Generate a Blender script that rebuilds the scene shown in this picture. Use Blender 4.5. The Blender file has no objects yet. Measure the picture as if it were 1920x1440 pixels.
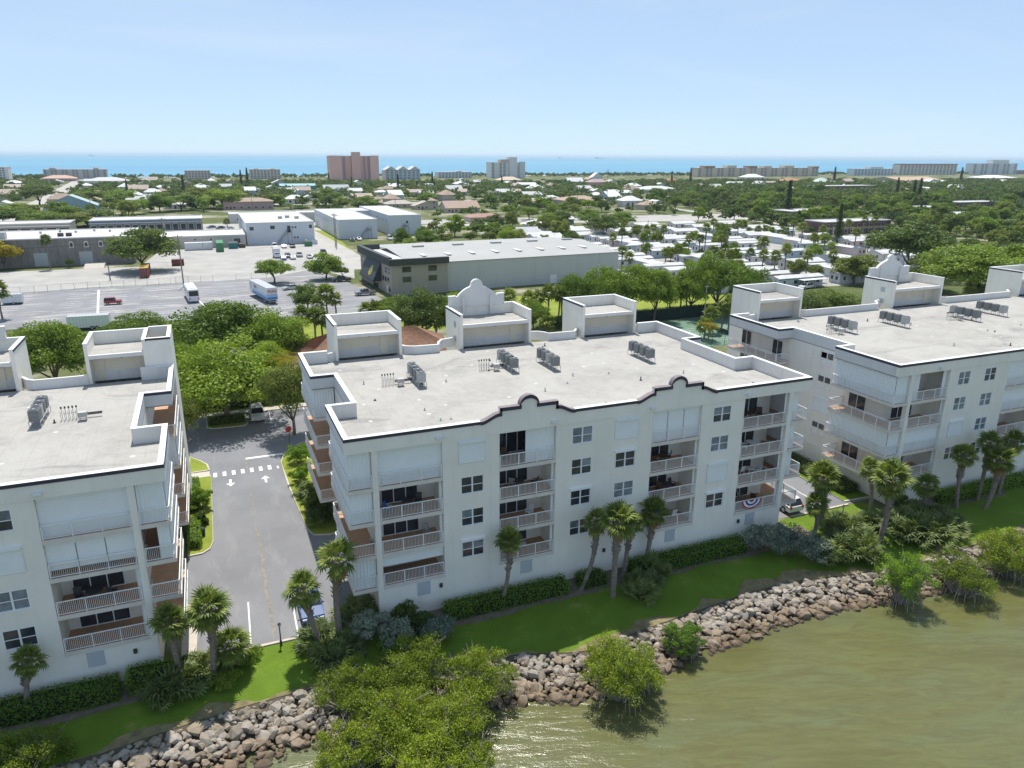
import bpy, math, random
import numpy as np
from math import radians, sin, cos, pi, sqrt, atan2
from mathutils import Matrix, Vector

# ------------------------------------------------------------------ camera, sky, sun, exposure
S = bpy.context.scene
COL = S.collection
CAM_F, CAM_PITCH, CAM_ROLL, CAM_YAW = 1383.08, 0.2996, 0.0056, 0.3914
CAM_POS = Vector((-7.9185, -51.9208, 36.4213))
def _cam_axes():
    sy, cy = sin(CAM_YAW), cos(CAM_YAW); sp, cp = sin(CAM_PITCH), cos(CAM_PITCH)
    f = Vector((sy*cp, cy*cp, -sp)); r0 = Vector((cy, -sy, 0)); u0 = Vector((sy*sp, cy*sp, cp))
    cr, sr = cos(CAM_ROLL), sin(CAM_ROLL)
    return r0*cr + u0*sr, u0*cr - r0*sr, f
RGT, UPV, FWD = _cam_axes()
cam = bpy.data.objects.new('camera', bpy.data.cameras.new('camera'))
COL.objects.link(cam)
cam.data.sensor_width = 36.0
cam.data.lens = CAM_F/1920*36
cam.data.clip_end = 60000; cam.data.clip_start = 0.5
cam.matrix_world = Matrix(((RGT.x, UPV.x, -FWD.x, CAM_POS.x), (RGT.y, UPV.y, -FWD.y, CAM_POS.y), (RGT.z, UPV.z, -FWD.z, CAM_POS.z), (0, 0, 0, 1)))
S.camera = cam

SUN_DIR = Vector((0.09, 0.45, 1.0)).normalized()          # towards the sun
SUN_EL = math.asin(SUN_DIR.z); SUN_AZ = atan2(SUN_DIR.x, SUN_DIR.y)
w = bpy.data.worlds.new('World'); S.world = w; w.use_nodes = True
nt = w.node_tree; bg = nt.nodes['Background']
sky = nt.nodes.new('ShaderNodeTexSky'); sky.sky_type = 'NISHITA'; sky.sun_disc = False
sky.sun_elevation = SUN_EL; sky.sun_rotation = SUN_AZ
sky.altitude = 0; sky.air_density = 0.5; sky.dust_density = 0.1; sky.ozone_density = 4.0
gm = nt.nodes.new('ShaderNodeGamma'); gm.inputs[1].default_value = 0.3; nt.links.new(sky.outputs[0], gm.inputs[0])   # hazy, even brightness over the whole dome
tn = nt.nodes.new('ShaderNodeMix'); tn.data_type = 'RGBA'; tn.blend_type = 'MULTIPLY'; tn.inputs[0].default_value = 1.0; tn.inputs[7].default_value = (1.33, 1.58, 1.84, 1)
tc = nt.nodes.new('ShaderNodeTexCoord'); mpw = nt.nodes.new('ShaderNodeMapping'); mpw.inputs['Scale'].default_value = (1.2, 2.2, 7.0); nt.links.new(tc.outputs['Generated'], mpw.inputs[0])
cn = nt.nodes.new('ShaderNodeTexNoise'); cn.inputs['Scale'].default_value = 1.6; cn.inputs['Detail'].default_value = 7; cn.inputs['Roughness'].default_value = 0.62; cn.inputs['Distortion'].default_value = 0.7; nt.links.new(mpw.outputs[0], cn.inputs['Vector'])
cr_ = nt.nodes.new('ShaderNodeMapRange'); cr_.inputs[1].default_value = 0.48; cr_.inputs[2].default_value = 0.85; cr_.inputs[4].default_value = 0.30; nt.links.new(cn.outputs['Fac'], cr_.inputs[0])
cm_ = nt.nodes.new('ShaderNodeMix'); cm_.data_type = 'RGBA'; cm_.inputs[7].default_value = (2.7, 2.85, 3.05, 1); nt.links.new(cr_.outputs[0], cm_.inputs[0])      # thin high cirrus
nt.links.new(gm.outputs[0], tn.inputs[6]); nt.links.new(tn.outputs[2], cm_.inputs[6]); nt.links.new(cm_.outputs[2], bg.inputs[0]); bg.inputs[1].default_value = 0.15
sl = bpy.data.lights.new('sun', 'SUN'); sl.energy = 2.9; sl.angle = radians(0.53); sl.color = (1.0, 0.955, 0.88)
so = bpy.data.objects.new('sun', sl); COL.objects.link(so)
so.rotation_euler = SUN_DIR.to_track_quat('Z', 'Y').to_euler(); so.location = (0, 0, 200)
S.view_settings.view_transform = 'Standard'; S.view_settings.look = 'None'
S.view_settings.exposure = 1.05; S.view_settings.gamma = 1.0
S.render.engine = 'CYCLES'
S.cycles.max_bounces = 6; S.cycles.transparent_max_bounces = 8

# ------------------------------------------------------------------ helpers
def P(u, v, z=0.0):
    """point at height z seen at photo pixel (u, v)"""
    d = RGT*((u-960)/CAM_F) - UPV*((v-720)/CAM_F) + FWD
    t = (z-CAM_POS.z)/d.z
    return CAM_POS + d*t
def PY(u, v, y):
    d = RGT*((u-960)/CAM_F) - UPV*((v-720)/CAM_F) + FWD
    return CAM_POS + d*((y-CAM_POS.y)/d.y)
def pix(p):
    d = Vector(p)-CAM_POS; k = d.dot(FWD)
    return 960+CAM_F*d.dot(RGT)/k, 720-CAM_F*d.dot(UPV)/k, k
def height_at(u, v, base):
    """height above the ground of pixel (u, v) on a vertical through base"""
    b = Vector(base); d = RGT*((u-960)/CAM_F) - UPV*((v-720)/CAM_F) + FWD
    k = (Vector((b.x, b.y, 0))-Vector((CAM_POS.x, CAM_POS.y, 0))).length/Vector((d.x, d.y, 0)).length
    return CAM_POS.z + d.z*k

_labels = {}
def tag(o, label=None, cat=None, group=None, kind=None):
    if label: o['label'] = label
    if cat: o['category'] = cat
    if group: o['group'] = group
    if kind: o['kind'] = kind
    return o
def thing(name, label, cat, loc=(0, 0, 0), rz=0.0, group=None):
    o = bpy.data.objects.new(name, None); COL.objects.link(o)
    o.empty_display_size = 0.2
    o.location = loc; o.rotation_euler = (0, 0, rz)
    return tag(o, label, cat, group)
KIDS = {}
def link(name, me, parent=None, loc=None, rz=None):
    o = bpy.data.objects.new(name, me); COL.objects.link(o)
    if parent is not None: o.parent = parent; KIDS.setdefault(parent.name, []).append(o)
    if loc is not None: o.location = loc
    if rz is not None: o.rotation_euler = (0, 0, rz)
    return o
def copy_tree(o, parent=None):
    c = o.copy(); COL.objects.link(c); c.parent = parent
    if parent is not None: KIDS.setdefault(parent.name, []).append(c)
    for ch in KIDS.get(o.name, []): copy_tree(ch, c)
    return c

class MB:
    """collects faces for one mesh"""
    def __init__(s): s.v = []; s.f = []; s.m = []; s.mats = []; s.cur = 0; s.smooth = False
    def mat(s, m):
        if m not in s.mats: s.mats.append(m)
        s.cur = s.mats.index(m); return s
    def face(s, pts):
        i = len(s.v); s.v.extend([tuple(p) for p in pts]); s.f.append(tuple(range(i, i+len(pts)))); s.m.append(s.cur); return s
    def mesh(s, vs, fs):
        i = len(s.v); s.v.extend([tuple(p) for p in vs])
        for f in fs: s.f.append(tuple(i+k for k in f)); s.m.append(s.cur)
        return s
    def box(s, x0, x1, y0, y1, z0, z1, skip=''):
        vs = [(x0,y0,z0),(x1,y0,z0),(x1,y1,z0),(x0,y1,z0),(x0,y0,z1),(x1,y0,z1),(x1,y1,z1),(x0,y1,z1)]
        fs = {'b':(3,2,1,0),'t':(4,5,6,7),'f':(0,1,5,4),'k':(2,3,7,6),'l':(3,0,4,7),'r':(1,2,6,5)}
        return s.mesh(vs, [f for k, f in fs.items() if k not in skip])
    def cbox(s, cx, cy, cz, sx, sy, sz): return s.box(cx-sx/2, cx+sx/2, cy-sy/2, cy+sy/2, cz-sz/2, cz+sz/2)
    def prism(s, poly, z0, z1, bottom=False):
        n = len(poly)
        vs = [(p[0],p[1],z0) for p in poly]+[(p[0],p[1],z1) for p in poly]
        fs = [tuple(range(n, 2*n))]+[(i,(i+1)%n,n+(i+1)%n,n+i) for i in range(n)]
        if bottom: fs.append(tuple(reversed(range(n))))
        return s.mesh(vs, fs)
    def prismY(s, poly, y0, y1):
        """poly of (x,z), extruded along y"""
        n = len(poly)
        vs = [(p[0],y0,p[1]) for p in poly]+[(p[0],y1,p[1]) for p in poly]
        fs = [tuple(range(n)), tuple(reversed(range(n, 2*n)))]+[(i+n,(i+1)%n+n,(i+1)%n,i) for i in range(n)]
        return s.mesh(vs, fs)
    def prismX(s, poly, x0, x1):
        """poly of (y,z), extruded along x"""
        n = len(poly)
        vs = [(x0,p[0],p[1]) for p in poly]+[(x1,p[0],p[1]) for p in poly]
        fs = [tuple(reversed(range(n))), tuple(range(n, 2*n))]+[(i,(i+1)%n,n+(i+1)%n,n+i) for i in range(n)]
        return s.mesh(vs, fs)
    def tube(s, p0, p1, r0, r1=None, n=6, caps=True):
        r1 = r0 if r1 is None else r1
        p0 = Vector(p0); p1 = Vector(p1); d = (p1-p0)
        if d.length < 1e-6: return s
        d.normalize(); a = d.orthogonal().normalized(); b = d.cross(a)
        vs = []
        for p, r in ((p0, r0), (p1, r1)):
            for k in range(n):
                t = 2*pi*k/n; vs.append(p+a*(r*cos(t))+b*(r*sin(t)))
        fs = [(k,(k+1)%n,n+(k+1)%n,n+k) for k in range(n)]
        if caps: fs += [tuple(reversed(range(n))), tuple(range(n, 2*n))]
        return s.mesh(vs, fs)
    def path(s, pts, rs, n=6):
        """tapered tube along points"""
        vs = []; N = len(pts); pts = [Vector(p) for p in pts]
        a = None
        for i, p in enumerate(pts):
            d = (pts[min(i+1,N-1)]-pts[max(i-1,0)]).normalized()
            a = d.orthogonal().normalized() if a is None else (a-d*a.dot(d)).normalized()
            b = d.cross(a)
            for k in range(n):
                t = 2*pi*k/n; vs.append(p+a*(rs[i]*cos(t))+b*(rs[i]*sin(t)))
        fs = []
        for i in range(N-1):
            for k in range(n): fs.append((i*n+k, i*n+(k+1)%n, (i+1)*n+(k+1)%n, (i+1)*n+k))
        fs += [tuple(reversed(range(n))), tuple(range((N-1)*n, N*n))]
        return s.mesh(vs, fs)
    def ring(s, cx, cy, z0, z1, r0, r1=None, n=12, cap=True):
        return s.tube((cx,cy,z0), (cx,cy,z1), r0, r1, n, cap)
    def data(s, name, mat=None):
        me = bpy.data.meshes.new(name); me.from_pydata(s.v, [], s.f)
        for m in (s.mats or ([mat] if mat else [])): me.materials.append(m)
        if s.mats and len(s.mats) > 1: me.polygons.foreach_set('material_index', s.m)
        if s.smooth: me.polygons.foreach_set('use_smooth', [True]*len(s.f))
        me.update(); return me
    def build(s, name, mat=None, parent=None, loc=None, rz=None):
        if not s.v: return None
        return link(name, s.data(name, mat), parent, loc, rz)

def pbox(name, mat, par, *a): return MB().box(*a).build(name, mat, par)
def fast_mesh(name, verts, k, mat, smooth=False):
    """verts (n*k,3) array: n separate k-gons"""
    me = bpy.data.meshes.new(name); nv = len(verts); nf = nv//k
    me.vertices.add(nv); me.vertices.foreach_set('co', np.asarray(verts, dtype=np.float32).ravel())
    me.loops.add(nv); me.loops.foreach_set('vertex_index', np.arange(nv, dtype=np.int32))
    me.polygons.add(nf); me.polygons.foreach_set('loop_start', np.arange(0, nv, k, dtype=np.int32))
    me.polygons.foreach_set('loop_total', np.full(nf, k, dtype=np.int32))
    me.materials.append(mat); me.update(calc_edges=True); return me

# ------------------------------------------------------------------ materials
class NT:
    def __init__(s, name):
        s.m = bpy.data.materials.new(name); s.m.use_nodes = True; s.t = s.m.node_tree
        s.b = s.t.nodes['Principled BSDF']; s.out = s.t.nodes['Material Output']
    def n(s, typ, **kw):
        nd = s.t.nodes.new('ShaderNode'+typ)
        for k, v in kw.items(): setattr(nd, k, v)
        return nd
    def l(s, a, b): s.t.links.new(a, b)
    def pos(s, scale=(1,1,1), obj=False):
        mp = s.n('Mapping'); mp.inputs['Scale'].default_value = scale
        if obj: s.l(s.n('TexCoord').outputs['Object'], mp.inputs[0])
        else: s.l(s.n('NewGeometry').outputs['Position'], mp.inputs[0])
        return mp.outputs[0]
    def noise(s, vec, scale, detail=4, rough=0.55, dist=0.0):
        nd = s.n('TexNoise'); nd.inputs['Scale'].default_value = scale; nd.inputs['Detail'].default_value = detail
        nd.inputs['Roughness'].default_value = rough; nd.inputs['Distortion'].default_value = dist
        s.l(vec, nd.inputs['Vector']); return nd.outputs['Fac']
    def ramp(s, fac, stops, interp='LINEAR'):
        r = s.n('ValToRGB'); r.color_ramp.interpolation = interp; e = r.color_ramp.elements
        while len(e) < len(stops): e.new(0.5)
        for i, (p, c) in enumerate(stops):
            e[i].position = p; e[i].color = (*c, 1) if not isinstance(c, (int, float)) else (c, c, c, 1)
        s.l(fac, r.inputs[0]); return r.outputs[0]
    def mix(s, fac, a, b, mode='MIX'):
        m = s.n('Mix', data_type='RGBA', blend_type=mode)
        for sock, v in ((m.inputs[0], fac), (m.inputs[6], a), (m.inputs[7], b)):
            if isinstance(v, bpy.types.NodeSocket): s.l(v, sock)
            elif isinstance(v, (int, float)): sock.default_value = v
            else: sock.default_value = (*v, 1)
        return m.outputs[2]
    def math(s, op, a, b=0.0):
        m = s.n('Math', operation=op)
        for sock, v in ((m.inputs[0], a), (m.inputs[1], b)):
            if isinstance(v, bpy.types.NodeSocket): s.l(v, sock)
            else: sock.default_value = v
        return m.outputs[0]
    def bump(s, h, strength, dist=0.02):
        b = s.n('Bump'); b.inputs['Strength'].default_value = strength; b.inputs['Distance'].default_value = dist
        s.l(h, b.inputs['Height']); s.l(b.outputs[0], s.b.inputs['Normal']); return b
    def col(s, c):
        if isinstance(c, bpy.types.NodeSocket): s.l(c, s.b.inputs['Base Color'])
        else: s.b.inputs['Base Color'].default_value = (*c, 1)
    def set(s, rough=None, spec=None, metal=None):
        if rough is not None: s.b.inputs['Roughness'].default_value = rough
        if spec is not None: s.b.inputs['Specular IOR Level'].default_value = spec
        if metal is not None: s.b.inputs['Metallic'].default_value = metal
        return s.m

def sc(c, k): return tuple(min(1, x*k) for x in c)
_mc = {}
def M(name, c=None, rough=0.75, var=0.12, scale=1.2, bump=0.0, bscale=30, spec=0.3, metal=0.0, streak=False, obj=False):
    if name in _mc: return _mc[name]
    t = NT(name)
    v = t.pos((1, 1, 0.15) if streak else (1, 1, 1), obj)
    f = t.noise(v, scale, 5, 0.6)
    t.col(t.ramp(f, [(0.3, sc(c, 1-var)), (0.7, sc(c, 1+var*0.6))]))
    if bump: t.bump(t.noise(t.pos(), bscale, 3), bump)
    _mc[name] = t.set(rough, spec, metal); return _mc[name]

def leaf_mat(name, a, b, trans=0.35, objvar=0.25, rough=0.55):
    if name in _mc: return _mc[name]
    t = NT(name)
    ri = t.n('NewGeometry').outputs['Random Per Island']
    c = t.mix(ri, a, b)
    oi = t.n('ObjectInfo').outputs['Random']
    c2 = t.mix(oi, sc(a, 1-objvar), (min(1,b[0]*(1+objvar*1.3)), min(1,b[1]*(1+objvar)), b[2]))
    c3 = t.mix(0.45, c, c2)
    t.col(c3); t.set(rough, 0.25)
    tr = t.n('BsdfTranslucent'); t.l(t.mix(1.0, c3, (1.25, 1.3, 0.7), 'MULTIPLY'), tr.inputs[0])
    mx = t.n('MixShader'); mx.inputs[0].default_value = trans
    t.l(t.b.outputs[0], mx.inputs[1]); t.l(tr.outputs[0], mx.inputs[2]); t.l(mx.outputs[0], t.out.inputs[0])
    _mc[name] = t.m; return t.m

def stucco(name, c):
    t = NT(name); a = t.noise(t.pos((1, 1, 1)), 0.35, 5, 0.6); b = t.noise(t.pos((1.6, 1.6, 0.10)), 1.0, 6, 0.7); d = t.noise(t.pos(), 1.7, 5, 0.7)
    q = t.ramp(a, [(0.3, sc(c, 0.93)), (0.7, sc(c, 1.03))]); q = t.mix(t.ramp(b, [(0.52, 0.0), (0.78, 0.40)]), q, sc((c[0], c[1]*0.97, c[2]*0.92), 0.72)); q = t.mix(t.ramp(d, [(0.62, 0.0), (0.8, 0.16)]), q, sc(c, 0.7))
    t.col(q); t.bump(t.noise(t.pos(), 40, 3), 0.15); return t.set(0.88, 0.25)
WALL = stucco('stucco_wall', (0.85, 0.81, 0.725))
WALLW = stucco('white_stucco', (0.68, 0.67, 0.645))
CREAM = M('cream_stucco', (0.72, 0.66, 0.53), 0.85, 0.06, 0.8, 0.1, 40)
TRIM = M('plum_trim', (0.058, 0.052, 0.072), 0.6, 0.15, 2)
TRIMTOP = M('mauve_cap', (0.21, 0.17, 0.18), 0.7, 0.15, 2)
WHITE = M('white_paint', (0.74, 0.74, 0.73), 0.45, 0.03, 1)
ALU = M('white_aluminium', (0.84, 0.84, 0.83), 0.4, 0.03, 1)
SHUT = M('shutter_white', (0.80, 0.82, 0.81), 0.5, 0.03, 1)
TERRA = M('terracotta_floor', (0.50, 0.29, 0.17), 0.7, 0.15, 3)
GREYFLOOR = M('grey_floor', (0.30, 0.29, 0.28), 0.7, 0.15, 3)
SLAB = M('slab_edge', (0.68, 0.63, 0.56), 0.85, 0.08, 1)
METG = M('galvanised', (0.42, 0.43, 0.44), 0.45, 0.12, 2, metal=0.4)
METD = M('dark_metal', (0.06, 0.06, 0.065), 0.5, 0.15, 2)
BLACK = M('black_rubber', (0.02, 0.02, 0.022), 0.7, 0.1, 2)
ACG = M('ac_casing', (0.20, 0.21, 0.21), 0.55, 0.2, 5)
ACL = M('ac_light_casing', (0.42, 0.43, 0.41), 0.55, 0.2, 5)
LOUV = M('louver_grey', (0.50, 0.53, 0.55), 0.6, 0.05, 1)
BROWN = M('brown_wood', (0.12, 0.06, 0.035), 0.6, 0.2, 3)
def glass_mat(name, c, rough=0.06):
    t = NT(name); t.col(t.ramp(t.noise(t.pos(), 0.8, 3), [(0.3, sc(c, 0.6)), (0.7, sc(c, 1.5))]))
    return t.set(rough, 0.6)
GLASS = glass_mat('window_glass', (0.040, 0.046, 0.054))
GLASSB = glass_mat('blind_glass', (0.17, 0.20, 0.23), 0.15)
def roof_mat():
    t = NT('roof_membrane'); v = t.pos()
    a = t.noise(v, 0.16, 7, 0.7, 0.6); b = t.noise(v, 1.1, 6, 0.68); f = t.noise(v, 5.0, 5, 0.7)
    c = t.ramp(a, [(0.30, (0.265, 0.26, 0.25)), (0.44, (0.325, 0.31, 0.285)), (0.58, (0.38, 0.365, 0.335)), (0.74, (0.33, 0.32, 0.30))])
    c = t.mix(t.ramp(b, [(0.35, 0.0), (0.72, 0.5)]), c, (0.43, 0.415, 0.385)); c = t.mix(t.ramp(f, [(0.45, 0.0), (0.72, 0.35)]), c, (0.24, 0.235, 0.225))
    st = t.noise(t.pos((0.45, 1.0, 1)), 0.13, 7, 0.72, 1.6)
    c = t.mix(t.ramp(st, [(0.55, 0.0), (0.68, 0.7)]), c, (0.175, 0.175, 0.175))
    sm = t.n('TexWave'); sm.inputs['Scale'].default_value = 0.16; sm.inputs['Distortion'].default_value = 0.4; t.l(v, sm.inputs['Vector'])
    c = t.mix(t.ramp(sm.outputs['Fac'], [(0.0, 0.18), (0.010, 0.0)]), c, (0.22, 0.21, 0.20))           # membrane seams
    sp = t.n('TexVoronoi'); sp.inputs['Scale'].default_value = 0.45; t.l(v, sp.inputs['Vector'])
    c = t.mix(t.ramp(sp.outputs['Distance'], [(0.07, 0.8), (0.10, 0.0)]), c, (0.55, 0.54, 0.52))
    t.col(c); t.bump(b, 0.25); return t.set(0.9, 0.15)
ROOF = roof_mat()
# ------------------------------------------------------------------ the condominium blocks
Z1, FH, ZT, ZR, DEP, D1, D2, NO = 3.28, 2.9, 16.24, 15.0, 27.0, 8.54, 17.6, 2.2
FZ = [Z1+FH*i for i in range(4)]

def railing(par, p0, p1, z, lattice=False, both=True):
    """white baluster railing from p0 to p1 (x,y) standing on height z"""
    p0 = Vector((p0[0], p0[1], 0)); p1 = Vector((p1[0], p1[1], 0)); d = p1-p0; Ln = d.length
    d.normalize(); nx = Vector((-d.y, d.x, 0))
    m = MB()
    def bar(a, b, z0, z1, t):
        A = p0+d*a; B = p0+d*b; o = nx*(t/2)
        vs = [A-o, B-o, B+o, A+o]
        m.mesh([(q.x, q.y, z0) for q in vs]+[(q.x, q.y, z1) for q in vs], [(4,5,6,7),(0,1,5,4),(1,2,6,5),(2,3,7,6),(3,0,4,7),(3,2,1,0)])
    bar(0, Ln, z+1.02, z+1.08, 0.06); bar(0, Ln, z+0.08, z+0.12, 0.04)
    n = max(2, int(Ln/0.115))
    for i in range(1, n):
        t = Ln*i/n; bar(t-0.011, t+0.011, z+0.12, z+1.02, 0.022)
    k = max(1, round(Ln/1.75))
    for i in range(k+1):
        t = Ln*i/k; t = min(max(t, 0.03), Ln-0.03); bar(t-0.03, t+0.03, z, z+1.05, 0.06)
    if lattice:
        for s in (1, -1):
            q = -0.4
            while q < Ln:
                a = (q, z+0.12) if s > 0 else (q, z+0.52); b = (q+0.4, z+0.52) if s > 0 else (q+0.4, z+0.12)
                if a[0] > 0 and b[0] < Ln:
                    A = p0+d*a[0]-nx*0.02; B = p0+d*b[0]-nx*0.02
                    m.tube((A.x, A.y, a[1]), (B.x, B.y, b[1]), 0.014, None, 4, False)
                q += 0.12
    return m.build('railing', ALU, par)

def accordion(par, p0, p1, z0, z1, mat=None, label=None):
    """folding hurricane shutter: vertical zigzag blades"""
    p0 = Vector((p0[0], p0[1], 0)); p1 = Vector((p1[0], p1[1], 0)); d = p1-p0; Ln = d.length; d.normalize(); nx = Vector((-d.y, d.x, 0))
    n = max(2, int(Ln/0.13)); vs = []; fs = []
    for i in range(n+1):
        q = p0+d*(Ln*i/n)+nx*(0.035 if i % 2 else -0.035)
        vs += [(q.x, q.y, z0), (q.x, q.y, z1)]
    for i in range(n): fs.append((2*i, 2*i+2, 2*i+3, 2*i+1))
    m = MB().mesh(vs, fs)
    for zz in (z0, z1-0.08):
        a = p0-nx*0.06; b = p1+nx*0.06
        o = nx*0.06
        q = [p0-o, p1-o, p1+o, p0+o]
        m.mesh([(k.x, k.y, zz) for k in q]+[(k.x, k.y, zz+0.08) for k in q], [(0,1,5,4),(1,2,6,5),(2,3,7,6),(3,0,4,7),(4,5,6,7),(0,3,2,1)])
    o = m.build('accordion_shutter', mat or SHUT, par)
    return o

def roll(par, x0, x1, y, z0, z1, n=1, box=True):
    """roll-down shutter facing -y, in n panels, ridged slats"""
    m = MB(); hb = 0.22 if box else 0.0
    for i in range(n):
        a = x0+(x1-x0)*i/n+0.03; b = x0+(x1-x0)*(i+1)/n-0.03
        rows = max(2, int((z1-hb-z0)/0.11)); vs = []; fs = []
        for r in range(rows+1):
            zz = z0+(z1-hb-z0)*r/rows
            vs += [(a, y, zz), (b, y, zz), (a, y-0.013, zz+0.05), (b, y-0.013, zz+0.05)]
        for r in range(rows):
            k = 4*r; fs += [(k, k+1, k+3, k+2), (k+2, k+3, k+5, k+4)]
        m.mesh(vs, fs)
        m.box(a-0.05, a, y-0.05, y+0.03, z0, z1-hb); m.box(b, b+0.05, y-0.05, y+0.03, z0, z1-hb)
    if box: m.box(x0, x1, y-0.16, y+0.05, z1-hb, z1)
    return m.build('roll_shutter', SHUT, par)

_pane = {}
def pane_mesh(w, h, mat):
    k = (round(w, 3), round(h, 3), mat.name)
    if k not in _pane: _pane[k] = MB().box(-w/2, w/2, 0, 0.012, 0, h).data('pane', mat)
    return _pane[k]

def window(par, x0, x1, z0, z1, y, state='win', axis='y', sgn=1):
    """2 x 2 window; plane at y facing -y (axis 'y') or at x=y facing -x*sgn (axis 'x')"""
    m = MB(); t = 0.06; w_ = x1-x0
    f = lambda a, b, c, d, e, g: m.box(a, b, c, d, e, g)
    m.mat(ALU)
    m.box(x0-0.06, x1+0.06, -0.04, 0.08, z1, z1+0.07); m.box(x0-0.1, x1+0.1, -0.07, 0.08, z0-0.09, z0)
    m.box(x0-0.06, x0, -0.04, 0.08, z0, z1); m.box(x1, x1+0.06, -0.04, 0.08, z0, z1)
    xm = (x0+x1)/2; zm = z0+(z1-z0)*0.48
    m.box(xm-0.06, xm+0.06, -0.03, 0.07, z0, z1)
    m.box(x0, xm-0.06, -0.01, 0.06, zm-0.025, zm+0.025); m.box(xm+0.06, x1, -0.01, 0.06, zm-0.025, zm+0.025)
    if state == 'house':
        m.box(x0-0.15, x1+0.15, -0.24, 0.0, z1+0.07, z1+0.27); m.box(x1+0.06, x1+0.14, -0.1, 0, z0, z1+0.07); m.box(x0-0.14, x0-0.06, -0.1, 0, z0, z1+0.07)
    loc = (0, y, 0) if axis == 'y' else (y, 0, 0)
    rz = 0 if axis == 'y' else (-pi/2 if sgn > 0 else pi/2)
    if axis == 'y': o = m.build('window', ALU, par, loc)
    else:
        # local x runs along +/-y
        o = m.build('window', ALU, par); o.rotation_euler = (0, 0, rz)
        o.location = (y, 0, 0)
    pm = GLASSB if (state == 'blind') else GLASS
    hv = int(abs(x0*7+z0*13+par.location.x)) % 4
    for ia, (a, b) in enumerate(((x0, xm-0.06), (xm+0.06, x1))):
        for ic, (c, d, q) in enumerate(((z0, zm-0.025, 0.045), (zm+0.025, z1, 0.03))):
            g = GLASSB if (hv == 1 and ic) or (hv == 2 and ia and ic) or (hv == 3 and ic and not ia) else pm      # half-drawn blinds
            link('pane', pane_mesh(b-a, d-c, g), o, ((a+b)/2, q, c))
    return o

def slider(par, x0, x1, z0, z1, y, axis='y', sgn=1, n=2, state='win'):
    m = MB()
    for i in range(n+1):
        xx = x0+(x1-x0)*i/n; m.box(xx-0.035, xx+0.035, -0.04, 0.05, z0, z1)
    m.box(x0, x1, -0.035, 0.05, z1, z1+0.07); m.box(x0, x1, -0.035, 0.05, z0-0.001, z0+0.06)
    if axis == 'y': o = m.build('sliding_door', ALU, par, (0, y, 0))
    else: o = m.build('sliding_door', ALU, par, (y, 0, 0), -pi/2 if sgn > 0 else pi/2)
    for i in range(n):
        a = x0+(x1-x0)*i/n+0.035; b = x0+(x1-x0)*(i+1)/n-0.035
        link('pane', pane_mesh(b-a, z1-z0-0.06, GLASSB if state == 'blind' else GLASS), o, ((a+b)/2, 0.005, z0+0.06))
    return o
# side walls: a point (u along y) maps to local x = -u*sgn for rz=-pi/2 : world y = -lx (sgn>0)
def swin(par, X, y0, y1, z0, z1, sgn, state='win'): # sgn +1: faces -x ; -1: faces +x
    if sgn > 0: return window(par, -y1, -y0, z0, z1, X, state, 'x', 1)
    return window(par, y0, y1, z0, z1, X, state, 'x', -1)
def sslide(par, X, y0, y1, z0, z1, sgn, n=2, state='win'):
    if sgn > 0: return slider(par, -y1, -y0, z0, z1, X, 'x', 1, n, state)
    return slider(par, y0, y1, z0, z1, X, 'x', -1, n, state)

def panel(m, x0, x1, z0, z1, holes, y=0.0, rev=0.14):
    xs = sorted({x0, x1, *[h[0] for h in holes], *[h[1] for h in holes]}); zs = sorted({z0, z1, *[h[2] for h in holes], *[h[3] for h in holes]})
    for a, b in zip(xs, xs[1:]):
        for c, d in zip(zs, zs[1:]):
            if any(h[0] <= a+1e-6 and b <= h[1]+1e-6 and h[2] <= c+1e-6 and d <= h[3]+1e-6 for h in holes): continue
            m.face([(a,y,c),(b,y,c),(b,y,d),(a,y,d)])
    for a, b, c, d in holes:
        e = y+rev
        m.face([(a,y,c),(a,e,c),(a,e,d),(a,y,d)]); m.face([(b,e,c),(b,y,c),(b,y,d),(b,e,d)])
        m.face([(a,y,c),(b,y,c),(b,e,c),(a,e,c)]); m.face([(a,e,d),(b,e,d),(b,y,d),(a,y,d)])

def front_profile(L, humps):
    pts = [(0.0, ZT)]
    for c in humps:           # c = centre of the dome
        a = c-4.2; b = c-2.55
        for i in range(9):
            t = i/8; pts.append((a+(b-a)*t, ZT+0.55*(3*t*t-2*t**3)))
        pts += [(c-2.55, 17.2), (c-0.86, 17.2)]
        for i in range(17):
            t = pi-pi*i/16; pts.append((c+0.86*cos(t), 17.22+0.80*sin(t)))
        pts += [(c+0.86, 17.2), (c+2.6, 17.2), (c+2.6, 16.8)]
        for i in range(9):
            t = i/8; pts.append((c+2.6+1.6*t, 16.8-0.56*(3*t*t-2*t**3)))
    pts.append((L, ZT)); return pts

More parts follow.
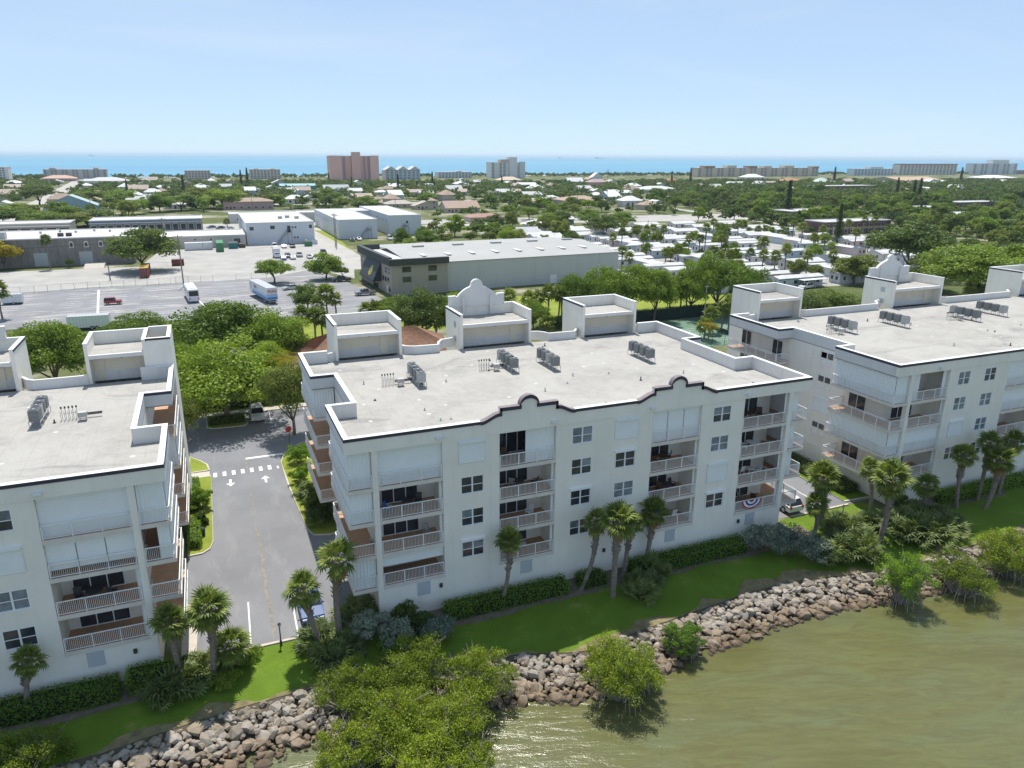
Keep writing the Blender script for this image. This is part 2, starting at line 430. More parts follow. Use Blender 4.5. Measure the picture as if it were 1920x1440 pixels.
def tower(par, xa, xb, y0, y1, dome=False, door='r', ext=None):
    """stair tower standing above the roof at the back, open recess to the front"""
    m = MB().mat(WALL); t = 0.32; top = 18.98; dk = 17.75
    m.box(xa, xa+t, y0, y1, 0, top); m.box(xb-t, xb, y0, y1, 0, top); m.box(xa+t, xb-t, y1-t, y1, 0, top)
    m.mat(WALLW)
    m.box(xa+t, xb-t, y0+0.04, y0+0.34, dk-0.32, dk+0.06)          # fascia beam
    m.mat(CREAM); m.box(xa+t, xb-t, y0+1.35, y0+1.6, 15.9, dk-0.05)
    m.mat(WALLW); m.box(xa+t, xb-t, y0+1.32, y0+1.6, 14.9, 15.9)
    o = m.build('stair_tower', WALL, par)
    MB().box(xa+t, xb-t, y0+0.34, y1-t, dk-0.1, dk).build('tower_roof', ROOF, o)
    for q in ((xa-0.03, xa+t+0.03, y0-0.03, y1+0.03), (xb-t-0.03, xb+0.03, y0-0.03, y1+0.03), (xa+t+0.03, xb-t-0.03, y1-t-0.03, y1+0.03)): pbox('coping', WHITE, o, *q, top, top+0.07)
    pbox('trim', TRIM, o, xa-0.035, xa-0.002, y0-0.03, y1, top-0.2, top-0.002); pbox('trim', TRIM, o, xb+0.002, xb+0.035, y0-0.03, y1, top-0.2, top-0.002)
    dx = xb-t-1.9 if door == 'r' else xa+t+0.15
    d = MB().box(dx, dx+0.95, y0+1.27, y0+1.318, 15.05, 17.1); d.build('door', CREAM, o)
    MB().box((xa+xb)/2+0.2, (xa+xb)/2+0.4, y0+1.2, y0+1.34, 17.1, 17.25).build('wall_light', METD, o)
    if dome:
        cx = (xa+xb)/2-0.6; w2 = (xb-xa)*0.40
        pts = [(cx-w2, 18.9), (cx+w2, 18.9), (cx+w2, 20.15), (cx+w2*0.72, 20.15)]
        R = w2*0.70; sag = 1.25
        rr = (R*R+sag*sag)/(2*sag); zc = 20.15+sag-rr
        for i in range(21):
            a = math.asin(R/rr)*(1-2*i/20); x = rr*sin(a); z = zc+rr*cos(a)
            if abs(x) > 0.78: pts.append((cx+x, z))
            elif pts[-1][0] > cx:
                for j in range(13):
                    q = pi*j/12; pts.append((cx+0.72*cos(q), 21.55+0.62*sin(q)))
        pts += [(cx-w2*0.72, 20.15), (cx-w2, 20.15)]
        pd = MB().prismY(pts, y1-0.55, y1-0.10)
        for k in (-0.5, 0.5): pd.box(cx+k*w2-0.16, cx+k*w2+0.16, y1-0.75, y1-0.55, 17.8, 20.2)
        pd.box(cx-w2-0.05, cx-w2*0.75, y1-0.62, y1-0.08, 20.15, 20.28); pd.box(cx+w2*0.75, cx+w2+0.05, y1-0.62, y1-0.08, 20.15, 20.28)
        pd.build('pediment', WALLW, o)
        v = MB()
        for zz in (15.5, 17.2):
            for q in range(6): v.box(xa-0.05, xa-0.003, y0+1.6, y0+2.35, zz+q*0.12, zz+q*0.12+0.07)
        v.build('louver', LOUV, o)
    if ext:
        e = MB().mat(WALL).box(ext[0], ext[1], y0+0.0, y0+0.35, 14.9, top+0.12); e.box(ext[1]-0.35 if ext[1] > xb else ext[0], ext[1] if ext[1] > xb else ext[0]+0.35, y0+0.35, y1, 0, top+0.12)
        e.box(min(ext), max(ext), y1, y1+0.3, 0, top+0.12)
        e.mat(TRIM).box(ext[0], ext[1]+0.03, y0-0.035, y0-0.002, top-0.1, top+0.12)
        e.build('wall_extension', WALL, o)
    return o

def low_wall(par, pts, z0=14.9, z1=15.95, t=0.28):
    """curving low parapet on the roof"""
    m = MB(); n = len(pts); pv = [Vector((p[0], p[1], 0)) for p in pts]; L_ = []; R_ = []
    for i, p in enumerate(pv):
        d = (pv[min(i+1, n-1)]-pv[max(i-1, 0)]).normalized(); nn = Vector((-d.y, d.x, 0)); L_.append(p+nn*t/2); R_.append(p-nn*t/2)
    for i in range(n-1):
        a, b, c, d = R_[i], R_[i+1], L_[i+1], L_[i]
        m.mesh([(q.x, q.y, z) for z in (z0, z1) for q in (a, b, c, d)], [(0,1,5,4),(2,3,7,6),(4,5,6,7)]+([(3,0,4,7)] if i == 0 else [])+([(1,2,6,5)] if i == n-2 else []))
    return m.build('parapet', WALLW, par)

def condo(label, x0, L, bays, piers, wins, cfg):
    """bays: list of (a,b,[state f1..f4]); piers: (a,b); wins: (a,b,[states])"""
    T = thing('condominium', label, 'building', (x0, 0, 0))
    ca, cb = 2.0, L-2.0
    wl = MB().mat(WALL)
    wl.box(ca, cb, 0, DEP, -1.2, 2.98, 'b')                         # garage level
    wl.box(2.2, L-2.2, 2.8, DEP, 2.98, 14.88, 'b')                  # core
    for a, b in piers:
        hs = []
        for wa, wb, st in wins:
            if a < wa < b:
                for i in range(4): hs.append((wa, wb, FZ[i]+1.05, FZ[i]+2.6))
        panel(wl, a, b, 2.98, ZR, hs)
        wl.face([(a,2.8,2.98),(a,0,2.98),(a,0,ZR),(a,2.8,ZR)]); wl.face([(b,0,2.98),(b,2.8,2.98),(b,2.8,ZR),(b,0,ZR)])
    o = wl.build('wall', WALL, T)
    for a in (2.0, L-2.46):
        MB().box(a, a+0.46, -0.01, 0.5, 2.98, ZR).build('column', WALL, T)
    for wa, wb, st in wins:
        for i in range(4):
            s = st[i]
            if s == 'shut': roll(T, wa-0.15, wb+0.15, -0.04, FZ[i]+0.9, FZ[i]+2.85)
            else: window(T, wa+0.06, wb-0.06, FZ[i]+1.14, FZ[i]+2.53, 0.04, s)
    # slabs, each with its floor finish
    for i in range(4):
        z = FZ[i]; e = 0.004
        def slab(a, b, c, d, fa, fb, fc, fd):
            o = pbox('balcony_slab', SLAB, T, a, b, c, d, z-0.30, z)
            MB().face([(fa, fc, z+e), (fb, fc, z+e), (fb, fd, z+e), (fa, fd, z+e)]).build('floor_finish', TERRA, o)
        for a, b, *_ in bays: slab(a, b, -0.06, 2.8, a, b, 0.02, 2.79)
        slab(0, 2.0, -0.06, 2.8, 0.12, 2.0, 0.02, 2.8); slab(L-2.0, L, -0.06, 2.8, L-2.0, L-0.12, 0.02, 2.8)
        slab(0, 2.2, 2.8, D1, 0.12, 2.19, 2.8, D1-.1); slab(L-2.2, L, 2.8, D1, L-2.19, L-.12, 2.8, D1-.1)
        slab(0, 2.2, D2, DEP, 0.12, 2.19, D2+.1, DEP-.1); slab(L-2.2, L, D2, DEP, L-2.19, L-.12, D2+.1, DEP-.1)
    # bays on the front
    for a, b, st in bays:
        for i in range(4):
            z = FZ[i]; s = st[i]
            railing(T, (a+0.05, 0.06), (b-0.05, 0.06), z, lattice=(s == 'roll_lattice'))
            zc = z+FH-0.32 if i < 3 else ZR-0.02
            if s.startswith('roll'):
                low = z+0.02
                if s == 'roll_half': low = z+1.55
                if s == 'roll_gap': low = z+0.45
                roll(T, a+0.04, b-0.04, 0.32, low, zc, 1 if s in ('roll', 'roll_lattice', 'roll_half') else 3)
            elif s == 'acc_right': accordion(T, (a+(b-a)*0.47, 0.3), (b-0.05, 0.3), z+0.03, zc)
            elif s == 'acc_left':
                accordion(T, (a+0.05, 0.3), (a+(b-a)*0.24, 0.3), z+0.03, zc); accordion(T, (b-0.7, 0.3), (b-0.05, 0.3), z+0.03, zc)
            if not s.startswith('roll') or s in ('roll_half', 'roll_gap'):
                slider(T, a+0.7, b-1.4, z+0.02, z+2.15, 2.76, n=3)
            if s == 'open':
                accordion(T, (b-0.28, 0.3), (b-0.05, 0.3), z+0.03, zc)
    # corner balconies and sides
    for s, key in ((0, 'left'), (1, 'right')):
        c = cfg.get(key)
        f = (lambda x: x) if s == 0 else (lambda x: L-x)
        sg = 1 if s == 0 else -1
        if not c: continue
        for i in range(4):
            z = FZ[i]; zc = z+FH-0.32 if i < 3 else ZR-0.02
            st = c['front'][i]
            railing(T, (f(0.06), 0.06), (f(1.98), 0.06), z, lattice=(st == 'lattice'))
            railing(T, (f(0.06), 0.12), (f(0.06), D1-0.05), z)
            railing(T, (f(0.12), D1-0.07), (f(2.15), D1-0.07), z)
            railing(T, (f(0.06), D2+0.07), (f(0.06), DEP-0.05), z)
            railing(T, (f(0.12), D2+0.07), (f(2.15), D2+0.07), z)
            if st in ('acc', 'lattice'):
                accordion(T, (f(0.22), 0.26), (f(1.97), 0.26), z+0.03, zc)
                accordion(T, (f(0.22), 0.3), (f(0.22), D1-0.25), z+0.03, zc)
                accordion(T, (f(0.3), D1-0.25), (f(2.15), D1-0.25), z+0.03, zc)
            elif st == 'half':
                accordion(T, (f(1.0), 0.26), (f(0.22), 0.26), z+0.03, zc)
                accordion(T, (f(0.22), 0.3), (f(0.22), D1-0.25), z+0.03, zc)
            elif st == 'back':
                accordion(T, (f(2.0), 0.3), (f(1.1), 0.3), z+0.03, zc); accordion(T, (f(1.1), 0.3), (f(1.1), 6), z+0.03, zc)
            else:
                sslide(T, f(2.17), 5.3, 7.7, z+0.02, z+2.15, sg)
            r = c['rear'][i]
            if r == 'acc':
                accordion(T, (f(0.22), D2+0.3), (f(2.1), D2+0.3), z+0.03, zc); accordion(T, (f(0.22), D2+0.35), (f(0.22), DEP-0.3), z+0.03, zc)
            elif s == 0:
                sslide(T, f(2.17), 24.9, 26.8, z+0.02, z+2.15, sg); sslide(T, f(2.17), 19.0, 20.8, z+0.02, z+2.15, sg)
            w_ = c.get('wins')
            if w_:
                if w_[i] == 'shut':
                    q = roll(T, -12.8, -10.4, -0.04, z+0.9, z+2.85); q.rotation_euler = (0, 0, -pi/2*sg); q.location = (f(2.2), 0, 0)
                else: swin(T, f(2.17), 10.65, 12.55, z+1.1, z+2.5, sg, w_[i])
    # roof, parapets
    class _R:
        def box(self, *a): pbox('roof_deck', ROOF, T, *a)
    rf = _R()
    rf.box(2.2, L-2.2, 0.3, DEP, 14.88, ZR)
    for s in (0, 1):
        q = (0.02, 2.2) if s == 0 else (L-2.2, L-0.02)
        rf.box(q[0], q[1], 0.3, D1-0.02, 14.88, ZR); rf.box(q[0], q[1], D2+0.02, DEP, 14.88, ZR)
    prof = front_profile(L, cfg['humps'])
    fr = MB().mat(WALL)
    n = len(prof)
    y0, y1 = -0.06, 0.30
    for (a, za), (b, zb) in zip(prof, prof[1:]):
        if b-a > 1e-6:
            fr.face([(a,y0,ZR),(b,y0,ZR),(b,y0,zb),(a,y0,za)]); fr.face([(b,y1,ZR),(a,y1,ZR),(a,y1,za),(b,y1,zb)])
        fr.face([(a,y0,za),(b,y0,zb),(b,y1,zb),(a,y1,za)])
    fr.face([(0,y1,ZR),(0,y0,ZR),(0,y0,ZT),(0,y1,ZT)]); fr.face([(L,y0,ZR),(L,y1,ZR),(L,y1,ZT),(L,y0,ZT)])
    fr.face([(0,y0,ZR),(0,y1,ZR),(L,y1,ZR),(L,y0,ZR)])
    fr.build('front_parapet', WALL, T)
    tr = MB().mat(TRIM)
    class _B:
        def __init__(self, n, m): self.n = n; self.m_ = m
        def box(self, *a): pbox(self.n, self.m_, T, *a)
    capm = _B('coping', WHITE)
    for (a, za), (b, zb) in zip(prof, prof[1:]):
        flat = (b-a) > 3 and abs(za-ZT) < 1e-3
        h = 0.22 if flat else 0.27
        ext = 0.06 if flat else 0.12
        if b-a > 1e-6:
            tr.mat(TRIM)
            tr.face([(a,y0-ext,za-h),(b,y0-ext,zb-h),(b,y0-ext,zb+.03),(a,y0-ext,za+.03)])
            tr.face([(a,y0,za-h),(b,y0,zb-h),(b,y0-ext,zb-h),(a,y0-ext,za-h)])
            if flat: capm.box(a, b, y0-ext, y1+0.03, ZT+0.005, ZT+0.05)
            else:
                tr.mat(TRIMTOP); tr.face([(a,y0-ext,za+.03),(b,y0-ext,zb+.03),(b,y1+.03,zb+.03),(a,y1+.03,za+.03)])
                tr.face([(b,y1+.03,zb-.1),(a,y1+.03,za-.1),(a,y1+.03,za+.03),(b,y1+.03,zb+.03)])
        else:
            tr.mat(TRIM); lo, hi = min(za, zb), max(za, zb); sgn = 1 if za < zb else -1
            tr.box(min(a, a+0.16*sgn), max(a, a+0.16*sgn), y0-0.12, y0-0.001, lo-0.28, hi+0.028); 
    tr.build('trim', TRIM, T); tr2 = _B('trim', TRIM)
    pr = _B('parapet', WALLW)
    t = 0.35
    for s in (0, 1):
        f = (lambda x: x) if s == 0 else (lambda x: L-x)
        def bx(a, b, c, d, z0=14.7, z1=ZT, mm=pr):
            a, b = sorted((f(a), f(b))); mm.box(a, b, c, d, z0, z1)
        bx(0, t, 0.30, D1, 15.0); bx(t, NO+t, D1-t, D1, 15.0); bx(NO, NO+t, D1, D2, 15.0); bx(t, NO+t, D2, D2+t, 15.0); bx(0, t, D2, DEP, 15.0)
        bx(t, 3.0, DEP-t, DEP, 15.0, ZT)
        bx(-0.03, t+.03, 0.33, D1+0.03, ZT, ZT+.05, capm); bx(t+.03, NO+t+.03, D1-t-.03, D1+.03, ZT, ZT+.05, capm); bx(NO-.03, NO+t+.03, D1+.03, D2-.03, ZT, ZT+.05, capm)
        bx(t+.03, NO+t+.03, D2-.03, D2+t+.03, ZT, ZT+.05, capm); bx(-.03, t+.03, D2-.03, DEP+.03, ZT, ZT+.05, capm); bx(t+.03, 3.0, DEP-t-.03, DEP+.03, ZT, ZT+.05, capm)
        bx(-0.04, -0.002, -0.1, D1, ZT-.24, ZT, tr2); bx(-0.04, -0.002, D2-.04, DEP, ZT-.24, ZT, tr2); bx(0, NO, D2-.04, D2-.002, ZT-.24, ZT, tr2)
    for xa, xb, dome, dr, ext in cfg['towers']: tower(T, xa, xb, 27.0, 32.6, dome, dr, ext)
    for pts in cfg['low']: low_wall(T, pts)
    for a in cfg['lights']:
        m = MB().mat(WHITE); m.box(a-0.28, a+0.28, -0.28, -0.07, 15.3, 15.5); m.box(a-0.2, a+0.2, -0.34, -0.28, 15.33, 15.42); m.build('wall_light', WHITE, T)
    for a in cfg['louvers']:
        m = MB().mat(LOUV); m.box(a-0.55, a+0.55, -0.03, -0.002, 1.72, 2.9); m.box(a-0.55, a+0.55, -0.07, -0.03, 2.84, 2.9); m.box(a-0.55, a+0.55, -0.07, -0.03, 1.72, 1.78)
        for q in range(9): m.box(a-0.5, a+0.5, -0.055, -0.03, 1.83+q*0.11, 1.90+q*0.11)
        m.build('vent_louver', LOUV, T)
    for a in cfg.get('boxes', []): MB().box(a-0.12, a+0.12, -0.14, -0.002, 2.1, 2.45).build('utility_box', METD, T)
    # roof vents
    rnd = random.Random(int(x0)+7)
    for k in range(cfg.get('vents', 14)):
        vx, vy = rnd.uniform(3.5, L-3.5), rnd.uniform(2, 25); m = MB().ring(vx, vy, ZR, ZR+rnd.uniform(0.15, 0.4), 0.06, None, 8); m.ring(vx, vy, ZR, ZR+0.05, 0.14, None, 8); m.build('roof_vent', METD if rnd.random() < 0.5 else METG, T)
    for k in range(cfg.get('patches', 0)):
        vx, vy = rnd.uniform(3.5, L-3.5), rnd.uniform(2, 25)
    return T

W = ['win']*4
condo('central four-storey white condominium block with two domed humps on its parapet', 0.0, 44.74,
    [(2.46, 7.6, ['roll_half', 'open', 'open', 'roll_lattice']), (12.45, 17.55, ['open', 'open', 'open', 'acc_right']),
     (27.0, 32.2, ['open', 'open', 'open', 'roll3']), (37.0, 42.28, ['open', 'open', 'open', 'open'])],
    [(7.6, 12.45), (17.55, 27.0), (32.2, 37.0)],
    [(9.1, 11.05, ['house', 'win', 'win', 'shut']), (19.05, 21.0, ['win', 'house', 'win', 'blind']), (23.35, 25.35, ['win', 'blind', 'house', 'shut']), (33.5, 35.5, ['house', 'shut', 'blind', 'win'])],
    dict(humps=[15.0, 29.45], left=dict(front=['acc', 'open', 'acc', 'lattice'], rear=['open', 'open', 'open', 'acc']),
         right=dict(front=['open', 'back', 'back', 'back'], rear=['open']*4),
         towers=[(3.9, 11.3, False, 'r', None), (18.2, 27.1, True, 'r', None), (34.0, 41.6, False, 'l', None)],
         low=[[(3.0, 26.9), (3.9, 27.3)], [(11.3, 28.2), (11.7, 27.3), (12.6, 26.75), (15.4, 26.6), (15.7, 27.6), (16.4, 28.7), (18.2, 29.2)],
              [(27.1, 28.9), (28.6, 28.6), (29.2, 27.9), (29.5, 27.1), (32.9, 27.0), (33.5, 27.8), (34.0, 28.4)], [(41.6, 28.2), (42.2, 27.2)]],
         lights=[7.35, 17.3, 26.85, 37.3], louvers=[5.75, 14.95, 29.7, 39.0], boxes=[7.2, 22.6, 37.6], vents=22))
condo('left four-storey white condominium block cut off by the photo edge', -56.9, 44.74,
    [(2.46, 7.6, ['open']*4), (12.45, 17.55, ['open', 'roll', 'open', 'roll']), (27.0, 32.2, ['open', 'open', 'roll', 'open']), (36.9, 42.28, ['open', 'open', 'roll_gap', 'roll'])],
    [(7.6, 12.45), (17.55, 27.0), (32.2, 36.9)],
    [(9.1, 11.05, W), (19.05, 21.0, W), (23.35, 25.35, W), (33.6, 35.55, ['win', 'blind', 'shut', 'win'])],
    dict(humps=[15.0, 24.5], right=dict(front=['open', 'open', 'half', 'acc'], rear=['open', 'open', 'acc', 'open']),
         towers=[(37.1, 42.5, False, 'l', (42.5, 44.74)), (22.5, 31.4, True, 'r', None)],
         low=[[(31.4, 28.6), (32.0, 27.5), (32.6, 27.0), (37.1, 27.0)], [(10, 27), (22.5, 27)]],
         lights=[37.2], louvers=[38.7], boxes=[41.2], vents=16))
condo('right long four-storey white condominium block cut off by the photo edge', 56.3, 76.0,
    [(2.46, 7.7, ['open', 'roll', 'open', 'acc_left']), (17.0, 22.3, ['open', 'open', 'roll', 'roll']), (30, 35, ['open']*4), (60, 65, ['open']*4), (68.3, 73.54, ['open']*4)],
    [(7.7, 17.0), (22.3, 30.0), (35, 60), (65, 68.3)],
    [(9.1, 10.9, ['win', 'shut', 'blind', 'blind']), (13.2, 15.0, ['win', 'blind', 'blind', 'win']), (24, 25.9, W)],
    dict(humps=[32.0, 54.0], left=dict(front=['open', 'acc', 'open', 'acc'], rear=['open']*4, wins=['win', 'shut', 'blind', 'win']),
         towers=[(4.6, 12.2, False, 'l', None), (29.6, 39.8, True, 'r', None), (57.5, 65.5, False, 'r', None)],
         low=[[(12.2, 28.0), (13.0, 27.0), (26.6, 27.0), (27.2, 27.6), (28.2, 28.8), (29.6, 29.2)], [(39.8, 28.8), (41.0, 27.1), (55.5, 27.1), (56.4, 28.2), (57.5, 28.6)], [(3.0, 26.9), (4.6, 27.3)]],
         lights=[6.0], louvers=[5.6, 12.6], boxes=[], vents=30))

# rooftop condensers, each its own thing on a shared kind of stand
def make_ac(light=False):
    t = thing('condenser_unit', '', 'air conditioner')
    m = MB(); s = 0.38
    m.box(-s, s, -s, s, 0.55, 1.5)
    for k in range(7): m.box(-s-0.012, s+0.012, -s-0.012, s+0.012, 0.62+k*0.12, 0.68+k*0.12)
    m.build('casing', ACL if light else ACG, t)
    g = MB().mat(METD).ring(0, 0, 1.5, 1.515, 0.40, None, 16); g.mat(METG)
    for q in range(3):
        r = 0.13*(q+1); pts = [(r*cos(a*pi/8), r*sin(a*pi/8), 1.53) for a in range(17)]
        for a, b in zip(pts, pts[1:]): g.tube(a, b, 0.012, None, 4, False)
    g.ring(0, 0, 1.515, 1.56, 0.1, None, 8)
    g.build('fan_grille', METD, t)
    l = MB()
    for a in (-1, 1):
        for b in (-1, 1): l.tube((a*0.42, b*0.42, 0), (a*0.42, b*0.42, 0.55), 0.028, None, 5)
        l.box(a*0.42-0.03, a*0.42+0.03, -0.5, 0.5, 0.49, 0.55)
    l.build('stand', METG, t)
    return t
_ac = [make_ac(False), make_ac(True)]; _acu = [False, False]
ORD = ['first', 'second', 'third', 'fourth', 'fifth', 'sixth', 'seventh', 'eighth', 'ninth', 'tenth', 'eleventh', 'twelfth', 'thirteenth', 'fourteenth', 'fifteenth', 'sixteenth', 'seventeenth', 'eighteenth', 'nineteenth', 'twentieth', 'twenty-first', 'twenty-second', 'twenty-third', 'twenty-fourth', 'twenty-fifth', 'twenty-sixth', 'twenty-seventh', 'twenty-eighth', 'twenty-ninth', 'thirtieth'] + ['%dth' % k for k in range(31, 200)]
def ac_row(x, ya, n, where, light, dx=0.0, sp=1.16):
    for i in range(n):
        k = 1 if light(i) else 0
        o = copy_tree(_ac[k]) if _acu[k] else _ac[k]; _acu[k] = True
        o.location = (x+dx*i, ya+i*sp, ZR); o.rotation_euler = (0, 0, 0.03*((i*7) % 3-1))
        q = 'nearest' if i == 0 else ('farthest' if i == n-1 else ORD[i])
        tag(o, f"{'light' if k else 'dark'} grey roof condenser, {q} in row {where}", 'air conditioner', 'rooftop condenser units')
ac_row(10.0, 14.5, 4, 'by the central roof left tower', lambda i: i in (0, 3))
ac_row(20.3, 16.0, 4, 'before the central domed tower', lambda i: i == 3)
ac_row(24.6, 15.1, 4, 'right of central roof middle', lambda i: i in (1,))
ac_row(35.6, 14.2, 4, 'by the central roof right tower', lambda i: False)
ac_row(-22.3, 15.4, 4, 'on the left block roof', lambda i: i == 1)
ac_row(67.4, 16.7, 4, 'leftmost on right block', lambda i: i == 0)
ac_row(76.6, 16.7, 4, 'second on right block', lambda i: i == 0)
ac_row(89.2, 16.0, 4, 'third on right block', lambda i: i == 3)
ac_row(96.0, 17.0, 4, 'last on right block', lambda i: i == 0)
def pipe_rack(x, y, lab):
    t = thing('pipe_rack', lab, 'pipe rack', (x, y, ZR), 0, 'roof pipe racks')
    m = MB()
    for k in range(5): m.tube((k*0.28, 0, 0), (k*0.28, 0, 0.95), 0.025, None, 5); m.tube((k*0.28, -0.6, 0), (k*0.28, -0.6, 0.9), 0.02, None, 5)
    m.tube((0, 0, 0.5), (1.15, 0, 0.5), 0.02, None, 5); m.build('standpipe', METG, t)
    for k in range(5): MB().ring(k*0.28, 0, 0.95, 1.12, 0.07, None, 7).build('vent_cap', METD, t)
    l = MB()
    for k in range(4): l.tube((1.2, 0.1*k-0.3, 0.28+0.03*k), (3.0, 0.1*k-0.3, 0.3+0.03*k), 0.03, None, 5)
    l.build('refrigerant_pipe', METD, t)
    b = MB().box(1.3, 1.95, -1.1, -0.5, 0.35, 0.75); b.tube((1.4, -0.8, 0), (1.4, -0.8, 0.35), 0.03, None, 5); b.tube((1.85, -0.8, 0), (1.85, -0.8, 0.35), 0.03, None, 5)
    b.build('junction_box', ACL, t)
pipe_rack(6.6, 16.4, 'roof standpipes and white box left of the left condenser row'); pipe_rack(17.2, 18.0, 'roof standpipes and box left of the condensers before the domed tower')
pipe_rack(-20.6, 16.6, 'roof standpipes and white box on the left block roof'); pipe_rack(64.0, 17.6, 'roof standpipes left of first condenser row on right block'); pipe_rack(86.0, 18.0, 'roof standpipes left of third condenser row on right block')
# ------------------------------------------------------------------ ground, water, roads
def sheet(name, poly, z, mat, kind='structure', parent=None):
    o = MB().face([(p[0], p[1], z) for p in poly]).build(name, mat, parent)
    if parent is None: tag(o, kind=kind)
    return o
def rect(x0, x1, y0, y1): return [(x0, y0), (x1, y0), (x1, y1), (x0, y1)]
def ground_mat():
    t = NT('sandy_ground'); v = t.pos()
    a = t.noise(v, 0.035, 6, 0.65); b = t.noise(v, 0.35, 4)
    c = t.ramp(a, [(0.40, (0.07, 0.095, 0.03)), (0.52, (0.12, 0.13, 0.055)), (0.60, (0.30, 0.275, 0.215)), (0.72, (0.38, 0.35, 0.29))])
    c = t.mix(t.ramp(b, [(0.4, 0.0), (0.7, 0.5)]), c, (0.13, 0.15, 0.06)); t.col(c); return t.set(0.95, 0.1)
def lawn_mat(name, base, dry):
    t = NT(name); v = t.pos()
    a = t.noise(v, 0.30, 6, 0.7); b = t.noise(v, 9.0, 4, 0.7)
    c = t.ramp(a, [(0.30, sc(base, 0.75)), (0.50, base), (0.58, sc(base, 1.15)), (0.70, dry)])
    c = t.mix(t.ramp(b, [(0.35, 0.0), (0.7, 0.5)]), c, sc(base, 1.5)); t.col(c)
    t.bump(t.noise(v, 18, 4, 0.7), 0.8, 0.08); return t.set(0.9, 0.12)
LAWN = lawn_mat('lawn_grass', (0.105, 0.170, 0.018), (0.27, 0.24, 0.075))
GRASS2 = lawn_mat('field_grass', (0.19, 0.225, 0.035), (0.29, 0.27, 0.10))
def asphalt_mat(name, c, pale, amt, sx=1.0, sy=1.0):
    t = NT(name); v = t.pos()
    a = t.noise(t.pos((0.08*sx, 0.35*sy, 1)), 1.0, 7, 0.7, 0.4); b = t.noise(v, 14, 3); g = t.noise(v, 0.12, 5, 0.6)
    q = t.ramp(g, [(0.3, sc(c, 0.82)), (0.7, sc(c, 1.15))])
    q = t.mix(t.ramp(a, [(0.52, 0.0), (0.66, amt)]), q, pale)
    q = t.mix(t.ramp(b, [(0.4, 0.0), (0.8, 0.25)]), q, sc(c, 1.5)); t.col(q); t.bump(b, 0.15, 0.02); return t.set(0.85, 0.25)
ASPH = asphalt_mat('drive_asphalt', (0.185, 0.187, 0.197), (0.25, 0.248, 0.245), 0.55, 6, .35)
LOTM = asphalt_mat('worn_lot_asphalt', (0.205, 0.205, 0.215), (0.40, 0.375, 0.34), 0.95)
LOTC = asphalt_mat('pale_lot', (0.33, 0.32, 0.30), (0.42, 0.40, 0.36), 0.6)
ROADM = asphalt_mat('pale_road', (0.36, 0.34, 0.31), (0.44, 0.42, 0.37), 0.5)
CONC = M('concrete', (0.46, 0.42, 0.36), 0.9, 0.12, 1.5)
SAND = M('beach_sand', (0.50, 0.44, 0.34), 0.95, 0.1, 0.2)
DIRT = M('sandy_mulch', (0.16, 0.13, 0.095), 0.95, 0.3, 2.0)
PAINT = M('road_paint', (0.72, 0.72, 0.70), 0.7, 0.12, 3)

tag(MB().face([(-4000, 45, 0), (6000, 45, 0), (6000, 1330, 0), (-4000, 1330, 0)]).face([(-400, 0.2, 0), (400, 0.2, 0), (400, 45, 0), (-400, 45, 0)]).build('ground', ground_mat()), kind='structure')
sheet('beach', [(-4000, 1328), (6000, 1328), (6000, 1352), (-4000, 1352)], 0.004, SAND)
def ocean_mat():
    t = NT('ocean_water'); v = t.pos()
    n = t.noise(t.pos((0.0004, 0.0022, 1)), 1, 5, 0.6)
    t.col(t.ramp(n, [(0.3, (0.070, 0.215, 0.335)), (0.5, (0.080, 0.245, 0.36)), (0.7, (0.095, 0.29, 0.39))]))
    t.bump(t.noise(t.pos((0.06, 0.14, 1)), 1, 4), 0.35, 0.6); return t.set(0.55, 0.25)
sheet('ocean', [(-40000, 1346), (40000, 1346), (40000, 42000), (-40000, 42000)], -0.4, ocean_mat())
# lagoon
def water_mat():
    t = NT('lagoon_water'); v = t.pos()
    rot = t.n('Mapping'); rot.inputs['Rotation'].default_value = (0, 0, radians(20)); t.l(t.n('NewGeometry').outputs['Position'], rot.inputs[0])
    def st(sx, sy):
        m_ = t.n('Mapping'); m_.inputs['Scale'].default_value = (sx, sy, 1); t.l(rot.outputs[0], m_.inputs[0]); return m_.outputs[0]
    a = t.noise(st(0.07, 0.20), 1.0, 6, 0.65, 0.8); b = t.noise(st(0.30, 1.3), 1.0, 7, 0.75, 0.9); g = t.noise(st(0.05, 0.06), 1.0, 4, 0.6, 0.3)
    c = t.ramp(a, [(0.30, (0.092, 0.094, 0.028)), (0.48, (0.120, 0.122, 0.042)), (0.66, (0.110, 0.126, 0.054))])
    c = t.mix(t.ramp(b, [(0.42, 0.0), (0.62, 0.65)]), c, (0.088, 0.080, 0.026)); c = t.mix(t.ramp(g, [(0.48, 0.0), (0.68, 0.55)]), c, (0.095, 0.108, 0.058)); t.col(c)
    w1 = t.noise(st(0.5, 1.7), 1.0, 5, 0.65, 0.8); w2 = t.noise(st(2.5, 6.0), 1.0, 3, 0.6)
    t.bump(t.math('ADD', w1, t.math('MULTIPLY', w2, 0.3)), 0.42, 0.12)
    return t.set(0.20, 0.40)
sheet('lagoon_water', [(-900, -900), (900, -900), (900, -6), (-900, -6)], -1.5, water_mat())
ZL, ZW = -0.45, -1.5
TOPPX = [(190, 1412), (300, 1374), (400, 1342), (470, 1320), (600, 1286), (780, 1255), (975, 1226), (1090, 1222), (1200, 1182), (1290, 1150), (1400, 1112), (1480, 1090), (1600, 1076), (1700, 1060), (1830, 1020), (1918, 992)]
WATPX = [(330, 1490), (470, 1435), (560, 1408), (640, 1395), (780, 1360), (985, 1316), (1100, 1312), (1235, 1262), (1330, 1220), (1420, 1187), (1500, 1162), (1610, 1135), (1720, 1120), (1850, 1082), (1918, 1056)]
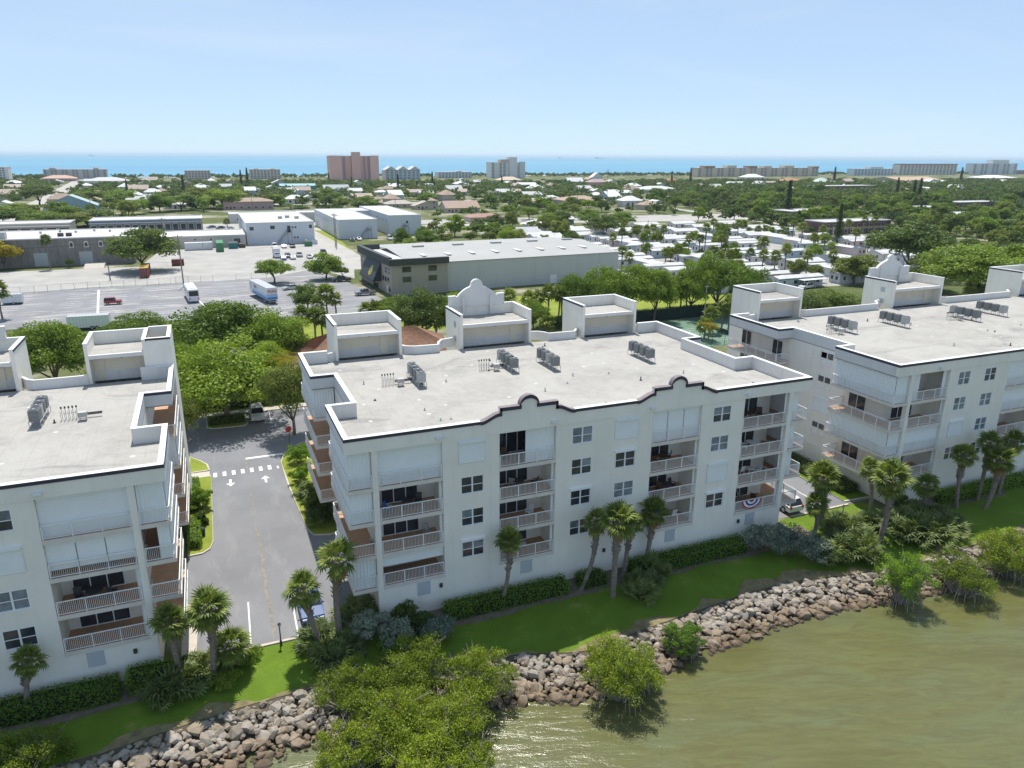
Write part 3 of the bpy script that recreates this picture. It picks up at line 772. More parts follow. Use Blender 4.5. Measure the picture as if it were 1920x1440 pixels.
TOPL = [(-120, -6.5), (-60, -6.5)]+[tuple(P(u, v, ZL)[:2]) for u, v in TOPPX]+[(85, -9.2), (200, -9)]
WATL = [(-120, -11), (-60, -11), (-20, -11.3)]+[tuple(P(u, v, ZW)[:2]) for u, v in WATPX]+[(90, -12.6), (200, -12.4)]
def interp(line, x):
    for (a, b), (c, d) in zip(line, line[1:]):
        if a <= x <= c: return b+(d-b)*(x-a)/max(1e-6, c-a)
    return line[0][1] if x < line[0][0] else line[-1][1]
xs = [-120+i*1.0 for i in range(321)]
m = MB(); ms = MB()
for a, b in zip(xs, xs[1:]):
    ya, yb = interp(TOPL, a), interp(TOPL, b); wa, wb = interp(WATL, a), interp(WATL, b)
    r0 = (0.2, 0.0); 
    for k in range(4):
        t0, t1 = k/4, (k+1)/4
        f = lambda y, t: 0.2+(y-0.2)*t; z = lambda t: ZL*t*t
        m.face([(a, f(ya, t0), z(t0)), (a, f(ya, t1), z(t1)), (b, f(yb, t1), z(t1)), (b, f(yb, t0), z(t0))])
    ms.face([(a, ya, ZL), (a, wa-1.5, ZW-0.9), (b, wb-1.5, ZW-0.9), (b, yb, ZL)])
tag(m.build('lawn', LAWN), kind='structure'); tag(ms.build('shore_bank', M('wet_bank', (0.10, 0.085, 0.06), 0.9, 0.3, 2)), kind='structure')
def lawn_z(x, y):
    yt = interp(TOPL, x); t = min(1, max(0, (0.2-y)/(0.2-yt))); return ZL*t*t
# sandy mulch beds along the walls
def bed(poly, zoff=0.02):
    n = len(poly); o = MB().face([(p[0], p[1], lawn_z(*p[:2])+zoff) for p in poly]).build('planting_bed', DIRT); tag(o, kind='structure')
for xa, xb in ((-56, -13.2), (1.5, 21.0), (21.3, 46), (57, 74), (78, 110)):
    n = max(2, int((xb-xa)/2)); rr = random.Random(int(xa*7)); ln = []
    pts = [(xa+(xb-xa)*i/n, 0.15) for i in range(n+1)]+[(xb-(xb-xa)*i/n, -2.3-rr.uniform(0, 0.7)) for i in range(n+1)]
    mm = MB()
    for i in range(n):
        q = [pts[i], pts[i+1], pts[2*n-i], pts[2*n+1-i]]; mm.face([(p[0], p[1], lawn_z(*p)+0.025) for p in reversed(q)])
    tag(mm.build('planting_bed', DIRT), kind='structure')

rr = random.Random(8); mm = MB(); px_ = [-40+k*.8 for k in range(150)]; wv = [max(.05, .45+.4*sin(x*.37)+.35*sin(x*1.13+1)+(.8 if 28 < x < 46 else 0)*abs(sin(x*.5))+rr.uniform(-.2, .25)) for x in px_]
for k in range(149):
    a, b = px_[k], px_[k+1]; ya, yb = interp(TOPL, a)-.05, interp(TOPL, b)-.05
    mm.face([(a, ya, lawn_z(a, ya)+.02), (b, yb, lawn_z(b, yb)+.02), (b, yb+wv[k+1], lawn_z(b, yb+wv[k+1])+.022), (a, ya+wv[k], lawn_z(a, ya+wv[k])+.022)])
tag(mm.build('bare_soil_edge', M('dry_edge', (0.20, 0.165, 0.085), .95, .4, 1.6)), kind='structure')
# --- left drive, road behind, right drive
sheet('driveway', rect(-12.6, 2.0, 0.55, 45.0), 0.008, ASPH)
sheet('driveway', rect(44.6, 58.3, 2.2, 45.0), 0.008, ASPH)
sheet('service_road', rect(-70, 140, 44.996, 57.6), 0.008, ASPH)
KERB = M('kerb_concrete', (0.50, 0.45, 0.38), 0.9, 0.12, 2)
def island(poly, label, mat=GRASS2, h=0.13):
    """kerbed planting island"""
    o = MB().prism(poly, 0, h).build('kerb', KERB); tag(o, kind='structure')
    c = Vector((sum(p[0] for p in poly)/len(poly), sum(p[1] for p in poly)/len(poly)))
    inn = []
    for p in poly:
        d = Vector(p[:2])-c; inn.append(c+d*(1-0.22/max(d.length, 0.6)))
    MB().face([(p.x, p.y, h+0.006) for p in inn]).build('island_soil', mat, o)
    return o
island([(-12.6, 16.8), (-11.3, 16.9), (-10.6, 17.6), (-10.3, 19), (-10.2, 35.8), (-12.6, 35.8)], '')
island([(-12.6, 37.4), (-10.3, 37.5), (-10.5, 39.5), (-11.3, 41), (-12.6, 42.9)], '')
sheet('footpath', rect(-12.9, -10.35, 35.85, 37.35), 0.05, CONC)
island([(-1.0, 16.6), (0.4, 16.1), (2.1, 16.2), (2.1, 43.2), (1.0, 42.6), (-0.4, 41.4), (-1.5, 39.6), (-2.15, 37), (-2.1, 30), (-1.8, 25), (-1.45, 18.2)], '')
island([(-10.5, 53.2), (-9.8, 52.5), (-5.6, 52.2), (-5.0, 52.9), (-5.1, 57.5), (-10.5, 57.6)], '')
sheet('sidewalk', rect(-60, 60, 57.7, 59.3), 0.10, CONC)
island([(-60, 59.35), (60, 59.35), (60, 62.6), (-60, 62.6)], '')
island([(54.5, 2.6), (58.2, 2.4), (58.2, 26), (55.6, 26), (54.9, 18)], '', LAWN)
sheet('footpath', [(-12.95, 0.3), (-11.9, 0.3), (-11.7, 7.8), (-12.95, 9)], 0.016, CONC)
MB().box(-11.6, 0.6, 0.25, 0.5, -0.1, 0.1).build('kerb', KERB)['kind'] = 'structure'
MB().box(46.4, 54.4, 1.9, 2.15, -0.1, 0.12).build('kerb', KERB)['kind'] = 'structure'
sheet('lawn', rect(44.74, 56.3, 0.19, 1.9), 0.007, LAWN); sheet('lawn', rect(58.3, 58.9, 0.19, 8), 0.009, LAWN)
# painted marks: one object each
def mark(name, poly, z=0.014):
    return sheet(name, poly, z, PAINT)
mark('stop_line', [(-6.1, 39.6), (-1.6, 39.6), (-1.6, 40.1), (-6.1, 40.1)])
for k in range(7): mark('crosswalk_bar', rect(-9.95+k*1.03, -9.55+k*1.03, 35.3, 36.6))
for k in range(2): mark('crosswalk_bar', rect(-2.75, -2.5, 35.3+k*0.5, 35.55+k*0.5))
def arrow(x, y, s):
    pts = [(-0.13, -1.0), (0.13, -1.0), (0.13, 0.15), (0.5, 0.15), (0, 1.0), (-0.5, 0.15), (-0.13, 0.15)]
    o = MB().face([(x+a, y+b*s, 0.014) for a, b in (pts if s > 0 else reversed(pts))]).build('road_arrow', PAINT); tag(o, kind='structure')
SEAM = M('asphalt_seam', (0.23, 0.215, 0.18), .9, .3, 2)
rr = random.Random(3); sp_ = [(-6.15+rr.uniform(-.12, .12), 1.0+k*1.3) for k in range(30)]; sm_ = MB()
for k in range(29):
    wa, wb = (.05+.13*abs(sin(k*1.7)) if k < 16 else .05), (.05+.13*abs(sin((k+1)*1.7)) if k < 15 else .05)
    (xa, ya), (xb, yb) = sp_[k], sp_[k+1]; sm_.face([(xa-wa, ya, .013), (xa+wa, ya, .013), (xb+wb, yb, .013), (xb-wb, yb, .013)])
tag(sm_.build('asphalt_seam', SEAM), kind='structure')
arrow(-8.15, 33.0, -1); arrow(-4.3, 32.6, 1)
mark('stall_line', [(-8.02, 1.0), (-7.9, 1.0), (-7.74, 7.0), (-7.86, 7.0)]); mark('stall_line', [(-4.47, 0.6), (-4.35, 0.6), (-4.24, 7.0), (-4.36, 7.0)])
mark('stall_line', rect(48.6, 48.72, 3, 9)); mark('stall_line', rect(51.6, 51.72, 3, 9)); mark('stall_line', rect(45.6, 45.72, 3, 9))
for k in range(3): mark('stall_line', rect(-1.9+k*2.9, -1.8+k*2.9, 52.8, 57.4))
# --- the big worn car park behind and the pale yard
LOT = [tuple(P(u, v)[:2]) for u, v in [(-80, 628), (0, 619), (330, 600), (575, 594), (660, 585), (700, 590), (720, 562), (650, 528), (590, 505), (500, 522), (395, 527), (320, 532), (165, 540), (0, 553), (-80, 560)]]
lot = sheet('car_park', LOT, 0.006, LOTM)
YARD = [tuple(P(u, v)[:2]) for u, v in [(-80, 559), (0, 552.5), (165, 539.5), (320, 531.5), (500, 521.5), (590, 504.5), (665, 522), (662, 470), (640, 455), (560, 430), (300, 470), (262, 500), (0, 510), (-80, 515)]]
yard = sheet('yard', YARD, 0.010, LOTC)
rnd = random.Random(4)
st = MB()
for gx0, gx1, y0, y1 in ((-58, -51, 130, 184), (-44, -37.5, 148, 180), (-37, -28, 146, 180), (-26, -13, 132, 182), (-12, 0, 128, 180), (0, 11, 128, 160)):
    y = y0
    while y < y1:
        if rnd.random() < 0.85: st.face([(gx0+rnd.uniform(0, 1), y, 0.014), (gx1-rnd.uniform(0, 2), y, 0.014), (gx1-1, y+0.14, 0.014), (gx0+0.5, y+0.14, 0.014)])
        y += 2.75
o = st.build('stall_lines', PAINT, lot); o['kind'] = 'stuff'
mark('lot_line', [(-37.1, 181.4), (-36.6, 181.4), (-33.0, 144.3), (-33.5, 144.3)]); mark('lot_line', [(-14.3, 172), (-14.0, 172), (-6.4, 130), (-6.9, 130)])
sheet('grass_field', [(8, 100), (75, 100), (130, 108), (128, 128), (40, 133), (24, 124), (8, 122)], 0.007, GRASS2)
sheet('grass_field', [(-70, 100), (6, 100), (6, 122), (-70, 126)], 0.007, LAWN)
sheet('grass_field', [(60, 96), (140, 96), (140, 112), (60, 112)], 0.009, GRASS2)
sheet('grass_verge', [(37, 225), (45, 225), (49, 300), (49, 360), (42, 360)], 0.012, GRASS2)
# roads
sheet('street', [(36.5, 196), (47, 196), (45, 300), (41, 420), (33, 420), (36, 300)], 0.016, ROADM)
sheet('street', [(-200, 340), (420, 330), (420, 343), (-200, 354)], 0.018, ROADM)
sheet('street', [(-104, 200), (-92, 200), (-120, 700), (-170, 1330), (-182, 1330), (-134, 700)], 0.020, ROADM)
sheet('street', [(-60, 560), (420, 520), (420, 530), (-60, 570)], 0.022, ROADM)
sheet('street', [(-250, 900), (1500, 900), (1500, 912), (-250, 912)], 0.024, ROADM)
sheet('street', [(275, 110), (283, 110), (330, 520), (322, 520)], 0.026, ROADM)
sheet('car_park', [(30, 385), (180, 378), (182, 352), (30, 358)], 0.012, LOTC)
sheet('car_park', [(-40, 352), (36, 350), (34, 392), (-40, 394)], 0.013, LOTC)
sheet('car_park', [(200, 330), (320, 322), (320, 365), (200, 375)], 0.014, LOTC)
sheet('mobile_home_paving', [(115, 118), (272, 104), (275, 290), (118, 300)], 0.012, M('park_paving', (0.33, 0.32, 0.30), 0.9, 0.2, 0.3))
# courts
COURT = M('court_green', (0.115, 0.20, 0.135), 0.8, 0.12, 0.4)
ct = sheet('tennis_court', rect(78, 112, 66, 90), 0.02, COURT)
cl = MB()
for a, b, c, d in ((82, 106, 70, 70.08), (82, 106, 81, 81.08), (82, 82.08, 70, 81), (105.9, 106, 70, 81), (82, 106, 71.4, 71.48), (82, 106, 79.6, 79.68), (88, 88.08, 71.4, 79.6), (100, 100.08, 71.4, 79.6), (88, 100, 75.5, 75.58)): cl.face([(a, c, 0.026), (b, c, 0.026), (b, d, 0.026), (a, d, 0.026)])
o = cl.build('court_line', PAINT, ct); o['kind'] = 'stuff'
sheet('tennis_court', rect(-24, -2, 66, 84), 0.02, COURT)
# ------------------------------------------------------------------ rock revetment
def stone_mat():
    t = NT('shore_stone'); oi = t.n('ObjectInfo').outputs['Random']
    v = t.pos((1, 1, 1), True); n = t.noise(v, 2.2, 5, 0.65)
    z = t.n('SeparateXYZ'); t.l(t.n('NewGeometry').outputs['Position'], z.inputs[0])
    c = t.ramp(oi, [(0.0, (0.32, 0.285, 0.235)), (0.35, (0.40, 0.36, 0.305)), (0.7, (0.22, 0.19, 0.15)), (1.0, (0.34, 0.27, 0.19))])
    wet = t.n('MapRange'); t.l(z.outputs['Z'], wet.inputs[0]); wet.inputs[1].default_value = -1.40; wet.inputs[2].default_value = -0.70; wet.inputs[3].default_value = 1; wet.inputs[4].default_value = 0
    c = t.mix(wet.outputs[0], c, (0.21, 0.135, 0.07))          # brown algae band at the waterline
    w2 = t.n('MapRange'); t.l(z.outputs['Z'], w2.inputs[0]); w2.inputs[1].default_value = -1.42; w2.inputs[2].default_value = -1.18; w2.inputs[3].default_value = .9; w2.inputs[4].default_value = 0
    c = t.mix(w2.outputs[0], c, (0.035, 0.030, 0.024))
    c = t.mix(t.ramp(n, [(0.35, 0.0), (0.75, 0.6)]), c, (0.16, 0.13, 0.10)); t.col(c)
    t.bump(t.noise(v, 6, 5, 0.7), 0.7, 0.08); return t.set(0.9, 0.2)
STONE = stone_mat()
def stone_mesh(seed):
    r = random.Random(seed); nr = np.random.default_rng(seed)
    pts = []
    for k in range(26):
        d = Vector((r.gauss(0, 1), r.gauss(0, 1), r.gauss(0, 1))).normalized(); s = r.uniform(0.42, 0.56); pts.append(Vector((d.x*s*1.15, d.y*s, d.z*s*0.75)))
    import bmesh
    bm = bmesh.new()
    for p in pts: bm.verts.new(p)
    bmesh.ops.convex_hull(bm, input=bm.verts)
    me = bpy.data.meshes.new('stone'); bm.to_mesh(me); bm.free(); me.materials.append(STONE); return me
stones = [stone_mesh(s) for s in range(12)]
REV = thing('rock_revetment', 'long bank of grey and brown boulders along the water edge', 'rocks', (20, -10, ZW))
rnd = random.Random(11)
allst = []
x = -30.0
while x < 92:
    yt, yw = interp(TOPL, x), interp(WATL, x); wd = yt-yw+0.55
    n = max(5, int(wd/0.36))
    for k in range(n):
        t = (k+rnd.uniform(0.1, 0.9))/n
        y = yt-0.25-t*(wd-0.3); z = ZL+(ZW-0.25-ZL)*min(1, max(0, (t*wd-0.2)/wd))**1.2+rnd.uniform(-0.16, 0.04)
        s = rnd.uniform(0.25, 0.65) if rnd.random() < 0.85 else rnd.uniform(0.7, 1.15)
        if t > 0.75: s *= 1.2
        allst.append((x+rnd.uniform(-0.35, 0.35), y, z, s, rnd.random()*6.28, rnd.uniform(-.5, .5), rnd.uniform(-.5, .5), rnd.randrange(12)))
    x += rnd.uniform(0.30, 0.42)
def onscreen(s):
    u, v, k = pix(s[:3]); ok = -20 < u < 1940 and v < 1460
    hid = (610 < u < 970 and 1215 < v < 1430)
    return (s[3]/k) if ok and not hid else 0
allst.sort(key=onscreen, reverse=True)
for s in allst[:300]:
    o = link('stone', stones[s[7]], REV, (s[0]-20, s[1]+10, s[2]-ZW)); o.rotation_euler = (s[5], s[6], s[4]); o.scale = (s[3], s[3]*rnd.uniform(0.75, 1.1), s[3]*0.9)
vs = []; fs = []
from mathutils import Euler
for s in allst[300:]:
    me = stones[s[7]]; i = len(vs); mt = Matrix.Translation((s[0]-20, s[1]+10, s[2]-ZW)) @ Euler((s[5], s[6], s[4])).to_matrix().to_4x4() @ Matrix.Scale(s[3], 4)
    vs += [tuple(mt @ v.co) for v in me.vertices]; fs += [tuple(i+k for k in p.vertices) for p in me.polygons]
t = NT('loose_stone'); ri = t.n('NewGeometry').outputs['Random Per Island']
z = t.n('SeparateXYZ'); t.l(t.n('NewGeometry').outputs['Position'], z.inputs[0])
wet = t.n('MapRange'); t.l(z.outputs['Z'], wet.inputs[0]); wet.inputs[1].default_value = -1.40; wet.inputs[2].default_value = -0.70; wet.inputs[3].default_value = 1; wet.inputs[4].default_value = 0
c = t.ramp(ri, [(0.0, (0.32, 0.285, 0.235)), (0.4, (0.40, 0.36, 0.305)), (0.75, (0.22, 0.19, 0.15)), (1.0, (0.33, 0.26, 0.18))])
c = t.mix(wet.outputs[0], c, (0.21, 0.135, 0.07)); w2 = t.n('MapRange'); t.l(z.outputs['Z'], w2.inputs[0]); w2.inputs[1].default_value = -1.42; w2.inputs[2].default_value = -1.18; w2.inputs[3].default_value = .9; w2.inputs[4].default_value = 0; c = t.mix(w2.outputs[0], c, (0.035, 0.030, 0.024)); c = t.mix(t.ramp(t.noise(t.pos(), 2.2, 5, 0.65), [(0.35, 0.0), (0.75, 0.6)]), c, (0.16, 0.13, 0.10)); t.col(c)
t.bump(t.noise(t.pos(), 6, 5, 0.7), 0.7, 0.08); t.set(0.9, 0.2)
me = bpy.data.meshes.new('rubble'); me.from_pydata(vs, [], fs); me.materials.append(t.m); me.update()
link('rubble', me, REV)['kind'] = 'stuff'
# ------------------------------------------------------------------ vehicles
def paint(name, c, rough=0.25):
    if name in _mc: return _mc[name]
    t = NT(name); t.col(c); t.set(rough, 0.5); t.b.inputs['Coat Weight'].default_value = 0.6; t.b.inputs['Coat Roughness'].default_value = 0.06
    _mc[name] = t.m; return t.m
CARGLASS = glass_mat('car_glass', (0.015, 0.018, 0.022), 0.04)
REDL = M('tail_lens', (0.45, 0.02, 0.02), 0.3, 0.02); HEADL = M('head_lens', (0.75, 0.77, 0.8), 0.15, 0.02)
PROF = {  # lower body side outline (x from front -> back), cabin outline; length, width
 'sedan': dict(L=4.75, W=1.82, body=[(-2.37, .30), (-2.33, .62), (-2.2, .74), (-1.0, .92), (-.95, .93), (1.45, .96), (2.2, .97), (2.35, .80), (2.37, .35)], cab=[(-1.05, .92), (-.25, 1.38), (.15, 1.44), (.75, 1.43), (1.1, 1.36), (1.75, .97)]),
 'suv': dict(L=4.8, W=1.92, body=[(-2.4, .35), (-2.38, .72), (-2.25, .90), (-1.2, 1.02), (-1.1, 1.03), (2.1, 1.06), (2.38, 1.0), (2.4, .42)], cab=[(-1.15, 1.02), (-.5, 1.60), (0, 1.70), (1.6, 1.70), (1.9, 1.63), (2.28, 1.06)]),
 'pickup': dict(L=5.6, W=1.95, body=[(-2.8, .42), (-2.78, .85), (-2.65, 1.02), (-1.35, 1.10), (.9, 1.12), (.92, 1.10), (2.75, 1.10), (2.8, .5)], cab=[(-1.35, 1.10), (-.75, 1.70), (-.4, 1.80), (.6, 1.80), (.85, 1.68), (.95, 1.12)]),
 'van': dict(L=5.4, W=2.0, body=[(-2.7, .4), (-2.68, .85), (-2.4, 1.1), (-2.2, 1.2), (2.6, 1.22), (2.7, 1.1), (2.7, .45)], cab=[(-2.25, 1.18), (-1.6, 1.85), (-1.2, 2.05), (2.4, 2.08), (2.6, 1.95), (2.66, 1.22)]),
 'jeep': dict(L=4.1, W=1.75, body=[(-2.05, .5), (-2.03, .95), (-1.9, 1.05), (-.55, 1.10), (-.5, 1.10), (1.9, 1.12), (2.0, 1.05), (2.02, .5)], cab=[(-.62, 1.10), (-.45, 1.72), (-.3, 1.82), (1.7, 1.82), (1.85, 1.75), (1.95, 1.12)]),
}
def wheel_mesh(r, wd):
    k = ('w', r, wd)
    if k not in _pane:
        m = MB(); n = 16
        vs = []
        for y, rr in ((-wd/2, r*0.93), (-wd/2+0.03, r), (wd/2-0.03, r), (wd/2, r*0.93)):
            vs += [(rr*cos(2*pi*i/n), y, rr*sin(2*pi*i/n)) for i in range(n)]
        fs = [(j*n+i, j*n+(i+1) % n, (j+1)*n+(i+1) % n, (j+1)*n+i) for j in range(3) for i in range(n)]+[tuple(range(n)), tuple(reversed(range(3*n, 4*n)))]
        a = m.mat(BLACK).mesh(vs, fs).data('wheel')
        h = MB().mat(METG)
        for s in (-1, 1):
            y0 = s*(wd/2+0.004); y1 = s*(wd/2-0.04)
            pts = [(r*0.6*cos(2*pi*i/12), y0, r*0.6*sin(2*pi*i/12)) for i in range(12)]; h.face(pts if s < 0 else pts[::-1])
        _pane[k] = (a, h.data('rim'))
    return _pane[k]
def car(kind, col, loc, rz, label, cat='car', colname=None, stripe=None):
    p = PROF[kind]; T = thing('parked_'+{'sedan': 'car', 'suv': 'suv', 'pickup': 'pickup_truck', 'van': 'van', 'jeep': 'jeep_car'}[kind].replace('jeep_car', 'car'), label, cat, loc, rz)
    mt = paint(colname or ('paint_%02x%02x%02x' % tuple(int(c*255) for c in col)), col)
    W = p['W']/2; B = p['body']
    # body: five slices across the width, tucked in at the sills
    def shell(outline, halfs, close, mat_, name, par=None):
        m = MB().mat(mat_); n = len(outline); vs = []
        cz = sum(q[1] for q in outline)/n; cx = sum(q[0] for q in outline)/n
        for y, kx, kz in halfs:
            vs += [(cx+(q[0]-cx)*kx, y, cz+(q[1]-cz)*kz if q[1] > cz else q[1]) for q in outline]
        S_ = len(halfs); fs = []
        for j in range(S_-1):
            for i in range(n): fs.append((j*n+i, j*n+(i+1) % n, (j+1)*n+(i+1) % n, (j+1)*n+i))
        fs += [tuple(reversed(range(n))), tuple(range((S_-1)*n, S_*n))]
        m.mesh(vs, fs); return m.build(name, mat_, par or T)
    low = B
    shell(low, [(-W, .985, .9), (-W*.93, .995, .97), (-W*.6, 1, 1), (W*.6, 1, 1), (W*.93, .995, .97), (W, .985, .9)], True, mt, 'body')
    C = p['cab']; n = len(C)
    zb, zt = C[0][1], max(q[1] for q in C)
    def inset(z): return W*(0.93-0.20*(z-zb)/(zt-zb))
    m = MB()
    Ls = [(q[0], -inset(q[1]), q[1]) for q in C]; Rs = [(q[0], inset(q[1]), q[1]) for q in C]
    m.face(Ls[::-1]); m.face(Rs)
    for i in range(n-1): m.face([Ls[i], Ls[i+1], Rs[i+1], Rs[i]])
    g = m.build('cabin_glass', CARGLASS, T)
    # roof skin and pillars in body colour
    r = MB(); top = [q for q in C if q[1] > zt-0.11]
    e = 0.012
    for a, b in zip(top, top[1:]): r.mesh([(a[0], -inset(a[1])-e, a[1]+e), (b[0], -inset(b[1])-e, b[1]+e), (b[0], inset(b[1])+e, b[1]+e), (a[0], inset(a[1])+e, a[1]+e), (a[0], -inset(a[1])-e, a[1]-.04), (b[0], -inset(b[1])-e, b[1]-.04), (b[0], inset(b[1])+e, b[1]-.04), (a[0], inset(a[1])+e, a[1]-.04)], [(0,1,2,3),(0,4,5,1),(2,6,7,3)])
    for s in (-1, 1):
        for a, b in ((C[0], C[1]), (C[-1], C[-2])): r.tube((a[0], s*inset(a[1])*1.005, a[1]), (b[0], s*inset(b[1])*1.01, b[1]), 0.045, None, 5)
        xm = (C[0][0]+C[-1][0])/2+0.15; r.tube((xm, s*(inset(zb)+.004), zb), (xm, s*(inset(zt-.08)+.004), zt-.06), 0.045, None, 5)
    r.build('roof', mt, T)
    if kind == 'pickup': pbox('cargo_bed', BLACK, T, 1.0, 2.68, -W*.82, W*.82, 1.05, 1.115)
    rad = 0.34 if kind in ('sedan',) else 0.38
    wm, rm = wheel_mesh(rad, 0.24)
    hx = p['L']/2
    for sx in (-hx*0.60, hx*0.60):
        for sy in (-1, 1):
            o = link('wheel', wm, T, (sx, sy*(W-0.09), rad)); link('rim', rm, o)
    zf = B[1][1]
    for s in (-1, 1):
        pbox('headlight', HEADL, T, -hx-.012, -hx+.22, min(s*W*.58, s*W*.93), max(s*W*.58, s*W*.93), zf-.12, zf+.015)
        pbox('tail_light', REDL, T, hx-.14, hx+.012, min(s*W*.68, s*W*.955), max(s*W*.68, s*W*.955), B[-2][1]-.22, B[-2][1]+.02)
        MB().cbox(C[0][0]+.25, s*(W+.05), zb+.06, .12, .2, .12).build('mirror', mt, T)
    for xx, nm in ((-hx-.015, 'number_plate'), (hx+.003, 'number_plate')): pbox(nm, WHITE, T, xx, xx+.012, -.16, .16, .48, .60)
    if stripe:
        for s in (-1, 1): pbox('stripe', stripe, T, -hx*.7, hx*.85, min(s*(W-.004), s*(W+.006)), max(s*(W-.004), s*(W+.006)), .84, .90)
    return T
BLUE, SILV, WHT, GREY, DARK, RED = (0.040, 0.090, 0.22), (0.45, 0.46, 0.47), (0.72, 0.73, 0.73), (0.16, 0.17, 0.18), (0.02, 0.022, 0.026), (0.30, 0.015, 0.02)
car('sedan', BLUE, (-3.05, 4.0, 0.01), pi/2, 'shiny blue sedan parked nose toward the lawn')
car('suv', SILV, (-3.6, 55.3, 0.01), pi/2, 'silver car parked beside the kerbed tree island', 'car')
car('suv', WHT, (47.3, 4.6, 0.01), -pi/2, 'white suv with green side stripe parked beyond the central block', 'car', stripe=M('green_stripe', (0.05, 0.16, 0.06), .4))
car('jeep', RED, (-31.0, 157.0, 0.01), pi, 'red off-road car with black top alone in the car park', 'car')
car('pickup', DARK, (29.0, 172.6, 0.01), 0.0, 'black pickup truck in the shade of a lot tree', 'truck')
car('pickup', GREY, (31.0, 147.6, 0.01), 0.0, 'dark grey pickup truck beside the dark-fascia warehouse', 'truck')
car('sedan', SILV, (13.2, 163.8, 0.01), 0.3, 'silver sedan half hidden behind the small dark lot tree')
car('van', WHT, (18.2, 266, 0.01), pi/2, 'white van, leftmost of three vehicles along the white building', 'van')
car('sedan', SILV, (21.9, 266, 0.01), pi/2, 'silver sedan, middle of three vehicles along the white building')
car('suv', DARK, (25.2, 265.6, 0.01), pi/2, 'black suv, rightmost of three vehicles along the white building')
car('sedan', BLUE, (17.8, 228.5, 0.01), pi/2, 'blue car parked in front of the small white box truck')
car('suv', GREY, (20.0, 234.5, 0.01), pi/2, 'dark grey car behind the silver car in the pale yard')
car('sedan', SILV, (21.2, 229.5, 0.01), pi/2, 'silver car right of the blue car in the pale yard')
car('pickup', SILV, (24.3, 235.8, 0.01), pi/2, 'silver pickup truck in the pale yard', 'truck')
car('sedan', SILV, (27.3, 230, 0.01), pi/2, 'small silver car alone at the right of the yard cars')
car('suv', DARK, (34.0, 241, 0.01), pi/2, 'dark suv behind the right lot tree')
for k in range(3): car('van', WHT, (69.5+k*3.0, 281.2, 0.01), pi/2, 'white van, %s of three between the white buildings' % ['left', 'middle', 'right'][k], 'van')
car('sedan', WHT, (56.2, 284.5, 0.01), pi/2, 'white car at the corner of the long white building'); car('sedan', DARK, (52.6, 281.5, 0.01), pi/2, 'dark car left of the white car by the long white building')
for k, (c, n) in enumerate(((BLUE, 'blue'), (DARK, 'black'), (SILV, 'silver'))): car('sedan', c, (-4+k*4.2, 366-k*5, 0.02), 0.6, f'distant {n} car in the far lot left of the road')
car('suv', WHT, (152.5, 113.0, 0.02), 0.2, 'white suv parked beside the pale blue mobile home', 'car')
car('van', WHT, (-55, 316, 0.02), 0.1, 'white van behind the brown textured warehouse', 'van')
# box truck
def box_vehicle(name, label, cat, loc, rz, L, W, z0, z1, mat, cabm=None):
    T = thing(name, label, cat, loc, rz)
    pbox('cargo_box', mat, T, -L/2, L/2, -W/2, W/2, z0, z1)
    m = MB()
    for k in range(int(L/0.6)+1):
        xx = -L/2+k*L/int(L/0.6)
        for s in (-1, 1): m.box(xx-.02, xx+.02, min(s*W/2, s*(W/2+.015)), max(s*W/2, s*(W/2+.015)), z0, z1)
    m.build('side_rib', METG if cabm is None else mat, T)['kind'] = 'stuff'
    pbox('top_rail', METG, T, -L/2-.02, L/2+.02, -W/2-.03, W/2+.03, z1, z1+.06)
    pbox('chassis', METD, T, -L/2+.2, L/2-.1, -W/2+.3, W/2-.3, z0-.25, z0)
    return T
def wheels(T, xs, W, r=0.42):
    wm, rm = wheel_mesh(r, 0.28)
    for x in xs:
        for s in (-1, 1):
            o = link('wheel', wm, T, (x, s*(W/2-.18), r)); link('rim', rm, o)
TRW = M('trailer_white', (0.70, 0.71, 0.72), 0.45, 0.06, 1.5)
T = box_vehicle('box_truck', 'small white box truck in the pale yard', 'truck', (16.2, 237, 0.01), -pi/2, 4.6, 2.3, .9, 3.3, TRW); wheels(T, (-1.5, 3.0), 2.3, .4)
m = MB().mat(TRW).box(2.4, 4.0, -1.0, 1.0, .5, 1.3); m.prismY([(2.4, 1.3), (3.9, 1.3), (3.2, 2.2), (2.4, 2.25)], -.95, .95); m.build('cab', TRW, T); pbox('windscreen', CARGLASS, T, 3.35, 3.62, -.85, .85, 1.5, 2.05)
T = box_vehicle('cargo_trailer', 'long white enclosed trailer at the near edge of the car park', 'trailer', (-33.0, 128.2, 0.01), -0.06, 8.0, 2.5, .55, 3.0, TRW); wheels(T, (0.6, 1.5), 2.62, .36)
m = MB()
for x in (0.6, 1.5): m.box(x-.45, x+.45, -1.33, -1.25, .70, .80)
m.build('fender', METD, T); MB().tube((-4, 0, .5), (-5.3, 0, .5), .06).build('tow_bar', METD, T)
T = box_vehicle('cargo_trailer', 'small white trailer beside the palm at the left edge', 'trailer', (-54.4, 166.4, 0.01), 0.0, 4.4, 2.2, .5, 2.5, TRW); wheels(T, (0.3,), 2.3, .36)
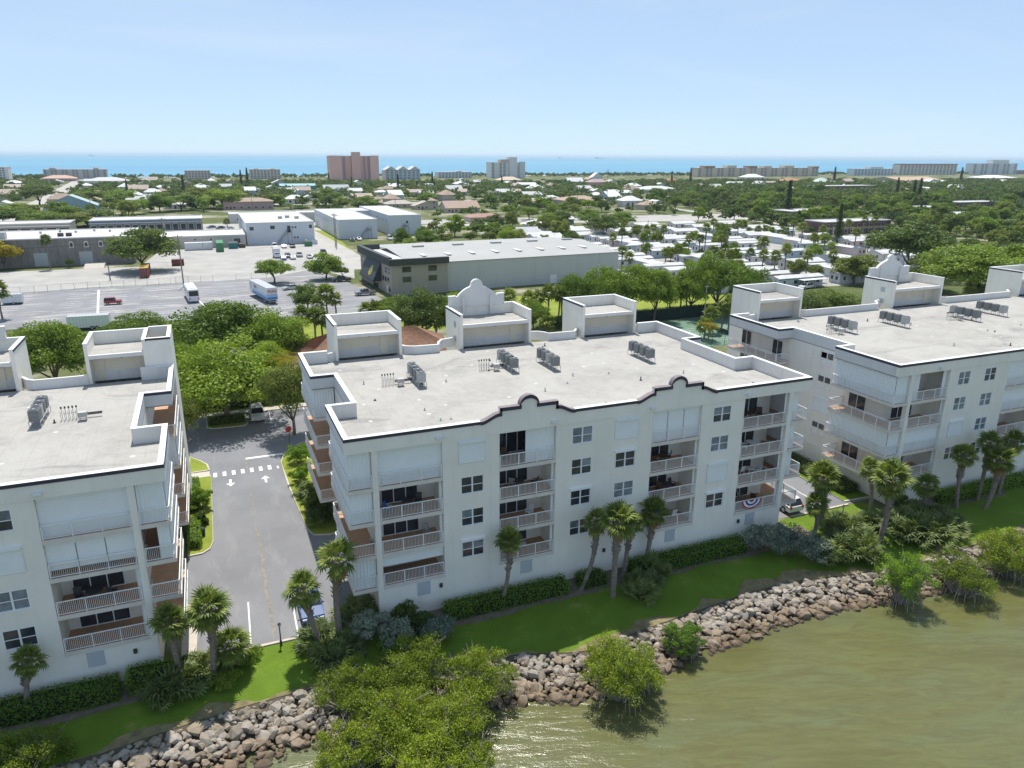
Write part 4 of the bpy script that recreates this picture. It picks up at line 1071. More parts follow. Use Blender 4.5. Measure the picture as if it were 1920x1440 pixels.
# moving van trailer with lettering
BL1 = M('trailer_blue', (0.07, 0.22, 0.50), .4, .05); BL2 = M('trailer_pale_blue', (0.35, 0.52, 0.70), .4, .05); LRED = M('lettering_red', (0.55, 0.03, 0.04), .5, .02)
T = box_vehicle('moving_trailer', 'white moving trailer with blue bands and red Atlas lettering', 'trailer', (4.9, 151.2, 0.01), -1.37, 16.2, 2.6, 1.0, 4.1, TRW, TRW); wheels(T, (4.9, 6.0), 2.6, .5)
for s in (-1, 1):
    pbox('blue_band', BL1, T, -5.5, 8.11, min(s*1.312, s*1.318), max(s*1.312, s*1.318), 1.0, 1.75); pbox('pale_band', BL2, T, -5.5, 8.11, min(s*1.312, s*1.318), max(s*1.312, s*1.318), 1.76, 2.35)
    pbox('blue_logo', BL2, T, -7.6, -6.2, min(s*1.312, s*1.318), max(s*1.312, s*1.318), 2.2, 3.7)
pbox('blue_band', BL1, T, 8.10, 8.13, -1.3, 1.3, 1.15, 1.75); pbox('pale_band', BL2, T, 8.10, 8.13, -1.3, 1.3, 1.76, 2.5); pbox('bumper', METG, T, 8.0, 8.2, -1.2, 1.2, .5, .7)
def letters(par, txt, size, mat, loc, rot, name='lettering'):
    cu = bpy.data.curves.new('lettering', 'FONT'); cu.body = txt; cu.size = size; cu.align_x = 'CENTER'; cu.extrude = 0.01; cu.materials.append(mat)
    tmp = bpy.data.objects.new(name, cu); COL.objects.link(tmp); bpy.context.view_layer.update(); me = bpy.data.meshes.new_from_object(tmp.evaluated_get(bpy.context.evaluated_depsgraph_get())); bpy.data.objects.remove(tmp)
    if not me.materials: me.materials.append(mat)
    o = link(name, me, par); o.location = loc; o.rotation_euler = rot; return o
letters(T, 'Atlas', 1.15, LRED, (8.15, 0, 2.95), (pi/2, 0, pi/2)); letters(T, 'Atlas', 1.3, LRED, (-2.5, -1.33, 2.75), (pi/2, 0, 0))
# coach
T = thing('coach_bus', 'white coach bus with dark rear window in the car park', 'bus', (-12.6, 157.8, 0.01), pi/2+0.10)
TRB = M('coach_white', (0.72, 0.73, 0.73), .35, .04)
m = MB().prismX([(-1.28, .45), (1.28, .45), (1.3, 2.6), (1.22, 3.25), (1.0, 3.45), (-1.0, 3.45), (-1.22, 3.25), (-1.3, 2.6)], -6, 6); m.build('body', TRB, T)
m = MB().box(-6.03, -5.98, -1.1, 1.1, 1.75, 3.05); m.build('rear_window', CARGLASS, T)
for s in (-1, 1): pbox('side_window', CARGLASS, T, -5.2, 5.6, min(s*1.295, s*1.32), max(s*1.295, s*1.32), 1.8, 2.75)
pbox('windscreen', CARGLASS, T, 5.98, 6.03, -1.15, 1.15, 1.4, 3.0); pbox('bumper', TRW, T, -6.15, -6.0, -1.2, 1.2, .45, .85)
for s in (-1, 1): pbox('tail_light', REDL, T, -6.04, -5.99, s*1.0-.12, s*1.0+.12, .95, 1.35)
wheels(T, (-3.6, -2.4, 3.8), 2.6, .5); pbox('roof_unit', TRW, T, -4.5, -2.5, -.7, .7, 3.45, 3.62)
# containers and bins
def container(loc, rz, L, W, H, mat, label, roof=None):
    T = thing('shipping_container', label, 'container', loc, rz); m = MB(); n = int(L/0.28)
    for s in (-1, 1):
        vs = []
        for i in range(n+1):
            y = s*(W/2-(0.04 if i % 2 else 0)); x = -L/2+L*i/n; vs += [(x, y, .1), (x, y, H)]
        m.mesh(vs, [(2*i, 2*i+2, 2*i+3, 2*i+1) for i in range(n)])
    m.box(-L/2, -L/2+.06, -W/2, W/2, .05, H); m.box(L/2-.06, L/2, -W/2, W/2, .05, H); m.build('side_panel', mat, T)
    pbox('roof_panel', roof or mat, T, -L/2, L/2, -W/2, W/2, H, H+.05)
    d = MB()
    for k in (-.75, -.25, .25, .75): d.tube((-L/2-.04, k*W*.55, .2), (-L/2-.04, k*W*.55, H-.1), .03, None, 5)
    d.build('lock_bar', METG, T)['kind'] = 'stuff'
CGRN, CRED, CYEL = M('container_green', (0.06, 0.21, 0.10), .55, .12, 2), M('container_maroon', (0.19, 0.055, 0.05), .6, .2, 2), M('container_yellow', (0.42, 0.27, 0.06), .6, .2, 2)
container((-26.2, 206, 0.02), pi/2, 12, 2.5, 3.0, CRED, 'maroon shipping container with yellow roof by the dark tree', CYEL)
container((-2.6, 266.2, 0.02), pi/2, 12, 2.6, 3.4, CGRN, 'green shipping container beside the low white building')
container((-12.2, 270.5, 0.02), 0, 6.5, 2.5, 2.9, TRW, 'left white storage container before the low building'); container((-7.0, 270.5, 0.02), 0, 3.6, 2.5, 2.9, TRW, 'right white storage container next to the green container')
container((-17.2, 226, 0.02), 0, 3.8, 2.2, 2.1, CRED, 'short maroon skip behind the utility pole')
def dumpster(loc, mat, label, s=1.0):
    T = thing('dumpster', label, 'dumpster', loc, 0)
    MB().prismX([(-.8*s, .1), (.8*s, .1), (1.0*s, 1.5*s), (-.9*s, 1.2*s)], -1.0*s, 1.0*s).build('bin', mat, T); MB().prismX([(-.95*s, 1.22*s), (1.05*s, 1.52*s), (1.05*s, 1.58*s), (-.95*s, 1.28*s)], -1.05*s, 1.05*s).build('lid', M('bin_lid', (0.03, 0.05, 0.05), .5), T)
TEAL = M('dumpster_teal', (0.03, 0.20, 0.22), .5, .1); dumpster((2.6, 271, .02), TEAL, 'teal dumpster right of the green container', 1.7); dumpster((6.0, 272.5, .02), BROWN, 'brown bin at the right end of the low building', 1.2)
dumpster((32.0, 269, .02), CGRN, 'green dumpster inside the low block enclosure', 1.5); dumpster((88.5, 277, .02), CGRN, 'green dumpster at the corner of the right white building', 1.4)
# ------------------------------------------------------------------ town buildings
WROOF = M('white_roof', (0.50, 0.495, 0.485), .8, .16, .2); WBLD = M('white_block_wall', (0.60, 0.62, 0.65), .8, .06, .3, streak=True)
GREYM = M('grey_metal_wall', (0.50, 0.505, 0.50), .6, .05, .4, streak=True); CHAR = M('charcoal_fascia', (0.055, 0.06, 0.065), .6, .1, 1); TAUPE = M('taupe_siding', (0.36, 0.33, 0.28), .7, .06, 1, streak=True)
def textured_wall():
    t = NT('rough_brown_wall'); a = t.noise(t.pos((1.2, 1.2, .25)), 1.0, 7, .8); t.col(t.ramp(a, [(0.35, (0.17, 0.155, 0.145)), (0.65, (0.31, 0.29, 0.27))])); t.bump(a, .6, .1); return t.set(.95, .1)
BRW = textured_wall()
def roofribs(m, x0, x1, y0, y1, z, step): pass
def win_part(par, face, a, z, w_, h, pos, mat=None, frame=None):
    """window on a box face: face 'f' (at y=pos, facing -y) or 'l' (at x=pos, facing -x)"""
    fr = MB()
    if face == 'f': fr.box(a-w_/2-.08, a+w_/2+.08, pos-.06, pos+.02, z-.08, z+h+.08); o = fr.build('window', frame or ALU, par); pbox('pane', mat or GLASS, o, a-w_/2, a+w_/2, pos-.075, pos-.055, z, z+h)
    else: fr.box(pos-.06, pos+.02, a-w_/2-.08, a+w_/2+.08, z-.08, z+h+.08); o = fr.build('window', frame or ALU, par); pbox('pane', mat or GLASS, o, pos-.075, pos-.055, a-w_/2, a+w_/2, z, z+h)
    return o
def flat_building(name, label, x0, x1, y0, y1, h, wall, roof=WROOF, front=(), left=(), par=0.35, rz=0.0, cat='building', units=(), cap=None):
    T = thing(name, label, cat, (x0, y0, 0), rz); w_, d = x1-x0, y1-y0
    MB().box(0, w_, 0, d, -.5, h, 'bt').build('wall', wall, T)
    pbox('roof', roof, T, .2, w_-.2, .2, d-.2, h-par-.1, h-par)
    m = MB()
    for q in ((-.06, w_+.06, -.06, .25), (-.06, w_+.06, d-.25, d+.06), (-.06, .25, .25, d-.25), (w_-.25, w_+.06, .25, d-.25)): m.box(*q, h-par-.1, h+.02)
    m.build('coping', cap or WALLW, T)
    for a, z, ww, hh in front: win_part(T, 'f', a, z, ww, hh, 0)
    for a, z, ww, hh in left: win_part(T, 'l', a, z, ww, hh, 0)
    for k, (ux, uy) in enumerate(units): pbox('roof_unit', ACL, T, ux, ux+1.8, uy, uy+1.6, h-par, h+.9)
    return T
def stair(T, x, w_, h, y=-1.2):
    m = MB(); n = 12
    for i in range(n): m.box(x+w_*i/n, x+w_*(i+1)/n, y, y+.9, h*(i+1)/n-.08, h*(i+1)/n)
    m.box(x+w_, x+w_+1.6, y, -.07, h-.08, h)
    for yy in (y, y+.9): m.tube((x, yy, 1.0), (x+w_, yy, h+1.0), .04, None, 5)
    for xx in (x+w_, x+w_+1.6): m.tube((xx, y, 0), (xx, y, h+1), .06, None, 5)
    m.tube((x+w_, y, h+1), (x+w_+1.6, y, h+1), .04, None, 5)
    return m.build('fire_stair', METD, T)
# dark-fascia warehouse: office front plus long pale metal shed
T = thing('warehouse', 'large grey metal warehouse with charcoal fascia office front', 'building', (37.6, 143.5, 0), 0.055)
MB().box(16, 73, 1.2, 48, -.5, 8.3, 't').build('shed_wall', GREYM, T)
m = MB().mat(M('pale_metal_roof', (0.34, 0.335, 0.32), .6, .07, .15)); m.prismX([(1.0, 8.3), (24.6, 9.9), (48.2, 8.3), (48.2, 8.1), (24.6, 9.7), (1.0, 8.1)], 6, 73.3); m.build('shed_roof', None, T)
for k in range(8): pbox('skylight', WHITE, T, 12+k*7.6, 13.2+k*7.6, 9, 13.5, 9.04, 9.3)
for k in range(5): pbox('roof_vent', ACL, T, 14+k*13, 17.5+k*13, 24, 25.2, 9.85, 10.35)
for xx in (26, 44, 58, 66): pbox('wall_seam', GREYM, T, xx, xx+.25, 1.14, 1.199, 0, 8.2)
d = pbox('door', WHITE, T, 49, 51.2, 1.1, 1.195, 0, 2.6); pbox('handle', METD, d, 50.8, 51.0, 1.04, 1.1, 1.1, 1.25)
MB().box(0, 16, 0, 33, -.5, 8.6, 't').build('office_wall', TAUPE, T)
m = MB(); m.box(-.9, 16.2, -.9, .3, 8.2, 9.9); m.box(-.9, .3, .3, 33, 8.2, 10.3); m.box(.3, 6, 32.4, 33, 8.2, 10.3); m.build('fascia', CHAR, T)
pbox('office_roof', WROOF, T, .3, 16, .3, 32.4, 8.6, 8.8)
for x_, z in ((4.2, 6.3), (11.6, 6.3), (4.2, 3.6), (11.6, 3.6)): win_part(T, 'f', x_, z, 2.3, 1.3, 0, GLASS, CHAR)
for y_, z in ((3, 5.8), (5.5, 5.8), (3.5, 3.2), (6.0, 3.2), (8.3, 3.2), (24, 5.8), (27, 5.8), (22, 2.6), (25, 2.6), (2.5, .9), (29, 5.8)): win_part(T, 'l', y_, z, 1.3, 1.2, 0, GLASS, CHAR)
aw = MB().prismY([(-.05, 8.1), (-2.6, 2.9), (-2.6, 2.6), (-.05, 2.6)], 10, 25).build('awning', CHAR, T)
m = MB().mat(M('logo_yellow', (0.55, 0.50, 0.06), .5, .05)); n = 24; q = Vector((-2.55, 0, -5.2)).normalized(); c0 = Vector((-1.55, 15.5, 5.05)); nr = Vector((-5.2, 0, 2.55)).normalized()
pts = [c0+nr*.06+Vector((0, 1, 0))*(1.5*cos(2*pi*i/n))+q*(1.5*sin(2*pi*i/n)) for i in range(n)]; m.face(pts)
lg = m.build('round_logo', None, aw); m = MB(); pts = [c0+nr*.09+Vector((0, 1, 0))*(1.5*.72*cos(2*pi*i/n))+q*(1.5*.72*sin(2*pi*i/n)) for i in range(n)]; m2 = [c0+nr*.09+Vector((0, 1, 0))*(1.5*.62*cos(2*pi*i/n))+q*(1.5*.62*sin(2*pi*i/n)) for i in range(n)]
for i in range(n): m.face([pts[i], pts[(i+1) % n], m2[(i+1) % n], m2[i]])
m.face([c0+nr*.09+Vector((0, a, 0))+q*b for a, b in ((-.6, -.15), (.6, -.15), (.6, .2), (-.6, .2))]); m.build('logo_mark', METD, aw)
pbox('entrance_glass', GLASS, T, -.08, -.02, 14, 19, .1, 2.6); pbox('door', WHITE, T, -.08, -.02, 4, 5, .1, 2.3); pbox('sign_board', WHITE, T, 13.9-14, -.0+.002-.06+.058, .8, 2.4, 3.0, 3.9) if False else None
# brown textured warehouse
T = flat_building('warehouse', 'brown textured warehouse with white roof at the left', -120, -31, 238, 271, 9.4, BRW, WROOF, (), (), .25)
for xx in (-61.3, -48.0):
    d = pbox('loading_door', M('loading_door', (0.42, 0.44, 0.45), .6, .05), T, xx+120, xx+124, -.05, .001, .2, 4.6); m = MB()
    for k in range(8): m.box(xx+120, xx+124, -.07, -.05, .3+k*.53, .36+k*.53)
    m.build('door_rib', LOUV, d)['kind'] = 'stuff'
for xx in (-49.8, -45.4, -41.0):
    m = MB().prismY([(xx+120-.7, 6.0), (xx+120+.7, 6.0), (xx+120+.7, 7.6), (xx+120+.35, 8.1), (xx+120-.35, 8.1), (xx+120-.7, 7.6)], -.1, -.01); o = m.build('window', SLAB, T); pbox('pane', GLASS, o, xx+120-.42, xx+120+.42, -.13, -.1, 6.3, 7.6)
pbox('roof_unit', ACL, T, 44, 51, 3, 6, 9.2, 11.4); pbox('roof_unit', METD, T, 65.5, 67.2, 7, 8.6, 9.2, 10.3); pbox('roof_unit', METD, T, 68.0, 69.7, 7, 8.6, 9.2, 10.3)
for k in range(5): pbox('roof_vent', ACL, T, 58+k*5.5, 58.7+k*5.5, 20+k % 2*4, 20.7+k % 2*4, 9.2, 9.9)
MB().prismX([(-10, 0.02), (0, 0.02), (0, .9), (-6, .9)], 74, 80).build('loading_ramp', CONC, T)
flat_building('low_building', 'low white-roofed building behind the storage containers', -25.5, 7.8, 276, 302, 5.0, M('pale_tan_wall', (0.50, 0.46, 0.41), .85, .08, .5), M('stained_white_roof', (0.60, 0.57, 0.52), .85, .16, .15), [(30, .3, 2.5, 3.2), (14, 3.2, 1, .6), (20, 3.2, 1, .6)], ())
T = flat_building('office_block', 'two-storey white block with rooftop units and outside stair', 8.6, 36.4, 280.5, 345, 9.2, WBLD, WROOF, [(2.2, 6.0, 1.7, 1.5), (10.6, 6.3, 1.9, 1.5), (26.3, 6.3, 1.3, 1.5), (18.8, 6.5, .8, .8), (20.0, 6.5, .8, .8), (19.4, 2.2, .8, .8), (20.6, 2.2, .8, .8)], [(12, 5.8, 1.5, 1.5), (26, 5.8, 1.5, 1.5), (42, 5.8, 1.5, 1.5)], .2, 0, 'building', [(15, 20), (18.5, 24), (22, 18)])
stair(T, 12.3, 4.2, 5.0); pbox('door', METD, T, 16.6, 17.9, -.06, -.01, 5.0, 7.6); m = MB()
for q in ((23.4, 28, -6, -5.7), (23.4, 23.7, -5.7, 0), (27.7, 28, -5.7, 0)): m.box(*q, 0, 1.9)
m.build('bin_enclosure', WBLD, T)
T = flat_building('office_block', 'left wing of the white two-storey block with fire stair', 48.5, 66.0, 290.5, 366, 8.7, WBLD, WROOF, [], [(6+k*7.0, z, 1.2, 1.2) for k in range(10) for z in (2.0, 5.6)], .2); stair(T, 9.3, 3.6, 4.2)
T = flat_building('office_block', 'right wing of the white two-storey block with fire stair', 74.0, 89.5, 300, 372, 9.4, WBLD, WROOF, [(8.5, 5.5, 1.0, 1.2)], [(6+k*7.0, 5.8, 1.0, 1.4) for k in range(8)], .2); stair(T, 3.0, 4.2, 4.4)
pbox('link_wall', WBLD, T, -8, 0, 45, 66, 0, 8.6); pbox('link_roof', WROOF, T, -8, 0, 45, 66, 8.6, 8.7)
STRIP = M('strip_mall_wall', (0.22, 0.25, 0.28), .7, .1, .6)
def strip(label, x0, x1, y0, y1, h, n, wall=STRIP, roof=WROOF):
    T = flat_building('shop_row', label, x0, x1, y0, y1, h, wall, roof, (), (), .3)
    w_ = (x1-x0)/n
    for k in range(n):
        o = pbox('shop_window', ALU, T, k*w_+.5, (k+1)*w_-.5, -.08, -.01, .4, h*.62); pbox('pane', GLASS, o, k*w_+.65, (k+1)*w_-.65, -.11, -.08, .5, h*.58)
    pbox('canopy', wall, T, 0, x1-x0, -2.2, -.01, h*.68, h*.78)
    return T
strip('long dark-fronted shop row with white roof beyond the left lot', -58, -8, 356, 378, 6.0, 14)
strip('low pale shop row behind trees at far left', -118, -66, 356, 374, 5.4, 10, M('pale_shop_wall', (0.45, 0.43, 0.40), .8, .08, .5))
flat_building('low_building', 'long low pale building behind the two-storey white block', 6, 62, 392, 410, 5.2, M('cream_block', (0.52, 0.50, 0.46), .8, .06, .5), WROOF, [(5+k*7, 1.5, 2.0, 1.4) for k in range(7)])
flat_building('low_building', 'low blue-grey building with flat roof right of the long pale one', 66, 98, 400, 420, 5.0, M('bluegrey_wall', (0.22, 0.27, 0.31), .8, .06, .5), WROOF, [(5+k*6, 1.5, 2.0, 1.4) for k in range(4)])
# pitched-roof houses
def roofcol(c): return M('roof_%02x%02x%02x' % tuple(int(x*255) for x in c), c, .85, .15, .6)
def house(label, x, y, w_, d, h, wallc, roofc, kind='hip', rh=2.2, rz=0.0, ch=False, name='house'):
    T = thing(name, label, 'house', (x, y, 0), rz)
    wm = M('wall_%02x%02x%02x' % tuple(int(q*255) for q in wallc), wallc, .85, .06, .6); rm = roofcol(roofc)
    m = MB().box(-w_/2, w_/2, -d/2, d/2, -.3, h, 'bt')
    e = .6
    r = MB()
    if kind == 'hip':
        a = max(0.4, w_/2-d/2) if w_ > d else .4; b = 0 if w_ > d else d/2-w_/2
        vs = [(-w_/2-e, -d/2-e, h-.1), (w_/2+e, -d/2-e, h-.1), (w_/2+e, d/2+e, h-.1), (-w_/2-e, d/2+e, h-.1), (-a if w_ > d else 0, -b, h+rh), (a if w_ > d else 0, b, h+rh)]
        fs = [(0, 1, 5, 4), (1, 2, 5), (2, 3, 4, 5), (3, 0, 4)] if w_ > d else [(0, 1, 4), (1, 2, 5, 4), (2, 3, 5), (3, 0, 4, 5)]
        r.mesh(vs, fs+[(3, 2, 1, 0)])
    elif kind == 'gable':      # ridge along x
        r.prismX([(-d/2-e, h-.2), (0, h+rh), (d/2+e, h-.2), (d/2+e, h-.4), (0, h+rh-.25), (-d/2-e, h-.4)], -w_/2-e*.6, w_/2+e*.6)
        for s in (-1, 1): m.face([(s*w_/2, -d/2, h), (s*w_/2, d/2, h), (s*w_/2, 0, h+rh-.25)])
    else:                      # gable facing the viewer, ridge along y
        r.prismY([(-w_/2-e, h-.2), (0, h+rh), (w_/2+e, h-.2), (w_/2+e, h-.4), (0, h+rh-.25), (-w_/2-e, h-.4)], -d/2-e*.6, d/2+e*.6)
        for s in (-1, 1): m.face([(-w_/2, s*d/2, h), (w_/2, s*d/2, h), (0, s*d/2, h+rh-.25)])
    m.build('wall', wm, T); ro = r.build('roof', rm, T)
    if ch: pbox('chimney', WALLW, ro, w_*.2, w_*.2+.8, -.4, .4, h+rh*.3, h+rh+.9)
    n = max(2, int(w_/4.5))
    for k in range(n):
        xx = -w_/2+w_*(k+.5)/n
        for fl in range(max(1, int(h/2.9))): win_part(T, 'f', xx, .9+fl*2.9, 1.5, 1.2, -d/2)
    pbox('door', BROWN, T, -w_/2+w_/n*.98-.5, -w_/2+w_/n*.98+.5, -d/2-.06, -d/2-.01, 0, 2.1)
    return T
TAN, TERRAC, WHR, GRR, TEALR, PINKW, BEIGE, WWALL = (0.33, 0.25, 0.19), (0.38, 0.20, 0.12), (0.62, 0.62, 0.62), (0.30, 0.30, 0.31), (0.25, 0.45, 0.45), (0.50, 0.34, 0.33), (0.48, 0.42, 0.34), (0.62, 0.62, 0.60)
def house_px(label, u, v, wpx, wallc, roofc, kind='hip', h=3.2, rh=2.0, dep=None, ch=False):
    p = P(u, v); k = (p-CAM_POS).length/CAM_F; w_ = wpx*k*1.05
    return house(label, p.x, p.y+(dep or w_*.6)/2, w_, dep or max(8, w_*.6), h, wallc, roofc, kind, rh, 0.0, ch)
house_px('pale blue house with a big street-facing gable at left', 133, 393, 72, (0.30, 0.42, 0.46), (0.33, 0.43, 0.46), 'front', 2.6, 7.0, 16)
house_px('long pink house with tan hipped roof behind the white block', 467, 393, 78, PINKW, TAN, 'hip', 5.5, 2.2, 16)
house_px('grey-roofed house beside the shop row, among left trees', 262, 382, 44, WWALL, (0.42, 0.43, 0.44), 'hip', 3.2, 2.4)
house_px('small pale house behind the grey-roofed left house', 228, 372, 38, WWALL, (0.40, 0.38, 0.35), 'hip', 3.0, 2.0)
house_px('white long-roofed house below the far left condo', 200, 347, 60, WWALL, (0.48, 0.48, 0.48), 'hip', 5, 4.0)
house_px('salmon tile roofed hall at the foot of the left condo', 110, 340, 45, PINKW, (0.50, 0.33, 0.26), 'hip', 4, 4.0)
house_px('bright blue house left of the pink tower', 560, 356, 58, (0.10, 0.30, 0.38), (0.30, 0.45, 0.50), 'gable', 4.5, 1.8)
house_px('grey ribbed roof house, upper one below the pink tower', 632, 362, 42, WWALL, (0.40, 0.41, 0.43), 'gable', 4, 4.0)
house_px('white roofed house below the pink tower', 666, 366, 26, WWALL, WHR, 'gable', 4, 2.5)
house_px('tan roofed bungalow left of the brick-red roof house', 752, 390, 50, BEIGE, (0.40, 0.36, 0.32), 'hip', 3.0, 2.4)
house_px('pale bungalow with low gables right of the tan bungalow', 800, 393, 42, BEIGE, (0.40, 0.35, 0.31), 'front', 2.8, 3.0)
house_px('bungalow with broad pinkish-tan roof behind the warehouse', 868, 399, 62, BEIGE, (0.40, 0.29, 0.23), 'gable', 3.4, 4.2)
house_px('dusty red roofed house at the edge of the mobile homes', 915, 416, 64, BEIGE, (0.34, 0.20, 0.17), 'hip', 2.8, 1.6)
house_px('large hall with brown hipped roof right of centre', 1100, 386, 78, BEIGE, (0.36, 0.26, 0.20), 'hip', 4.2, 3.0, 26)
house_px('low brown flat-fronted house left of the brown hall', 1020, 390, 34, (0.32, 0.24, 0.18), TAN, 'hip', 4.2, .6)
house_px('cream villa with tan pyramid roof before the white tower', 958, 347, 40, (0.62, 0.55, 0.52), (0.55, 0.44, 0.32), 'hip', 6.5, 4.0)
house_px('white roofed house right of the cream villa', 1008, 360, 30, WWALL, WHR, 'hip', 4, 3.0)
house_px('teal house with white gable roof near the shore', 1080, 348, 30, (0.15, 0.38, 0.38), WHR, 'gable', 5, 5.0)
house_px('mauve roofed house right of the teal house', 1125, 349, 36, PINKW, (0.38, 0.28, 0.27), 'hip', 5, 4.0)
house_px('tall white gabled beach house above the mauve roof', 1120, 340, 20, WWALL, WHR, 'front', 6, 7.0)
house_px('white house with pale roof left of the right woods', 1190, 356, 26, WWALL, WHR, 'hip', 4.5, 3.0)
house_px('long white roofed house at the woods edge', 1240, 361, 70, WWALL, (0.50, 0.50, 0.50), 'hip', 3.5, 3.0)
house_px('white pyramid-roofed pavilion before the long tan condo', 1417, 338, 36, WWALL, WHR, 'hip', 5, 5.0)
house_px('orange tiled house among palms at right', 1262, 345, 16, BEIGE, TERRAC, 'hip', 5, 3.0)
house_px('orange tiled house right of the white pavilion', 1490, 345, 40, BEIGE, TERRAC, 'hip', 4, 4.0)
house_px('pale green pavilion roof before the right condos', 1545, 346, 24, WWALL, (0.50, 0.58, 0.55), 'hip', 4, 5.0)
house_px('long tan roofed hall below the red-topped condo', 1725, 345, 90, BEIGE, (0.42, 0.31, 0.21), 'gable', 6, 4.0)
house_px('white-roofed low house at far right edge', 1880, 339, 60, WWALL, WHR, 'hip', 5, 4.0)
house_px('white-roofed villa between trees below the beach condos', 990, 352, 34, WWALL, WHR, 'gable', 4, 2.0)
house_px('grey-white bungalow with porch at the mobile home edge', 985, 452, 58, (0.42, 0.42, 0.43), (0.50, 0.50, 0.50), 'gable', 3.2, 2.6)
house_px('white bungalow with low hipped roof above the porch bungalow', 1010, 432, 40, WWALL, WHR, 'hip', 3.2, 2.0)
house_px('teal-trimmed cottage behind the round trees', 1062, 420, 24, (0.20, 0.42, 0.45), WHR, 'gable', 3, 2.0)
# brown-walled apartments in the right woods
APW = M('apartment_maroon', (0.15, 0.085, 0.08), .8, .1, .6); APT = M('apartment_tan', (0.45, 0.37, 0.24), .8, .06, .6)
def apart(label, u0, u1, v, vt, dep, wall=APW):
    a, b = P(u0, v), P(u1, v); y = (a.y+b.y)/2; x0, x1 = PY(u0, v, y).x, PY(u1, v, y).x
    h = max(5.5, height_at((u0+u1)/2, vt, (P((u0+u1)/2, v))))
    T = flat_building('apartment_block', label, x0, x1, y, y+dep, min(h, 9), wall, WROOF, [(2+k*4.0, z, 1.6, 1.3) for k in range(int((x1-x0)/4)) for z in (.9, 3.6)], (), .3, 0, 'building')
    pbox('storey_band', APT, T, 0, x1-x0, -.05, -.01, 2.6, 3.3); return T
apart('maroon-walled apartment block with white roof, left in the woods', 1480, 1566, 412, 398, 18)
apart('maroon and tan apartment block beside the tall dark pine', 1545, 1660, 438, 414, 14)
apart('apartment block with white roof glimpsed between the right trees', 1735, 1775, 404, 388, 16)
apart('low white-roofed apartment wing below the dark glazed wall', 1810, 1862, 420, 407, 22)
apart('far white-roofed apartment wing at the top of the right woods', 1795, 1870, 396, 378, 14)
apart('long maroon shed roof far behind the right woods', 1535, 1640, 362, 348, 20)
apart('short apartment block hidden among the palms at right', 1640, 1668, 432, 418, 14)
# ------------------------------------------------------------------ beach towers
def beach_block(label, u0, u1, vt, y, wall, floors, cols, style='grid', trim=None, vb=340, dep=20.0, crown=()):
    p0, p1 = PY(u0, vb, y), PY(u1, vb, y); zt = PY((u0+u1)/2, vt, y).z; w_ = p1.x-p0.x
    T = thing('beach_condominium', label, 'building', (p0.x, y, 0), 0, 'condominiums along the beach')
    wm = M('bw_%02x%02x%02x' % tuple(int(q*255) for q in wall), wall, .85, .05, .05)
    MB().box(0, w_, 0, dep, -1, zt).build('wall', wm, T)
    pbox('roof', M('far_roof', (0.5, 0.49, 0.48), .9), T, -.2, w_+.2, -.2, dep+.2, zt, zt+.6)
    gl = MB(); sb = MB(); cw = w_/cols; fh = zt/floors
    for f in range(floors):
        for c in range(cols):
            if style == 'grid' or (style == 'mixed' and c % 3 != 1) or (style == 'stripe' and c % 2 == 0):
                gl.box(c*cw+cw*.18, c*cw+cw*.82, -.25, -.05, f*fh+fh*.28, f*fh+fh*.85)
        if style in ('grid', 'mixed'): sb.box(.2, w_-.2, -.9, -.26, f*fh-.15, f*fh+.12)
    gl.build('window', GLASSB, T)['kind'] = 'stuff'
    if sb.v: sb.build('balcony', wm, T)['kind'] = 'stuff'
    for a, b, z, cm in crown:
        pbox('rooftop_block', cm or wm, T, w_*a, w_*b, -1.2, dep*.8, zt*.0 if z > 0 and False else zt, zt+z)
    return T
PK, WT, GY, TN = (0.78, 0.46, 0.40), (0.74, 0.73, 0.70), (0.56, 0.54, 0.53), (0.66, 0.55, 0.43)
T = beach_block('tall pink beach tower with a raised central shaft', 620, 711, 293, 1120, PK, 12, 12, 'mixed', vb=340, dep=24)
w_ = PY(711, 340, 1120).x-PY(620, 340, 1120).x; pbox('shaft', M('pink_shaft', (0.74, 0.44, 0.37), .85), T, w_*.44, w_*.62, -4, 0, 0, PY(668, 285, 1120).z); pbox('wing', M('pink_wing', (0.78, 0.47, 0.40), .85), T, w_*.0, w_*.24, -3, 0, 0, PY(640, 293, 1120).z+1); pbox('wing', M('pink_wing', None), T, w_*.82, w_*1.0, -3, 0, 0, PY(700, 293, 1120).z+1)
T = beach_block('white beach block with white gabled roofs beside the pink tower', 723, 788, 319, 1130, (0.62, 0.68, 0.72), 6, 8, 'grid', dep=24)
w_ = PY(788, 340, 1130).x-PY(723, 340, 1130).x; z_ = PY(755, 319, 1130).z
for a, b in ((-.02, .34), (.33, .68), (.67, 1.02)): MB().prismY([(w_*a, z_-.2), (w_*(a+b)/2, z_+6), (w_*b, z_-.2)], -2, 22).build('gable_roof', WROOF, T)
beach_block('low long white beach block left of the white tower', 822, 884, 323, 1200, WT, 5, 10, 'grid', crown=((.55, .70, 2.5, None),))
T = beach_block('white beach tower with a tall central lift shaft', 921, 984, 305, 1180, (0.76, 0.74, 0.70), 11, 9, 'mixed', dep=24)
w_ = PY(984, 340, 1180).x-PY(921, 340, 1180).x; z0_ = PY(955, 294.5, 1180).z; pbox('shaft', M('white_shaft', (0.70, 0.70, 0.70), .85), T, w_*.52, w_*.73, -5, 12, 0, z0_); pbox('shaft', M('grey_shaft', (0.62, 0.62, 0.62), .85), T, w_*.82, w_*.98, -4, 0, 0, PY(975, 303, 1180).z); pbox('penthouse', M('peach', (0.58, 0.45, 0.36), .8), T, w_*.28, w_*.5, 0, 14, PY(955, 305, 1180).z, PY(955, 299, 1180).z)
